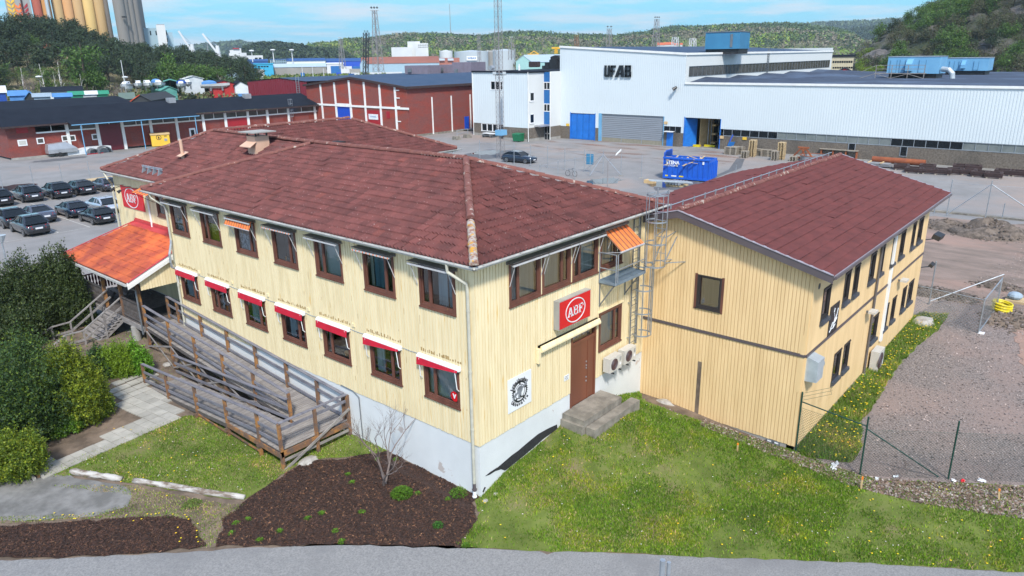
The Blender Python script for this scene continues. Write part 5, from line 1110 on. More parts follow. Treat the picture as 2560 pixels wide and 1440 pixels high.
for a,b in (((2121,377.6),(2138,362)),((2250,389),(2268,371))):
    p,q=U(*a),U(*b); mb=MB(); FH.rect(mb,p[0],q[0],p[1],2.0,.02); w=mb.build('window','car_glass',hall); mb=MB(); FH.box(mb,p[0]-.08,p[0],p[1],2.0,0,.06); FH.box(mb,q[0],q[0]+.08,p[1],2.0,0,.06); FH.box(mb,p[0]-.08,q[0]+.08,p[1]-.08,p[1],0,.08); mb.build('window_frame','galv',w)
def plank(name,m,fr,uv0,uv1,w0,w1,par,**k): mb=MB(); fr.box(mb,uv0[0],uv1[0],uv0[1],uv1[1],w0,w1); return mb.build(name,m,par,**k)
t=world_thing('company_sign','large black UFAB letters high on the white factory hall','sign',tuple(FH.p(9,10,0)))
a=U(1512.6,191.5); b=U(1579.9,170); hgt=1.75; x0=a[0]; y0_=a[1]-.05; wd=(b[0]-a[0]); lw=wd/4.0
mb=MB(); B=lambda a,b,c,d: FH.box(mb,x0+a*wd,x0+b*wd,y0_+c*hgt,y0_+d*hgt,.1,.28)
B(0,.07,.1,1); B(.02,.18,0,.2); B(.13,.20,.1,1); B(.235,.31,0,1); B(.235,.42,.8,1); B(.235,.39,.42,.58)
mb.prism([FH.p(x0+u*wd,y0_+v*hgt,.1) for u,v in ((.40,0),(.56,1),(.70,1),(.73,0),(.63,0),(.625,.35),(.60,.8),(.51,.0))][::-1],FH.n*.18)
B(.52,.66,.2,.36); B(.77,.85,0,1); B(.77,.98,.82,1); B(.77,1,0,.2); B(.77,.97,.42,.6); B(.92,1,.1,.48); B(.91,.985,.52,.95)
mb.build('letters','letter_black',t)
# small yellow signs, camera, lamp
for i,(px,py,c_,lb) in enumerate(((1420,312,'yellow_box','yellow sign on the pebble dash by the blue folding door'),(1665,307,'fresh_wood','yellow number board at the right of the big shutter'),(1805,343,'fresh_wood','yellow number board at the right of the open doorway'),(1862,346,'yellow_box','small orange sign on the wall above the grey pallets'))):
    u,v=U(px,py); o=plank('number_sign',c_,FH,(u-.3,v-.2),(u+.3,v+.2),.06,.1,None); tag(o,lb,'sign',None)
u,v=U(1692,220); t=world_thing('wall_floodlight','round black floodlight on the white hall wall','lamp',tuple(FH.p(u,v,0))); mb=MB(); mb.tube([FH.p(u,v,0),FH.p(u,v,.4)],.06,6); mb.build('arm','black_metal',t); mb=MB(); mb.tube([FH.p(u+.2,v+.2,.4),FH.p(u-.25,v-.2,.75)],[.16,.28],10); mb.build('lamp_head','black_metal',t)
# plant rooms on the roof
def plantroom(name,lb,x0,y0,y1,d,z0,z1,m,par=None,doors=(),hood=None,lean=0,grp=None):
    t=world_thing(name,lb,'roof unit',(x0,(y0+y1)/2,z0),grp); mb=MB(); mb.box(x0,x0+d,y1,y0,z0+.6,z1); mb.build('casing',m,t); mb=MB(); mb.box(x0+.3,x0+d-.3,y1+.3,y0-.3,z0-.1,z0+.6); mb.build('base_frame','black',t)
    mb=MB(); mb.box(x0-.06,x0+d+.06,y1-.06,y0+.06,z1,z1+.1); mb.build('capping','galv',t)
    f=Fr((x0,y0,0),(0,-1,0)); L=y0-y1
    for a,b in doors: mb=MB(); f.box(mb,a*L,b*L,z0+.75,z1-.5,.0,.06); mb.build('access_door',m,t); mb=MB(); f.box(mb,a*L-.05,a*L,z0+.7,z1-.45,0,.08); f.box(mb,b*L,b*L+.05,z0+.7,z1-.45,0,.08); mb.build('door_frame','plant_blue_d' if 'plant_blue_d' in MT else mat('plant_blue_d',(.07,.2,.34),.5),t)
    if hood: a,b=hood; mb=MB(); mb.prism([f.p(a*L,z1-.3,0),f.p(a*L,z1-1.0,.8),f.p(a*L,z0+1.0,.8),f.p(a*L,z0+1.0,0)],f.u*(b-a)*L); mb.build('intake_hood',m,t)
    return t
def atz(px,py,z): p=PZ(px,py,z); return p
p0=atz(2216,183,10.0); p1=atz(2349,183,10.0); zt_=zrow(p0.x,p0.y,143); t=plantroom('ventilation_unit','pale blue ventilation unit with railed platform on the low factory roof',p0.x,p0.y,p1.y,5,9.35,zt_,'plant_blue',doors=((.06,.18),(.25,.34),(.62,.74)),hood=(.38,.5))
x=p0.x-1.4; ya,yb=p0.y+1.2,p1.y+1.6; mb=MB()
for z in (10.0,10.65,11.2): mb.beam((x,ya,z),(x,yb,z),.07,.07)
n=4
for i in range(n): y=ya+(yb-ya)*i/(n-1); mb.beam((x,y,9.3),(x,y,11.2),.09,.09); mb.beam((x,y,10),(x+1.4,y,10),.08,.1)
for i in range(n-1): y=ya+(yb-ya)*i/(n-1); y2=ya+(yb-ya)*(i+1)/(n-1); mb.beam((x,y,9.95 if i%2==0 else 9.3),(x,y2,9.3 if i%2==0 else 9.95),.07,.07)
mb.beam((x,ya,10),(x,ya+2.2,9.3),.08,.08); mb.beam((x,ya,11.2),(x,ya+2.2,10.2),.06,.06); mb.box(x,x+1.4,yb,ya,10,10.04); mb.build('platform','wood_grey',t)
mb=MB(); y=p1.y-.3; mb.tube([(x+2,y,10.6),(x+1.6,y-1.0,10.5),(x+1.5,y-1.5,10.0),(x+1.5,y-1.6,9.2)],.38,12); mb.build('duct_elbow','duct_grey',t)
p0=atz(2359,176,10.0); p1=atz(2469,176,10.0); plantroom('ventilation_unit','pale blue ventilation unit standing farther back at the right on the factory roof',p0.x,p0.y,p1.y,5,9.35,zrow(p0.x,p0.y,146),'plant_blue',doors=((.12,.22),(.34,.42),(.68,.78)),hood=(.40,.5))
p0=PZ(1762,121,13.55); p1=PZ(1848,125,13.5)
p0=PD(1762,123,124); p1=PD(1848,124,122); zr=zrow(p0.x,p0.y,82); zb=min(p0.z,p1.z)
t=world_thing('roof_plant_room','blue panelled plant room on the tall factory hall roof','roof unit',(p0.x,p0.y,13.5)); mb=MB(); dx=V3((p1.x-p0.x,p1.y-p0.y,0)); dd=V3((6,1,0)); mb.obox((p0.x,p0.y,13.95),dx,dd,(0,0,zr-13.95)); mb.build('casing','tower_blue',t); mb=MB(); mb.obox((p0.x+.3,p0.y,13.2),dx*.97,dd*.9,(0,0,.8)); mb.build('base_frame','black',t); mb=MB(); mb.obox((p0.x-.1,p0.y+.1,zr),dx*1.03,dd,(0,0,.15)); q=V3((p0.x,p0.y,0))+dx*.72; mb.obox((q.x-.06,q.y-.06,14.2),dx*.07,(.05,.05,0),(0,0,zr-14.5)); mb.build('louvre','galv_dark',t)
# roof ladder, ducts
mb=MB(); p=FS_.uv(1918,160)[0]; FS_.box(mb,p-.3,p-.25,9.2,14,.05,.15); FS_.box(mb,p+.3,p+.35,9.2,14,.05,.15); [FS_.box(mb,p-.3,p+.35,9.4+i*.4,9.45+i*.4,.05,.1) for i in range(12)]; mb.build('wall_ladder','galv_dark',hall)
# ================================================================ office block of the factory
off=world_thing('factory_office','white two storey office block with brown pebble dash base and blue stair panel','building',(82,70,0))
OX=82.2; FO=Fr((OX,77.3,0),(0,-1,0)); FT=Fr((79.1,67.7,0),(0,-1,0)); FSd=Fr((79.1,62.3,0),(1,0,0)); FB=Fr((83.3,62.3,0),(0,-1,0)); FS2=Fr((83.3,61.0,0),(1,0,0))
ZR=10.9; ZB=2.15
a=FO.uv(1226.8,223); b=FO.uv(1281,203.8); wU=(a[0],9.6,a[1],b[1]); a=FO.uv(1204.7,329); wL=(a[0],9.6,.9,2.1)
mb=MB(); corr(mb,FO,0,9.6,ZB,ZR,[wU],pitch=.5); corr(mb,FT,0,5.4,ZB,ZR,pitch=.5); mb.build('cladding','render_white',off)
mb=MB(); wall(mb,FSd,4.2,ZB,ZR,[]); wall(mb,FS2,2.9,ZB,ZR,[]); wall(mb,Fr((79.1,67.7,0),(1,0,0)),0,0,1,[]); mb.poly([(79.1,67.7,0),(79.1,67.7,ZR),(OX,67.7,ZR),(OX,67.7,0)]); wall(mb,Fr((105,77.3,0),(-1,0,0)),22.8,0,ZR,[]); mb.build('side_cladding','render_white_sunlit',off)
mb=MB(); wall(mb,FO,9.6,.4,ZB,[wL]); wall(mb,FT,5.4,.4,ZB,[]); wall(mb,FSd,4.2,.4,ZB,[]); wall(mb,FS2,2.9,.4,ZB,[]); mb.build('pebble_dash_wall','pebble_dash',off)
mb=MB(); FO.box(mb,0,9.6,-.1,.4,-.2,.0); FT.box(mb,0,5.4,-.1,.4,-.2,.0); FSd.box(mb,0,4.2,-.1,.4,-.2,0); FS2.box(mb,0,2.9,-.1,.4,-.2,0); mb.build('plinth','concrete',off)
mb=MB(); mb.poly([(OX-.15,77.4,ZR),(OX-.15,67.7,ZR),(79,67.7,ZR),(79,62.2,ZR),(83.4,62.2,ZR),(83.4,61.2,ZR),(105,61.2,ZR),(105,77.4,ZR)][::-1]); mb.build('roof','roof_felt',off)
mb=MB(); mb.beam((OX-.1,77.4,ZR),(OX-.1,67.7,ZR),.2,.25); mb.beam((79.05,67.7,ZR),(79.05,62.2,ZR),.2,.25); mb.beam((79.05,62.22,ZR),(83.3,62.22,ZR),.2,.25); mb.build('parapet','roof_felt',off)
def wband(fr,w,n,par,fm='white'):
    mb=MB(); fr.rect(mb,*w,-.06,0)
    for k in range(n+1): u=w[0]+(w[1]-w[0])*k/n; fr.box(mb,u-.09,u+.09,w[2],w[3],-.06,.02,1)
    fr.box(mb,w[0]-.1,w[1]+.05,w[2]-.12,w[2],-.05,.08,1); fr.box(mb,w[0],w[1],w[3]-.06,w[3],-.05,.03,1); return mb.build('window',['car_glass',fm],par)
wband(FO,wU,5,off); wband(FO,wL,6,off)
for q in (((1325.6,251.6),(1334,231.8)),((1325.6,307),(1334,286))):
    a,b=FSd.uv(*q[0]),FSd.uv(*q[1]); mb=MB(); FSd.rect(mb,a[0],b[0],a[1],b[1],.03,0); FSd.box(mb,a[0]-.25,a[0],a[1]-.1,b[1]+.1,0,.06,1); FSd.box(mb,b[0],b[0]+.12,a[1]-.1,b[1]+.1,0,.06,1); FSd.box(mb,a[0]-.2,b[0]+.1,a[1]-.2,a[1],0,.09,1); FSd.box(mb,a[0]-.2,b[0]+.1,b[1],b[1]+.1,0,.06,1); mb.build('window',['car_glass','white'],off)
mb=MB(); FB.rect(mb,0,1.3,2.2,ZR-.1,.0); mb.build('stair_panel','panel_blue',off)
for r0,r1 in ((224.5,204.8),(279,259)):
    z0=PX(1367,r0,83.3).z; z1=PX(1367,r1,83.3).z; mb=MB(); FB.box(mb,0.02,1.28,z0,z1,.01,.05,1); FB.rect(mb,.1,.58,z0+.12,z1-.12,.055,0); FB.rect(mb,.7,1.2,z0+.12,z1-.12,.055,0); mb.build('window',['car_glass','white'],off)
mb=MB(); FB.box(mb,-1.6,1.3,2.25,2.5,-.1,2.6); mb.build('entrance_canopy','alu',off); mb=MB(); FB.box(mb,-1.0,-.2,2.32,2.44,2.6,2.63); mb.build('canopy_sign','white',off)
mb=MB(); FB.rect(mb,0,1.3,0,2.2,-.1,0); [FB.box(mb,u,u+.12,0,2.2,-.1,-.02,1) for u in (0,.58,1.18)]; FB.box(mb,0,1.3,.9,1.05,-.1,-.02,1); mb.build('entrance_door',['car_glass','alu'],off)
mb=MB(); mb.tube([(79.0,62.2,ZR),(79.0,62.2,0)],.06,6); mb.tube([(82.1,77.3,ZR),(82.1,77.3,0)],.06,6); mb.tube([(83.2,60.95,ZR),(83.2,60.95,0)],.06,6); each(mb,'downpipe','white_trim',off)
for i,(px,py,w,h,lb) in enumerate(((1336.5,168,2.4,1.2,'brown steel ventilation box on the office block roof'),(1383,172,3.2,2.3,'tall dark ventilation ducts against the tall hall'),(1228,176,.8,.7,'round exhaust fan at the left end of the office roof'),(1298,176,.4,1.1,'white cowl pipe at the edge of the office roof'))):
    p=PZ(px,py,ZR); t=world_thing('roof_vent',lb,'roof vent',(p.x,p.y,ZR)); mb=MB()
    if i==0: [mb.box(p.x-.6,p.x+.6,p.y+w/2-.8*k-.75,p.y+w/2-.8*k,ZR+.1,ZR+h) for k in range(3)]; mb.box(p.x-.5,p.x+.5,p.y-w/2+.1,p.y+w/2-.1,ZR,ZR+.1)
    if i==1: mb.box(p.x-.6,p.x+.4,p.y+.7,p.y+1.6,ZR,ZR+1.2); mb.box(p.x-.6,p.x+.6,p.y-1.2,p.y+.5,ZR,ZR+1.7); mb.box(p.x-.1,p.x+1.2,p.y-1.6,p.y+.6,ZR+1.7,ZR+2.2); mb.prism([(p.x-.1,p.y-1.6,ZR+2.2),(p.x-.1,p.y+.6,ZR+2.2),(p.x-.1,p.y-.5,ZR+2.5)],(1.3,0,0)); mb.box(p.x-.3,p.x+.3,p.y+1.8,p.y+2.5,ZR,ZR+.6)
    if i==2: mb.tube([(p.x-.2,p.y,ZR+.45),(p.x+.5,p.y,ZR+.45)],.4,12); mb.box(p.x-.1,p.x+.4,p.y-.3,p.y+.3,ZR,ZR+.2)
    if i==3: mb.tube([(p.x,p.y,ZR),(p.x,p.y,ZR+.7)],.2,8); mb.tube([(p.x,p.y,ZR+.7),(p.x,p.y,ZR+1.1)],[.12,.08],8)
    mb.build('housing',['iron_dark','black','alu','white'][i],t)
# ================================================================ brick hall
bh=world_thing('brick_hall','red brick hall with low gable, white pilasters and a blue roller door','building',(72.6,99,0))
FBk=Fr((72.6,113.5,0),(0,-1,0)); FBs=Fr((72.6,84.0,0),(1,0,0)); LB=29.5
bz=lambda u:8.55+1.45*(1-abs(u-14.6)/14.9); bz.k=[14.6]
def bop(a,b): p,q=FBk.uv(*a),FBk.uv(*b); return (p[0],q[0],p[1],q[1])
dbl=bop((845.5,299),(877,263)); dbl=(dbl[0],dbl[1],0,4.7); drd=bop((916,320),(952,276)); drd=(drd[0],drd[1],0,4.35)
mb=MB(); wall(mb,FBk,LB,0,bz,[dbl,drd]); wall(mb,Fr((110,113.5,0),(0,-1,0)),29.5,0,8.5,[]); mb.build('brick_wall','brick_b',bh); mb=MB(); wall(mb,FBs,40,.35,8.5,[]); mb.build('brick_wall','brick',bh)
mb=MB(); FBs.box(mb,0,40,-.3,.35,-.3,.02); mb.build('plinth','concrete_dirty',bh)
mb=MB(); R0=(72.3,114,8.6); R1=(72.3,98.9,10.15); R2=(72.3,83.6,8.6)
for a,b in ((R0,R1),(R1,R2)): A,B=V3(a),V3(b); mb.poly([A,B,B+V3((44,0,0)),A+V3((44,0,0))][::-1])
mb.build('roof','roof_blue2',bh); mb=MB(); mb.beam(V3(R0)-V3((0,0,.15)),V3(R1)-V3((0,0,.15)),.3,.35); mb.beam(V3(R1)-V3((0,0,.15)),V3(R2)-V3((0,0,.15)),.3,.35); mb.beam(V3(R2)-V3((0,0,.15)),V3(R2)+V3((44,0,-.15)),.4,.4); mb.build('eaves_trim','iron_dark',bh)
for i,px in enumerate((806,840.5,877,914,952,990)):
    u=FBk.uv(px,265)[0]; mb=MB(); FBk.box(mb,u-.22,u+.22,0,bz(u)-.35,.0,.12); mb.build('pilaster','white_trim',bh)
    if i==5:
        mb=MB(); [FBk.box(mb,u+.2,u+1.1,z,z+.16,.0,.12) for z in (.4,.9,2.6,5.1,6.6,7.9)]; mb.build('pilaster_stubs','white_trim',bh)
mb=MB(); u=FBk.uv(1023,277)[0]; FBk.box(mb,0,u,4.75,5.1,.0,.14); mb.build('concrete_beam','white_trim',bh)
mb=MB(); FBk.box(mb,dbl[0],dbl[1],0,4.7,-.15,-.05); mb.build('roller_door','blue_pure',bh); mb=MB(); FBk.box(mb,dbl[0]-.35,dbl[0],0,4.75,0,.1); FBk.box(mb,dbl[1],dbl[1]+.3,0,4.75,0,.1); FBk.box(mb,dbl[0]-.35,dbl[1]+.3,4.72,5.3,.02,.16); mb.build('door_frame','white_trim',bh)
mb=MB(); FBk.box(mb,drd[0],drd[1],0,4.35,-.1,-.02); o=mb.build('red_door','door_red',bh); mb=MB(); a=FBk.uv(922.5,298); b=FBk.uv(945,287.5); FBk.box(mb,a[0],b[0],a[1],b[1]+.1,.0,.05); sg_=mb.build('door_sign','letter_white',bh); 
text('UTHYRNING',.42,FBk,(a[0]+b[0])/2,(a[1]+b[1]+.1)/2,.06,'panel_blue',bh,'sign_lettering',sx=.75)
mb=MB(); [FBk.box(mb,*q,.0,.05) for q in ((.9,1.7,3.4,4.5),(2.9,3.5,.3,1.2),(23.8,24.7,3.1,4.3))]; each(mb,'hatch','door_red',bh)
for i,px in enumerate((1081,1129,1176)):
    u=FBs.uv(px,290)[0]; mb=MB(); FBs.box(mb,u-.1,u+.14,.1,6.6,.0,.1); mb.build('drain_strip','white_trim',bh)
mb=MB(); a=FBs.uv(1162,328.7); b=FBs.uv(1172,298); FBs.box(mb,a[0],b[0],.3,2.6,.0,.05); mb.build('side_door','blue_pure',bh)
mb=MB(); u=a[0]; FBs.box(mb,u-.4,b[0]+1.2,.2,.3,0,1.4); 
for k in range(4): FBs.box(mb,b[0]+1.2+k*.25,b[0]+1.45+k*.25,.0,.25-k*.06,0,1.4)
mb.build('door_landing','galv_dark',bh)
for i,(x0,x1,r0,r1,d) in enumerate(((1012.5,1070,186,164,5),(1099.5,1131,184,162,5),(1131,1178.5,188,156,6))):
    p=PZ(x0,r0,9.4); q=PZ(x1,r0,9.4); t=world_thing('roof_ventilation_box',['mauve ventilation box at the left on the brick hall roof','low mauve ventilation box joined to the taller one','tall mauve ventilation box nearest the white office'][i],'roof unit',tuple(p),'mauve ventilation boxes on the brick hall roof')
    dx=V3((q.x-p.x,q.y-p.y,0)); dd=V3((-dx.y,dx.x,0)).normalized()*d; 
    if dd.dot(FW)<0: dd=-dd
    ztop=zrow(p.x,p.y,r1); mb=MB(); mb.obox((p.x,p.y,9.5),dx,dd,(0,0,ztop-9.5)); mb.build('casing','vent_mauve',t); mb=MB(); n=dx.normalized(); nn=-dd.normalized()
    for k in range(1,5): mb.obox(V3((p.x,p.y,9.6))+dx*k/5,n*.06,nn*.06,(0,0,ztop-9.8))
    mb.build('ribs','vent_mauve',t); mb=MB(); mb.obox(V3((p.x,p.y,9.9))+dx*.15,dx*.16,nn*.25,(0,0,.9)); mb.build('louvre','galv_dark',t)
# maroon gable hall behind
mh=world_thing('maroon_hall','maroon sheet metal hall with shallow gable behind the black roof','building',(78,150,0))
qa=PX(621,222,77); qb=PX(768,222,77); FM=Fr((77,qa.y,0),(0,-1,0)); Lm=qa.y-qb.y; za=PX(621,204,77).z; zp=PX(697,195.6,77).z; um=FM.uv(697,200)[0]; zc=PX(760,204.4,77).z
mz=lambda u: za+(zp-za)*u/um if u<um else zp+(zc-zp)*(u-um)/(Lm-um)
mz.k=[um]; mb=MB(); corr(mb,FM,0,Lm,5.2,mz,pitch=.9,t=.06); wall(mb,Fr((117,qa.y,0),(-1,0,0)),40,0,za,[]); mb.build('cladding','maroon',mh); mb=MB(); wall(mb,FM,Lm,0,5.2,[]); mb.build('base_wall','black',mh)
mb=MB(); A=V3((76.8,qa.y+.3,za+.1)); B_=V3((76.8,qa.y-um,zp+.1)); C_=V3((76.8,qb.y,zc+.1)); e=V3((40,0,0)); mb.poly([B_,A,A+e,B_+e]); mb.poly([C_,B_,B_+e,C_+e]); mb.build('roof','roof_blue2',mh)
mb=MB(); 
for u in (FM.uv(747,230)[0],FM.uv(754,230)[0]): FM.box(mb,u-.04,u+.04,4.6,zc+1.2,.4,.5)
u0=FM.uv(747,230)[0]; u1=FM.uv(754,230)[0]; [FM.box(mb,u0,u1,4.8+k*.45,4.86+k*.45,.4,.46) for k in range(10)]; mb.build('roof_ladder','galv',mh)
# ================================================================ long low brick building
lb_=world_thing('brick_warehouse','long low brick warehouse with white columns, dark red panels and black roof','building',(45,110.7,0))
LX0=19.5; FW_=Fr((LX0,110.7,0),(1,0,0)); LL_=72.6-LX0; W_=lambda px,py: FW_.uv(px,py)
cols=[W_(px,350)[0] for px in (172,248,311,382,447)]+[W_(px,300)[0] for px in (507,563,620,669,722)]+[LL_-.5]
mb=MB(); wall(mb,FW_,cols[0],.3,4.9,[]); wall(mb,FW_,LL_,.3,3.55,[],0,cols[0]); wall(mb,Fr((LX0-.0,122,0),(0,-1,0)),11.3,.3,4.9,[]); mb.build('brick_wall','brick',lb_)
mb=MB(); FW_.box(mb,0,cols[1],-.1,.32,-.2,.05); mb.build('plinth','concrete',lb_)
mb=MB(); pr_=[W_(87,320)[0]]+cols; 
for i,(a,b) in enumerate(zip(pr_,pr_[1:])):
    FW_.rect(mb,a,b,3.7,4.75,.0,0); FW_.box(mb,(a+b)/2-.05,(a+b)/2+.05,3.7,4.75,.0,.05,1)
mb.build('clerestory',['pane_dark','white_trim'],lb_)
mb=MB(); FW_.box(mb,pr_[0],cols[1],3.5,3.72,.0,.14); FW_.box(mb,cols[2],LL_,3.5,3.72,.0,.14); mb.build('concrete_beam','white_trim',lb_)
for u in cols: mb=MB(); FW_.box(mb,u-.22,u+.22,0,4.75,.0,.2); mb.build('column','white_trim',lb_)
# dark red infill panels either side of the columns
mb=MB()
for i,(a,b) in enumerate(zip(pr_,pr_[1:])):
    if i in (2,7): continue
    w=(b-a)*.2; FW_.box(mb,a+.25,a+.25+w,.4,3.5,.0,.04); FW_.box(mb,b-.25-w,b-.25,.4,3.5,.0,.04)
each(mb,'infill_panel','door_rust',lb_)
mb=MB(); FW_.box(mb,cols[1]+.3,cols[2]-.3,0.05,4.1,.0,.08); mb.build('maroon_door','door_maroon',lb_); mb=MB(); FW_.box(mb,cols[6]+.25,cols[7]-.25,.05,3.5,.0,.08); mb.build('red_door','door_red',lb_)
for px,py,w,h,m in ((56,357,.6,.45,'blind'),(101,352,.5,.45,'pane_dark'),(162,346,.45,.45,'pane_dark'),(181,345,.45,.45,'pane_dark'),(237,342,.45,.45,'pane_dark')):
    u,v=W_(px,py); mb=MB(); FW_.box(mb,u-w,u+w,v-h,v+h,.0,.06); FW_.box(mb,u-w+.15,u+w-.15,v-h+.15,v+h-.15,.06,.065,1); mb.build('window',['white',m],lb_)
u,v=W_(54,323); mb=MB(); FW_.box(mb,u-.75,u+.75,v-.55,v+.55,.0,.06); mb.build('shutter','door_red',lb_)
u,v=W_(481,330); mb=MB(); FW_.box(mb,u-.55,u+.55,.1,2.4,.0,.06); FW_.box(mb,u-.3,u+.3,1.1,2.1,.06,.07,1); mb.build('white_door',['plant_blue_d','car_glass'],lb_) if 0 else mb.build('white_door',['white','car_glass'],lb_)
mb=MB(); Y0,Y1,Y2=109.6,116.5,123.5; mb.poly([(LX0-.8,Y0,4.85),(73.2,Y0,4.9),(73.2,Y1,6.9),(LX0-.8,Y1,6.9)]); mb.poly([(LX0-.8,Y1,6.9),(73.2,Y1,6.9),(73.2,Y2,5),(LX0-.8,Y2,5)])
c0,c1=LX0+W_(160,305)[0],LX0+W_(478,285)[0]; mb.prism([(c0,108.0,4.55),(c1,108.0,4.55),(c1,110,5.05),(c0,110,5.05)],(0,0,.08)); mb.build('roof','roof_felt',lb_)
mb=MB(); mb.box(LX0-.8,73.0,Y0-.05,Y0+.02,4.6,4.85); mb.poly([(LX0-.79,Y0,4.8),(LX0-.79,Y1,6.85),(LX0-.79,Y2,4.8)]); mb.build('fascia','iron_dark',lb_); mb=MB(); mb.beam((c0,107.95,4.55),(c1,107.95,4.55),.12,.12); mb.build('gutter','plant_blue',lb_)
for px in (192,343,477): u=W_(px,350)[0]+LX0; mb=MB(); mb.tube([(u,108.05,0),(u,108.05,4.55)],.07,6); mb.build('canopy_post','plant_blue',lb_)
for i,(px,py) in enumerate(((428,257),(617,243))): p=PY(px,py,115.5); o=MB(); o.box(p.x-.6,p.x+.6,114.9,116.1,6.5,7.35); o=o.build('roof_cowl','alu'); tag(o,['small metal roof cowl in the middle of the black warehouse roof','small metal roof cowl at the right end of the black warehouse roof'][i],'roof vent')
u=W_(724,285)[0]; ladder('warehouse_ladder','caged galvanised ladder on the warehouse wall beside the brick hall',(LX0+u-.25,110.4),(LX0+u+.25,110.4),.6,6.3,(3.0,4.2,5.4,6.2),(0,-.35),.38)
# white shed with black roof behind
ws=world_thing('white_warehouse','white panelled warehouse with black roof behind the brick warehouse','building',(25,135,3)); y=137; a=PY(333,278,y); mb=MB(); f=Fr((-60,y,0),(1,0,0)); ztw=PY(333,256,y).z; corr(mb,f,0,a.x+60,0,ztw,pitch=1.,t=.06); wall(mb,Fr((a.x,y,0),(0,1,0)),14,0,ztw,[]); mb.build('cladding','render_white_sunlit',ws)
zr_=PY(300,239,y+7).z; mb=MB(); mb.poly([(-61,y-.5,ztw),(a.x+.3,y-.5,ztw),(a.x+.3-.0,y+7,zr_),(-61,y+7,zr_)]); mb.poly([(-61,y+7,zr_),(a.x+.3,y+7,zr_),(a.x+.3,y+14.5,ztw),(-61,y+14.5,ztw)]); mb.poly([(a.x+.1,y,ztw),(a.x+.1,y+14,ztw),(a.x+.1,y+7,zr_)]); mb.build('roof','roof_felt',ws); mb=MB(); mb.beam((-61,y-.55,ztw-.1),(a.x+.3,y-.55,ztw-.1),.15,.2); mb.build('gutter','fresh_wood' if 0 else 'concrete',ws)
# generic hut / tent helper -------------------------------------------------
def hut(name,label,cat,px0,px1,rowb,rowe,rowr,dist,depth,wm,rm,gable=True,rot=0,group=None,open_=False,skirt=None,frac=.5,rm2=None):
    """building placed by its ground line; gable=True shows the gable end, otherwise the eaves side"""
    p=PD(px0,rowb,dist); q=PD(px1,rowb,dist); 
    if rot: 
        q=V3((q.x,q.y,0)); d=(q-V3((p.x,p.y,0))); d=Matrix.Rotation(rot,3,'Z')@d; q=V3((p.x,p.y,0))+d
    z0=min(p.z,PD(px1,rowb,dist).z); o=V3((p.x,p.y,0)); u=V3((q.x-p.x,q.y-p.y,0)); w=u.length; u.normalize(); dd=V3((-u.y,u.x,0)); dd=dd if dd.dot(FW)>0 else -dd
    ze=zrow(p.x,p.y,rowe); zr=zrow(p.x,p.y,rowr); t=world_thing(name,label,cat,(p.x,p.y,z0),group); P=lambda a,b,z: o+u*a+dd*b+V3((0,0,z)); zb=z0-1.2
    mb=MB()
    if gable:
        m=w*frac
        if open_: mb.poly([P(0,0,zb),P(0,0,ze),P(0,depth,ze),P(0,depth,zb)]); mb.poly([P(w,0,zb),P(w,depth,zb),P(w,depth,ze),P(w,0,ze)]); mb.poly([P(0,depth,zb),P(w,depth,zb),P(w,depth,ze),P(m,depth,zr),P(0,depth,ze)])
        else: mb.prism([P(0,0,zb),P(w,0,zb),P(w,0,ze),P(m,0,zr),P(0,0,ze)],dd*depth)
        mb.build('walls',wm,t); mb=MB(); e=.25
        k=(zr-ze)/(w/2)
        mb.prism([P(-e,-e,ze-k*e),P(m,-e,zr),P(m,-e,zr+.12),P(-e,-e,ze-k*e+.12)],dd*(depth+2*e)); mb.build('roof',rm,t); mb=MB()
        mb.prism([P(m,-e,zr),P(w+e,-e,ze-k*e),P(w+e,-e,ze-k*e+.12),P(m,-e,zr+.12)],dd*(depth+2*e)); mb.build('roof',rm2 or rm,t)
    else:
        mb.prism([P(0,0,zb),P(0,0,ze),P(0,depth/2,zr),P(0,depth,ze),P(0,depth,zb)],u*w); mb.build('walls',wm,t); mb=MB(); e=.3
        mb.prism([P(-e,-e,ze),P(-e,depth/2,zr+.05),P(-e,depth+e,ze),P(-e,depth/2,zr+.2)],u*(w+2*e)); mb.build('roof',rm,t)
    if skirt: mb=MB(); mb.obox(P(.1,-.06,zb),u*(w-.2),dd*.05,(0,0,(ze-zb)*.45)); mb.build('skirt',skirt,t)
    return t
mat('tarp_blue',(.08,.24,.52),.6,(.06,.19,.44),1); mat('tarp_blue_d',(.01,.07,.35),.6); mat('tarp_green',(.02,.25,.13),.6); mat('tarp_teal',(.12,.36,.31),.65,(.06,.22,.19),.6); mat('tarp_grey',(.30,.38,.45),.7); mat('sheet_white',(.62,.66,.68),.7,(.5,.55,.58),.6); mat('roof_orange',(.75,.09,.03),.6); mat('green_grey',(.12,.17,.14),.7); mat('wall_black',(.03,.033,.036),.8); mat('hut_red',(.42,.02,.02),.7); mat('pale_blue',(.33,.47,.56),.7); mat('mint',(.30,.52,.50),.7); mat('roof_green',(.08,.24,.13),.7); mat('roof_rust',(.28,.10,.065),.8,(.22,.08,.055),.05); mat('roof_pale',(.40,.50,.58),.6); mat('sky_blue',(.03,.38,.62),.6); mat('deep_blue',(.01,.07,.25),.6); mat('grey_wall',(.32,.30,.28),.85,(.24,.23,.21),.1); mat('beige_wall',(.50,.44,.30),.8); mat('tank_grey',(.44,.49,.51),.5,(.38,.43,.46),.03,8,stretch=(1,1,.1)); mat('crane_yellow',(.72,.40,.02),.5); mat('red_roof',(.55,.13,.05),.7); mat('ship_grey',(.14,.22,.26),.6); mat('far_white',(.60,.62,.62),.7,(.5,.52,.53),.05); mat('mast_steel',(.27,.25,.25),.6)
H_=[('boathouse','black boarded boathouse with a bright orange roof slope','shed',322,382,272,255,238,158,16,'wall_black','roof_orange',True,.0,'wall_black'),
]
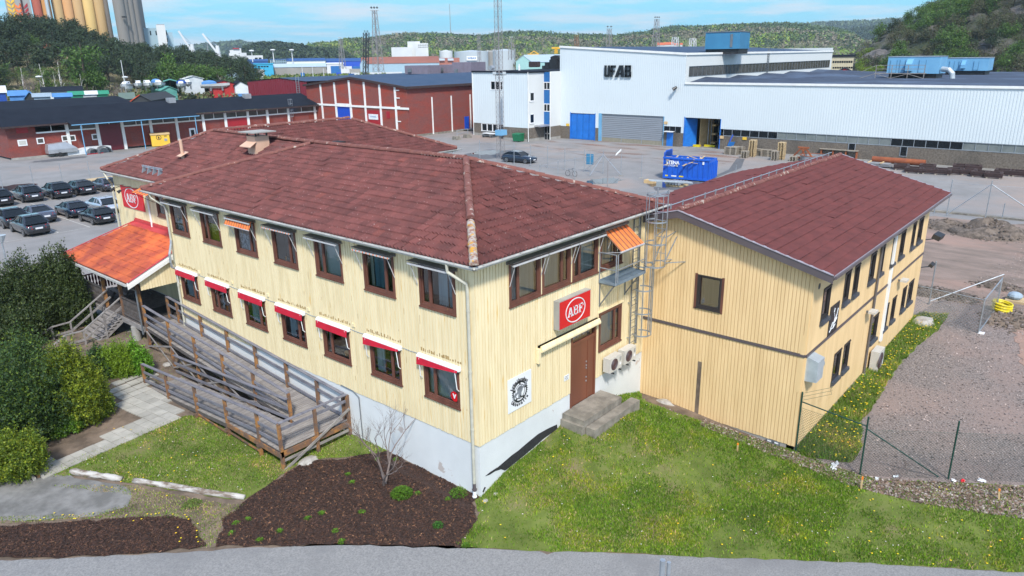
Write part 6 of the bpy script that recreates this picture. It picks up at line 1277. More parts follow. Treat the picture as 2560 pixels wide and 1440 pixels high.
hut('boathouse','black boarded boathouse with a bright orange roof slope','shed',332,381,268,252,238,160,14,'wall_black','roof_orange',rm2='wall_black',rot=-.35)
hut('tarp_shelter','grey green roofed shelter left of the orange roofed boathouse','shelter',304,338,262,248,236,178,8,'green_grey','green_grey',gable=False)
hut('tarp_shelter','pale blue tarpaulin boat shelter at the far left behind the white warehouse','shelter',28,72,262,240,231,172,10,'tarp_blue','tarp_blue',gable=False,rm2='tarp_grey')
hut('tarp_shelter','dark fronted end of the pale blue boat shelter','shelter',66,92,262,244,231,171,9,'wall_black','tarp_blue')
hut('boat_store','long white boat store with dark glass roof below the birches','shed',112,212,262,231,221,192,8,'far_white','roof_felt',gable=False)
hut('tarp_shelter','green tarpaulin shelter left of the white one','shelter',178,212,262,238,232,176,6,'tarp_green','tarp_green',gable=False); hut('tarp_shelter','white tarpaulin shelter between the two green ones','shelter',212,246,262,237,231,176,6,'tarp_white','tarp_white',gable=False); hut('tarp_shelter','green tarpaulin shelter right of the white one','shelter',247,274,262,236,230,176,6,'tarp_green','tarp_green',gable=False)
hut('tarp_shelter','low pale lilac tarpaulin cover beside the pale blue shelter','shelter',88,130,262,243,237,168,6,'tarp_grey','tarp_grey',gable=False); hut('tarp_shelter','low mid blue tarpaulin cover in front of the green shelters','shelter',138,182,262,243,237,168,6,'tarp_blue','tarp_blue',gable=False)
hut('boat_store','white pyramid shelter with blue base at the left edge','shelter',-20,20,262,233,219,175,8,'tarp_blue_d','sheet_white',gable=False)
hut('tarp_shelter','open fronted teal tarpaulin boat tent','shelter',413,443,224,204,200,212,9,'tarp_teal','tarp_teal',open_=True)
hut('tarp_shelter','sagging pale green tarpaulin tent in the dry grass','shelter',405,446,240,226,217,198,8,'tarp_teal','tarp_teal',rot=.3)
hut('boat_store','white boat store with grey window and shallow roof','shed',462,515,226,198,191,218,14,'sheet_white','sheet_white',rot=.35)
hut('boat_tunnel','dark open mouthed tunnel shelter between white store and red shed','shelter',514,540,222,200,193,222,16,'tarp_grey','tarp_grey',open_=True)
hut('boathouse','red boathouse with dark roof beside the maroon hall','shed',534,592,236,210,203,206,8,'hut_red','roof_felt',rot=.12)
hut('boathouse','small white boathouse with blue base next to the maroon hall','shed',590,623,238,214,204,204,10,'sheet_white','roof_felt',skirt='tarp_blue',rot=.1,frac=.45)
hut('boathouse','grey boathouse with green and rust striped roof','shed',530,566,222,197,184,232,18,'grey_wall','roof_green',frac=.42,rm2='roof_rust',rot=.2)
hut('boathouse','tall pale blue gabled boat hall beside the wood','shed',560,612,226,196,180,246,22,'pale_blue','pale_blue',frac=.55,rot=.2)
# ================================================================ cars
def make_car(kind,paint):
    """car in its own coordinates, nose towards +Y"""
    K=dict(suv=(4.5,1.86,1.62,.98,1.05,.25,3.55,4.42,.95),hatch=(4.25,1.77,1.42,.90,.98,.35,3.35,4.15,.88),wagon=(4.8,1.84,1.46,.92,1.0,.40,3.75,4.68,.90),sedan=(4.75,1.82,1.44,.92,1.0,.55,3.2,4.1,.95))[kind]
    L,Wd,Hh,hood,belt,ws,r3,r4,tail=K; t=thing(kind+'_car','x','car'); hw=Wd/2; y=lambda s:L/2-s  # s from nose
    st=[(.0,.62,.42,.62),(.10,.86,.24,.78),(.55,.97,.2,hood-.06),(1.25,1.0,.2,hood),(1.75,1.0,.2,belt),(2.9,1.0,.2,belt+.02),(r3+.1,1.0,.2,belt+.04),(L-.35,.98,.22,tail+.06),(L-.08,.90,.3,tail-.02),(L,.84,.42,tail-.12)]
    vs=[];n=10
    for s,w,z0,z1 in st:
        w*=hw; pr=[(-w*.86,z0),(-w*.98,z0+.12),(-w,(z0+z1)*.52),(-w*.96,z1-.08),(-w*.82,z1),(w*.82,z1),(w*.96,z1-.08),(w,(z0+z1)*.52),(w*.98,z0+.12),(w*.86,z0)]
        vs+=[(x,y(s),z) for x,z in pr]
    fs=[(i*n+k,i*n+(k+1)%n,(i+1)*n+(k+1)%n,(i+1)*n+k) for i in range(len(st)-1) for k in range(n)]+[tuple(range(n))[::-1],tuple(range((len(st)-1)*n,len(st)*n))]
    mb=MB(); mb.add(vs,fs); bo=mb.build('body','paint_'+paint,t,smooth=True)
    c=[(1.45,.80,belt-.03),(2.15,.66,Hh-.05),(2.5,.64,Hh),(r3-.15,.62,Hh-.03),(r4,.74,belt+.02)]
    s0,s1,s2,s3,s4=[q[0] for q in c]
    bl=lambda s:belt+.02
    P=lambda i,sg,in_=0:(sg*hw*c[i][1]*1.0,y(c[i][0]),c[i][2])
    g=MB(); wb=.90
    q=[(-hw*wb,y(s0),belt-.04),(hw*wb,y(s0),belt-.04),(hw*.70,y(s1),Hh-.07),(-hw*.70,y(s1),Hh-.07),(-hw*.68,y(s3),Hh-.09),(hw*.68,y(s3),Hh-.09),(-hw*wb,y(s4),belt),(hw*wb,y(s4),belt)]
    g.add(q,[(0,1,2,3),(6,4,5,7)[::-1],(0,3,4,6),(1,7,5,2)]); g.build('windows','car_glass',t)
    r=MB(); r.add([(-hw*.70,y(s1+.0),Hh-.075),(hw*.70,y(s1),Hh-.075),(hw*.66,y(s2),Hh-.01),(-hw*.66,y(s2),Hh-.01),(-hw*.64,y(s3-.15),Hh),(hw*.64,y(s3-.15),Hh),(-hw*.68,y(s3+.08),Hh-.08),(hw*.68,y(s3+.08),Hh-.08)],[(0,1,2,3),(3,2,5,4),(4,5,7,6),(0,3,4,6),(1,7,5,2)])
    for sg in (-1,1):
        for (a,b),w in ((((hw*wb,y(s0),belt),(hw*.70,y(s1),Hh-.07)),.06),(((hw*.93,y((s1+s3)/2),belt),(hw*.69,y((s1+s3)/2),Hh-.07)),.07),(((hw*.93,y(s4-.12),belt),(hw*.69,y(s3+.02),Hh-.08)),.16),(((hw*.93,y(s3-.25),belt),(hw*.69,y(s3-.35),Hh-.08)),.05)):
            r.beam((sg*a[0],a[1],a[2]),(sg*b[0],b[1],b[2]),.05,w,up=(sg,0,0))
    r.build('roof','paint_'+paint,t)
    for sg in (-1,1):
        for s in (.85,L-.95 if kind!='sedan' else L-1.05):
            m=MB(); R_=.335; m.tube([(sg*(hw-.21),y(s),R_),(sg*(hw+.012),y(s),R_)],R_,18); w=m.build('wheel','car_tyre',t)
            m=MB(); cx=sg*(hw+.016); N=5; m.tube([(cx-.01*sg,y(s),R_),(cx,y(s),R_)],.07,8)
            for k in range(N): a=k*2*math.pi/N; m.beam((cx,y(s),R_),(cx,y(s)+math.cos(a)*.22,R_+math.sin(a)*.22),.045,.02,up=(1,0,0))
            for k in range(14): a,b=k*2*math.pi/14,(k+1)*2*math.pi/14; m.beam((cx,y(s)+math.cos(a)*.235,R_+math.sin(a)*.235),(cx,y(s)+math.cos(b)*.235,R_+math.sin(b)*.235),.04,.02,up=(1,0,0))
            m.build('rim','car_rim',w)
        m=MB(); zt_=tail-.02; h=.20 if kind!='suv' else .26; x=sg*hw*.62; m.obox((x-.16,y(L)+.0 if 0 else y(L)-.02,zt_-h),(.34,0,0),(0,.20,0),(0,0,h)) if 0 else m.obox((sg*hw*.52,y(L-.03)-.05,zt_-h-.02),(sg*hw*.36,.10,0),(0,.08,.0),(0,0.04,h)); m.build('tail_light','lamp_red',t)
        m=MB(); m.obox((sg*hw*.50,y(.10)-.02,.58),(sg*hw*.36,-.18,0),(0,.06,0),(0,-.05,.15)); m.build('headlight','lamp_clear',t)
        m=MB(); m.obox((sg*hw*.95,y(1.75),belt-.02),(sg*.2,0,0),(0,.1,0),(0,0,.13)); m.build('mirror','paint_'+paint,t)
    m=MB(); m.box(-.27,.27,y(L)-.045,y(L)-.005,tail-.33,tail-.20) ; m.build('number_plate','plate_white',t); m=MB(); m.box(-.26,.26,y(0)-.02,y(0)+.03,.42,.53); m.build('number_plate','plate_white',t)
    m=MB(); m.box(-hw*.84,hw*.84,y(L)-.03,y(L)+.05,.30,.48); m.build('bumper','black',t)
    m=MB(); m.box(-.01,.01,y(s3),y(s3)+.12,Hh-.0,Hh+.05); m.build('aerial','black',t)
    return t,L
def o8(a,b): return a/8,430+b/8
lot=[('suv','dgrey','RL',(500,1290),'dark grey estate-height suv in the front row, nearest the camera'),('suv','black','RL',(95,1135),'black suv at the left end of the front row, tall red corner lights'),('sedan','slate','RR',(1085,975),'grey saloon car in the middle row behind the dark grey suv'),('hatch','navy','RL',(1360,930),'black hatchback with angular red lights in the middle row'),
 ('wagon','silver','RR',(2375,790),'silver estate car, the only pale car in the lot'),('hatch','black','RL',(1862,1062),'small black hatchback in front of the silver estate car'),('suv','black','RR',(235,652),'black car cut by the left picture edge in the back row'),('suv','dgrey','RL',(470,615),'dark grey suv with chrome bumper strip in the back row'),
 ('suv','black','RL',(1060,547),'black suv with tall lights, third in the back row'),('wagon','black','RL',(1550,472),'black estate car with clear rear lights in the back row'),('hatch','slate','RL',(2045,400),'blue grey small hatchback at the right end of the back row')]
for kd,pt,an,q,lb in lot:
    t,L=make_car(kd,pt); g=PZ(*o8(*q),0); hwd=.82; t.rotation_euler=(0,0,rad(1)); rear=L/2-.95
    x=g.x+(hwd if an=='RL' else -hwd); t.location=(x,g.y+rear,0); tag(t,lb,'car','cars in the car park')
t,L=make_car('wagon','navy'); a=PZ(1270.5,405.7,0); b=PZ(1309.5,409,0); d=(b-a).normalized(); t.rotation_euler=(0,0,math.atan2(-d.x,d.y)); m_=(a+b)/2+V3((-d.y,d.x,0))*.8*(1 if V3((-d.y,d.x,0)).dot(FW)>0 else -1); t.location=(m_.x,m_.y,0); tag(t,'dark blue estate car standing alone in the factory yard','car')
# car park lines
mb=MB()
def line(a,b,w=.11): a,b=V3((a[0],a[1],.016)),V3((b[0],b[1],.016)); s=(b-a).cross(V3((0,0,1))).normalized()*w/2; mb.poly([a-s,b-s,b+s,a+s])
for x in (-1.0,1.55,3.2 if 0 else 1.55,6.2,8.65,11.2): line((x,53.4),(x,61.3))
line((-4,53.4),(14,53.4)); line((-4,58.2) ,(13,58.2))
for x in (4.2,6.75,9.4,12.1,14.9): line((x,69.3),(x,75))
line((-2,68.9),(16,69.0)); mb.build('parking_lines','paint_line',kind='structure')
# asphalt patches, puddles and rust stains
def blob(name,px,py,rx,ry,m,seed,off=.012,n=26):
    c=PZ(px,py,0); r=random.Random(seed); pts=[]
    for k in range(n): a=2*math.pi*k/n; q=r.uniform(.75,1.15); pts.append((c.x+math.cos(a)*rx*q,c.y+math.sin(a)*ry*q,off))
    mb=MB(); mb.poly(pts); return mb.build(name,m,kind='structure')
blob('puddle',1222,381,3.0,2.2,'puddle',1,.012); blob('asphalt_patch',1235,385,5,4,'asphalt_dark',2,.008); blob('asphalt_patch',155,398,4,1.6,'asphalt_dark',3); blob('asphalt_patch',400,348,2.5,2,'asphalt_dark',3); blob('puddle',22,470,3,2.2,'puddle',5); blob('puddle',1668,461,2.2,2.0,'puddle',6,.014); blob('asphalt_patch',1690,462,4,3,'asphalt_dark',7,.008); blob('puddle',1510,453,2.6,1.8,'puddle',8,.014)
def strip(name,pts,m,off=.01): mb=MB(); mb.poly([(*PZ(*p,0)[:2],off) for p in pts]); return mb.build(name,m,kind='structure')
strip('wet_trail',[(1842,396),(1862,397),(1853,420),(1800,440),(1770,456),(1735,470),(1750,452),(1795,436),(1822,424)],'asphalt_dark')
def rustpatch(): 
    m=bpy.data.materials.new('rust_stain'); m.use_nodes=True; t=m.node_tree; N=t.nodes; Lk=t.links; b=N['Principled BSDF']; b.inputs['Base Color'].default_value=(.30,.14,.085,1); b.inputs['Roughness'].default_value=.9
    g=N.new('ShaderNodeNewGeometry'); mp=N.new('ShaderNodeMapping'); mp.inputs['Scale'].default_value=(.5,.12,1); n=N.new('ShaderNodeTexNoise'); n.inputs['Scale'].default_value=1; n.inputs['Detail'].default_value=9; Lk.new(g.outputs['Position'],mp.inputs[0]); Lk.new(mp.outputs[0],n.inputs['Vector']); r=N.new('ShaderNodeMapRange'); r.inputs[1].default_value=.50; r.inputs[2].default_value=.80; Lk.new(n.outputs[0],r.inputs[0]); Lk.new(r.outputs[0],b.inputs['Alpha']); MT['rust_stain']=m
rustpatch(); strip('rust_stain',[(1380,352),(1500,350),(1700,372),(1810,380),(1860,400),(1760,420),(1560,405),(1380,375),(1320,362)],'rust_stain',.009)
# ================================================================ yard fences and posts
def yard_post(x,y,h,label,group,m='galv',z=0,foot=False):
    t=world_thing('fence_post',label,'fence post',(x,y,z),group); mb=MB(); mb.tube([(x,y,z-.1),(x,y,z+h)],.035,6); mb.build('post',m,t)
    if foot: mb=MB(); mb.box(x-.2,x+.2,y-.2,y+.2,z,z+.1); mb.build('foot','concrete',t)
    return t
fp=[((1202,364),(1202,394)),((1262,402),(1285,372)),]
yf=world_thing('yard_fence','thin galvanised wire fence with braced corner in the factory yard','fence',(54,34,0))
base=[(1200,400),(1285.5,411.5),(1326.5,416),(1369,420),(1412,425),(1460.5,430),(1507.5,434.5)]
pp=[PZ(*b,0) for b in base]; hh=2.35
for p in pp: mb=MB(); mb.tube([(p.x,p.y,0),(p.x,p.y,hh+.35)],.04,6); mb.build('post','galv',yf)
mb=MB()
for z in (hh,1.2,.15): mb.tube([(p.x,p.y,z) for p in pp],.012,4)
c=pp[-1]; sd_=[PZ(*b,0) for b in ((1474,442),(1437,446),(1398,439) if 0 else (1437,446),(1398,437))]
side=[PZ(1475,441,0),PZ(1437,449,0),PZ(1395,459,0),PZ(1350,470,0)]
for p in side: m=MB(); m.tube([(p.x,p.y,0),(p.x,p.y,hh+.2)],.04,6); m.build('post','galv',yf)
for z in (hh,): mb.tube([(q.x,q.y,z) for q in [c]+side],.014,4)
mb.build('wires','galv',yf)
mb=MB()
for q in (pp[-2],side[0],PZ(1552,440,0)): mb.tube([(c.x,c.y,hh-.1),(q.x,q.y,.15)],.035,6)
mb.build('braces','galv',yf)
for i,q in enumerate(((1552,440),(1603,446))): p=PZ(*q,0); yard_post(p.x,p.y,2.6,['slim fence post with concrete foot beside the braced corner','slim fence post with concrete foot nearer the blue container'][i],'loose fence posts',foot=True)
p=PZ(1839,436,0); yard_post(p.x,p.y,1.1,'short pale post beyond the barrack roof edge','loose fence posts')
for i,(px,pt,pb) in enumerate(((2,529,560),(78,433,465),(150,424,450),(220,428,455))):
    p=PZ(px+8,[485,470,462,457][i],0); yard_post(p.x,p.y,2.5,['galvanised fence post at the left edge behind the car park','galvanised fence post behind the dark grey suv','galvanised fence post behind the third suv','galvanised fence post in front of the stacked planks'][i],'fence posts behind the car park')
p=pp[-2]; t=world_thing('cabinet_board','small blue grey board fixed to the yard fence','sign',(p.x,p.y,1)); a=PZ(1465,430,0); mb=MB(); mb.obox((a.x-.05,a.y-.05,.95),V3((c-p).normalized())*1.0,(.04,.04,0),(0,0,1.25)); mb.build('board','tower_blue',t)
# street lamp in the yard
p=PZ(1518,482,0); q=V3((p.x,p.y,0)); z1=zrow(q.x,q.y,405); e=PD(1541,385,math.hypot(p.x-CAM.x,p.y-CAM.y)); t=world_thing('street_lamp','slim street lamp with bent arm in the yard beyond the tiled roof','street lamp',(q.x,q.y,0)); mb=MB(); mb.tube([(q.x,q.y,0),(q.x,q.y,z1),e],[.06,.05,.035],8); mb.build('pole','mast_steel',t)
d=(e-V3((q.x,q.y,z1))).normalized(); mb=MB(); mb.obox(e-d*.1-V3((0,0,.08)),d*.75,d.cross(V3((0,0,1))).normalized()*.28,(0,0,.16)); mb.build('lamp_head','white',t)
# ================================================================ lattice masts
def lattice(name,label,x,y,z0,z1,w0,w1,m='mast_steel',th=.06,step=None,head=None,lean=(0,0),base=None,n=4,group=None,cat='mast'):
    t=world_thing(name,label,cat,(x,y,z0),group); mb=MB(); H_=z1-z0; step=step or (w0*1.3)
    cs=((-1,-1),(1,-1),(1,1),(-1,1)) if n==4 else ((-1,-.6),(1,-.6),(0,1.1))
    f=lambda k,z: V3((x+lean[0]*(z-z0)+cs[k][0]*(w0+(w1-w0)*(z-z0)/H_)/2,y+lean[1]*(z-z0)+cs[k][1]*(w0+(w1-w0)*(z-z0)/H_)/2,z)); N=len(cs)
    for k in range(N): mb.beam(f(k,z0),f(k,z1),th,th)
    mb.build('legs',m,t); mb=MB(); k_=max(2,int(H_/step)); i=0
    for i in range(k_):
        a=z0+H_*i/k_; b=z0+H_*(i+1)/k_
        for k in range(N):
            k2=(k+1)%N; mb.beam(f(k,a) if i%2 else f(k2,a),f(k2,b) if i%2 else f(k,b),th*.6,th*.6); mb.beam(f(k,b),f(k2,b),th*.5,th*.5)
    mb.build('bracing',m,t)
    if head: head(t,x+lean[0]*H_,y+lean[1]*H_,z1)
    return t
def flood(w,m='mast_steel',n=4,mm='white'):
    def h(t,x,y,z):
        r=RT; mb=MB(); p=V3((x,y,z)); mb.beam(p-r*w/2,p+r*w/2,.25*w/3,.1*w/3); mb.beam(p-r*w/2+V3((0,0,.3*w)),p+r*w/2+V3((0,0,.3*w)),.06*w,.05*w); mb.build('platform',m,t); mb=MB()
        for k in range(n): c=p+r*w*(-.5+(k+.5)/n)+V3((0,0,.2*w)); mb.obox(c-r*w*.08-FW*.1*w,r*w*.16,FW*w*.1,(0,0,w*.18))
        mb.build('floodlights',mm,t)
    return h
p=PZ(1252,398,0); x,y=p.x,p.y; t=lattice('lattice_mast','tall thin lattice mast rising out of the picture by the white office block',x,y,0,34,.75,.62,'mast_steel',.045,.62)
z=zrow(x,y,187); mb=MB(); r=RT
mb.beam(V3((x,y,z))-r*.5,V3((x,y,z))+r*.5,.5,.12); mb.build('platform','black_metal',t); 
for s in (-1,1): mb=MB(); mb.obox(V3((x,y,z+.1))+r*s*.65-r*.2-V3((0,0,.15)),r*.45,FW*-.3,(0,0,.35)); mb.build('floodlight','duct_grey',t)
z=zrow(x,y,336); mb=MB(); mb.box(x-.5,x+.7,y-.6,y+.5,z-.1,z+.6); mb.build('control_box','plant_blue',t)
def farmast(lb,px,rt,rb,dist,w0,w1,m='mast_steel',th=.35,hd=None,name='lattice_mast',**k):
    p=PD(px,rb,dist); z0=p.z; z1=PD(px,rt,dist).z; return lattice(name,lb,p.x,p.y,z0,z1,w0,w1,m,th,head=hd,**k)
farmast('tall pale lattice floodlight mast left of the office block, dark lamps on top',947,26,186,420,4.4,1.7,'mast_steel',.24,flood(4.6,'mast_steel',3,'black_metal'),step=2.6)
farmast('dark lattice crane jib leaning beside the tall floodlight mast',914,82,188,360,1.7,1.9,'black_metal',.26,flood(2.4,'black_metal',2,'black_metal'),name='crane_jib',step=2.2,lean=(.075,-.02) if 0 else (.06,-.07))
farmast('short pale lattice mast over the harbour sheds at left',857,98,172,430,2.6,1.3,'mast_steel',.2,flood(2.4,'mast_steel',3,'far_white'),step=3)
farmast('lattice mast with dark twin lamps above the tall factory hall',1522,72,125,420,2.4,1.6,'mast_steel',.2,flood(3.6,'mast_steel',2,'black_metal'),step=3)
farmast('lattice mast with four lamps right of the UFAB lettering',1639,48,125,420,3.2,1.6,'mast_steel',.22,flood(3.2,'mast_steel',3,'black_metal'),step=3.4)
farmast('pale lattice mast above the left part of the tall hall roof',1441,88,125,430,1.8,1.5,'wood_post',.2,flood(2,'mast_steel',3,'far_white'),step=3)
farmast('short lattice mast beside the pale storage tanks',1279,96,150,420,2.6,1.8,'mast_steel',.2,flood(2.2,'mast_steel',3,'far_white'),step=3)
farmast('thin lattice mast standing before the storage tank with lettering',1199,88,165,500,1.6,1.2,'mast_steel',.18,flood(3,'mast_steel',2,'far_white'),step=3)
farmast('small pale mast right of the orange roofed house',1687,93,122,430,3,2.4,'far_white',.3,step=3); farmast('small pale mast left of the blue plant room',1731,96,122,430,3,2.4,'far_white',.3,step=3)
def farpole(lb,px,rt,rb,dist,r=.3,m='far_white',name='mast',cat='mast',grp=None,lamp=0):
    p=PD(px,rb,dist); z1=PD(px,rt,dist).z; t=world_thing(name,lb,cat,tuple(p),grp); mb=MB(); mb.tube([tuple(p),(p.x,p.y,z1)],[r,r*.6],6); mb.build('pole',m,t)
    if lamp: mb=MB(); mb.ball((p.x,p.y,z1),lamp,n=8,k=4,sc=(1.6,1.6,.6)); mb.build('lamp_head','far_white',t)
farpole('very tall thin radio mast on the ridge behind the white hotel block',1127,10,92,1500,.8,'mast_steel')
for i,(px,rt) in enumerate(((632,127),(685,125),(732,125))): farpole(['leftmost of three harbour lamp poles before the dark hill','middle of three harbour lamp poles before the dark hill','rightmost of three harbour lamp poles before the dark hill'][i],px,rt,155,520,.35,'far_white','lamp_pole','street lamp','harbour lamp poles',1.1)
for i,(px,rt,rb) in enumerate(((757,162,190),(783,166,192),(810,170,192))): farpole(['leftmost slim pole in front of the long grey shed','middle slim pole in front of the long grey shed','rightmost slim pole in front of the long grey shed'][i],px,rt,rb,330,.14,'far_white','lamp_pole','street lamp','slim poles in front of the long grey shed')
p=PD(322,240,200); farpole('single slim yacht mast on the shore below the hill wood',316,150,232,200,.12,'far_white','boat_mast','mast')
farpole('white globe street lamp among the birches at left',103,192,222,215,.08,'mast_steel','street_lamp','street lamp',lamp=.5); farpole('white globe street lamp beside the yacht mast',318,193,224,214,.08,'mast_steel','street_lamp','street lamp',lamp=.5)
# ================================================================ container, pallets, scrap
ct=world_thing('waste_container','blue open waste container with white STENA RECYCLING lettering','container',(60,24,0)); A=PZ(1657,447,0); B=PZ(1772,456,0); u=(B-A).normalized(); Lc=(B-A).length; f=Fr((A.x,A.y,0),tuple(u)); dp=2.5; hz=zrow(A.x,A.y,394)
mb=MB(); f.box(mb,0,Lc,.25,hz,-.08,0); f.box(mb,0,Lc,.25,hz,-dp,-dp+.08); mb.obox(f.p(0,.25,0),-f.n*dp,f.u*.08,(0,0,hz+.35)); mb.obox(f.p(Lc-.08,.25,0),-f.n*dp,f.u*.08,(0,0,hz-.25)); mb.obox(f.p(0,.2,0),-f.n*dp,f.u*Lc,(0,0,.08)); mb.build('body','container_blue',ct)
mb=MB(); n=9
for k in range(n+1): a=k*(Lc-.1)/n; f.box(mb,a,a+.1,.3,hz,.0,.09)
f.box(mb,-.05,Lc+.05,hz-.08,hz+.1,-.12,.12); f.box(mb,0,Lc,.12,.34,-.1,.1); 
for k in range(5): q=f.p(Lc,.3,-.1-k*(dp-.2)/4); mb.obox(q,f.u*.09,-f.n*.1,(0,0,hz-.6))
mb.prism([f.p(0,hz,.02),f.p(0,hz+.75,-.5),f.p(0,hz+.75,-dp+.1),f.p(0,hz,-dp+.1)],f.u*.08); mb.build('ribs','container_blue',ct)
text('STENA',.50,f,Lc*.21,hz*.80,.10,'letter_white',ct,bold=.02); text('RECYCLING',.26,f,Lc*.19,hz*.66,.10,'letter_white',ct,bold=.008,sx=1.0); mb=MB(); f.box(mb,Lc*.062,Lc*.10,hz*.74,hz*.86,.10,.11); f.box(mb,.3,.6,.36,.5,.1,.11,1); f.box(mb,1.0,1.6,.36,.5,.1,.11); f.box(mb,1.9,2.4,.36,.5,.1,.11,1); f.box(mb,Lc-.8,Lc-.6,hz-.5,hz-.2,.1,.11); mb.build('markings',['letter_white','yellow_plastic'],ct)
wd_=world_thing('waste_wood','broken pale planks and pallets heaped in the blue container','scrap wood',(60,24,1.5)); rr=random.Random(3); mb=MB()
for i in range(46):
    a=f.p(rr.uniform(.6,Lc-.9),hz-.5+rr.uniform(-.1,.42),-rr.uniform(.4,dp-.4)); L=rr.uniform(.5,1.5); an=rr.uniform(0,3.14); mb.beam(a,a+V3((math.cos(an)*L,math.sin(an)*L,rr.uniform(-.25,.3))),rr.uniform(.08,.25),.04)
f.box(mb,.1,Lc-.1,.6,hz-.45,-dp+.1,-.1,1); mb.build('planks',['pallet_new','wood_dark'],wd_)
def mk_pallet(m):
    mb=MB()
    for k in range(7): mb.box(-.6,.6,-.4+k*.117,-.4+k*.117+.095,.122,.144)
    for y in (-.4,-.05,.3): mb.box(-.6,.6,y,y+.1,0,.022); [mb.box(x,x+.145,y,y+.1,.022,.1) for x in (-.6,-.07,.455)]; mb.box(-.6,.6,y,y+.1,.1,.122)
    return mb
pal0={}
def pallet_stack(px,py,n,m,label,grp,rz=0,sx=1.,alt=None):
    p=PZ(px,py,0); rr=random.Random(int(px))
    for k in range(n):
        if m not in pal0:
            o=mk_pallet(m).build('pallet',m); pal0[m]=o; c=o
        else: c=pal0[m].copy(); link(c)
        c.location=(p.x+rr.uniform(-.03,.03),p.y+rr.uniform(-.03,.03),k*.146); c.rotation_euler=(0,0,rz+rr.uniform(-.03,.03)); c.scale=(sx,1,1); tag(c,label,'pallet',grp)
pallet_stack(1880,391,15,'pallet_new','wooden pallet in the taller stack next to the grey board pile','pallets in the left tall stack',rad(8)); pallet_stack(1952,398,15,'pallet_new','wooden pallet in the tall stack nearest the rusty steel stand','pallets in the right tall stack',rad(8)); pallet_stack(1937,400,8,'pallet','greyish pallet in the lower stack before the right tall stack','pallets in the lower grey stack',rad(8))
pallet_stack(1843,385,7,'pallet','weathered grey pallet in the wide pile beside the blue tarpaulin bundle','pallets in the wide grey pile',rad(90),1.5); pallet_stack(1828,386,7,'pallet','weathered grey pallet at the left side of the wide grey pile','pallets at the left of the wide grey pile',rad(90),1.5); pallet_stack(1862,394,6,'pallet','grey pallet in the short stack before the left tall stack','pallets in the short stack',rad(8)); pallet_stack(1905,389,6,'pallet','long grey board pallet between the two tall stacks','pallets between the tall stacks',rad(90),1.7); pallet_stack(1922,391,6,'pallet','long grey board pallet just left of the right tall stack','pallets left of the right tall stack',rad(90),1.7); pallet_stack(1983,402,4,'pallet','dark grey pallet in the low pile by the steel ring','pallets in the low pile by the ring',rad(8)); pallet_stack(1865,392,1,'pallet','single grey pallet lying in front of the pallet stacks',None,rad(8))
p=PZ(1821,380,0); t=world_thing('tarpaulin_bundle','bright blue tarpaulin bundle leaning beside the grey pallets','tarpaulin',(p.x,p.y,0)); mb=MB(); mb.prism([(p.x-.4,p.y-.5,0),(p.x+.2,p.y+.5,0),(p.x+.5,p.y+.3,1.3),(p.x+.3,p.y-.7,1.4)],(.4,.1,0)); mb.build('bundle','panel_blue',t); p=PZ(1813,378,0); t=world_thing('steel_prop','dark blue steel prop leaning on the hall wall','prop',(p.x,p.y,0)); mb=MB(); mb.beam((p.x,p.y,0),(p.x+.6,p.y-.7,2.3),.12,.12); mb.build('prop','blue_pure',t)
p=PZ(2006,398,0); t=world_thing('steel_stand','rusty trestle shaped steel stand by the pallets','stand',(p.x,p.y,0)); mb=MB()
for s in (-.55,.55): mb.beam((p.x,p.y+s-.9,0),(p.x,p.y+s*.4,1.5),.18,.18); mb.beam((p.x,p.y+s+.9,0),(p.x,p.y+s*.4,1.5),.18,.18)
mb.beam((p.x,p.y-.7,1.5),(p.x,p.y+.7,1.5),.25,.2); mb.beam((p.x,p.y-1.6,.2),(p.x,p.y+1.2,.2),.2,.2); mb.build('frame','rust',t)
p=PZ(2035,402,0); t=world_thing('steel_ring','large shallow steel ring with orange rim by the wall','ring',(p.x,p.y,0)); mb=MB(); n=32
for k in range(n): a,b=2*math.pi*k/n,2*math.pi*(k+1)/n; mb.beam((p.x+math.cos(a)*1.7,p.y+math.sin(a)*1.7,.35),(p.x+math.cos(b)*1.7,p.y+math.sin(b)*1.7,.35),.05,.7,m=1); mb.beam((p.x+math.cos(a)*1.72,p.y+math.sin(a)*1.72,.72),(p.x+math.cos(b)*1.72,p.y+math.sin(b)*1.72,.72),.12,.06,m=0)
mb.build('ring',['orange_paint' if 0 else 'rust','alu'],t)
a=PZ(2180,405,0); b=PZ(2312,415,0); t=world_thing('steel_pipe','long rust orange steel pipe lying along the hall wall','pipe',tuple(a)); mb=MB(); mb.tube([(a.x,a.y,.38),(b.x,b.y,.38)],.36,14); mb.build('pipe',mat('rust_orange',(.30,.085,.03),.85,(.20,.055,.025),1.5),t)
a=PZ(2185,416,0); t=world_thing('plate_pile','grey steel plates stacked on timbers before the orange pipe','steel plates',tuple(a)); mb=MB(); [mb.box(a.x-.7,a.x+.7,a.y-2+k*.1,a.y+1.8,.15+k*.09,.2+k*.09) for k in range(4)]; mb.build('plates','alu',t); mb=MB(); [mb.box(a.x-.8,a.x+.8,a.y+d,a.y+d+.12,.5,.58) for d in (-.9,.5)]; each(mb,'timber','fresh_wood',t)
t=None; p=PZ(2120,398,0)
t=world_thing('work_bench','long grey topped work bench with rusty legs behind the barrack roof','bench',tuple(p)); mb=MB(); mb.box(p.x-.5,p.x+.5,p.y-1.2,p.y+3.6,1.1,1.2); mb.build('bench_top','pallet',t); mb=MB(); [mb.box(p.x-.4,p.x+.4,p.y+d,p.y+d+.15,0,1.1) for d in (-1.1,.2,1.8,3.3)]; each(mb,'leg','rust',t)
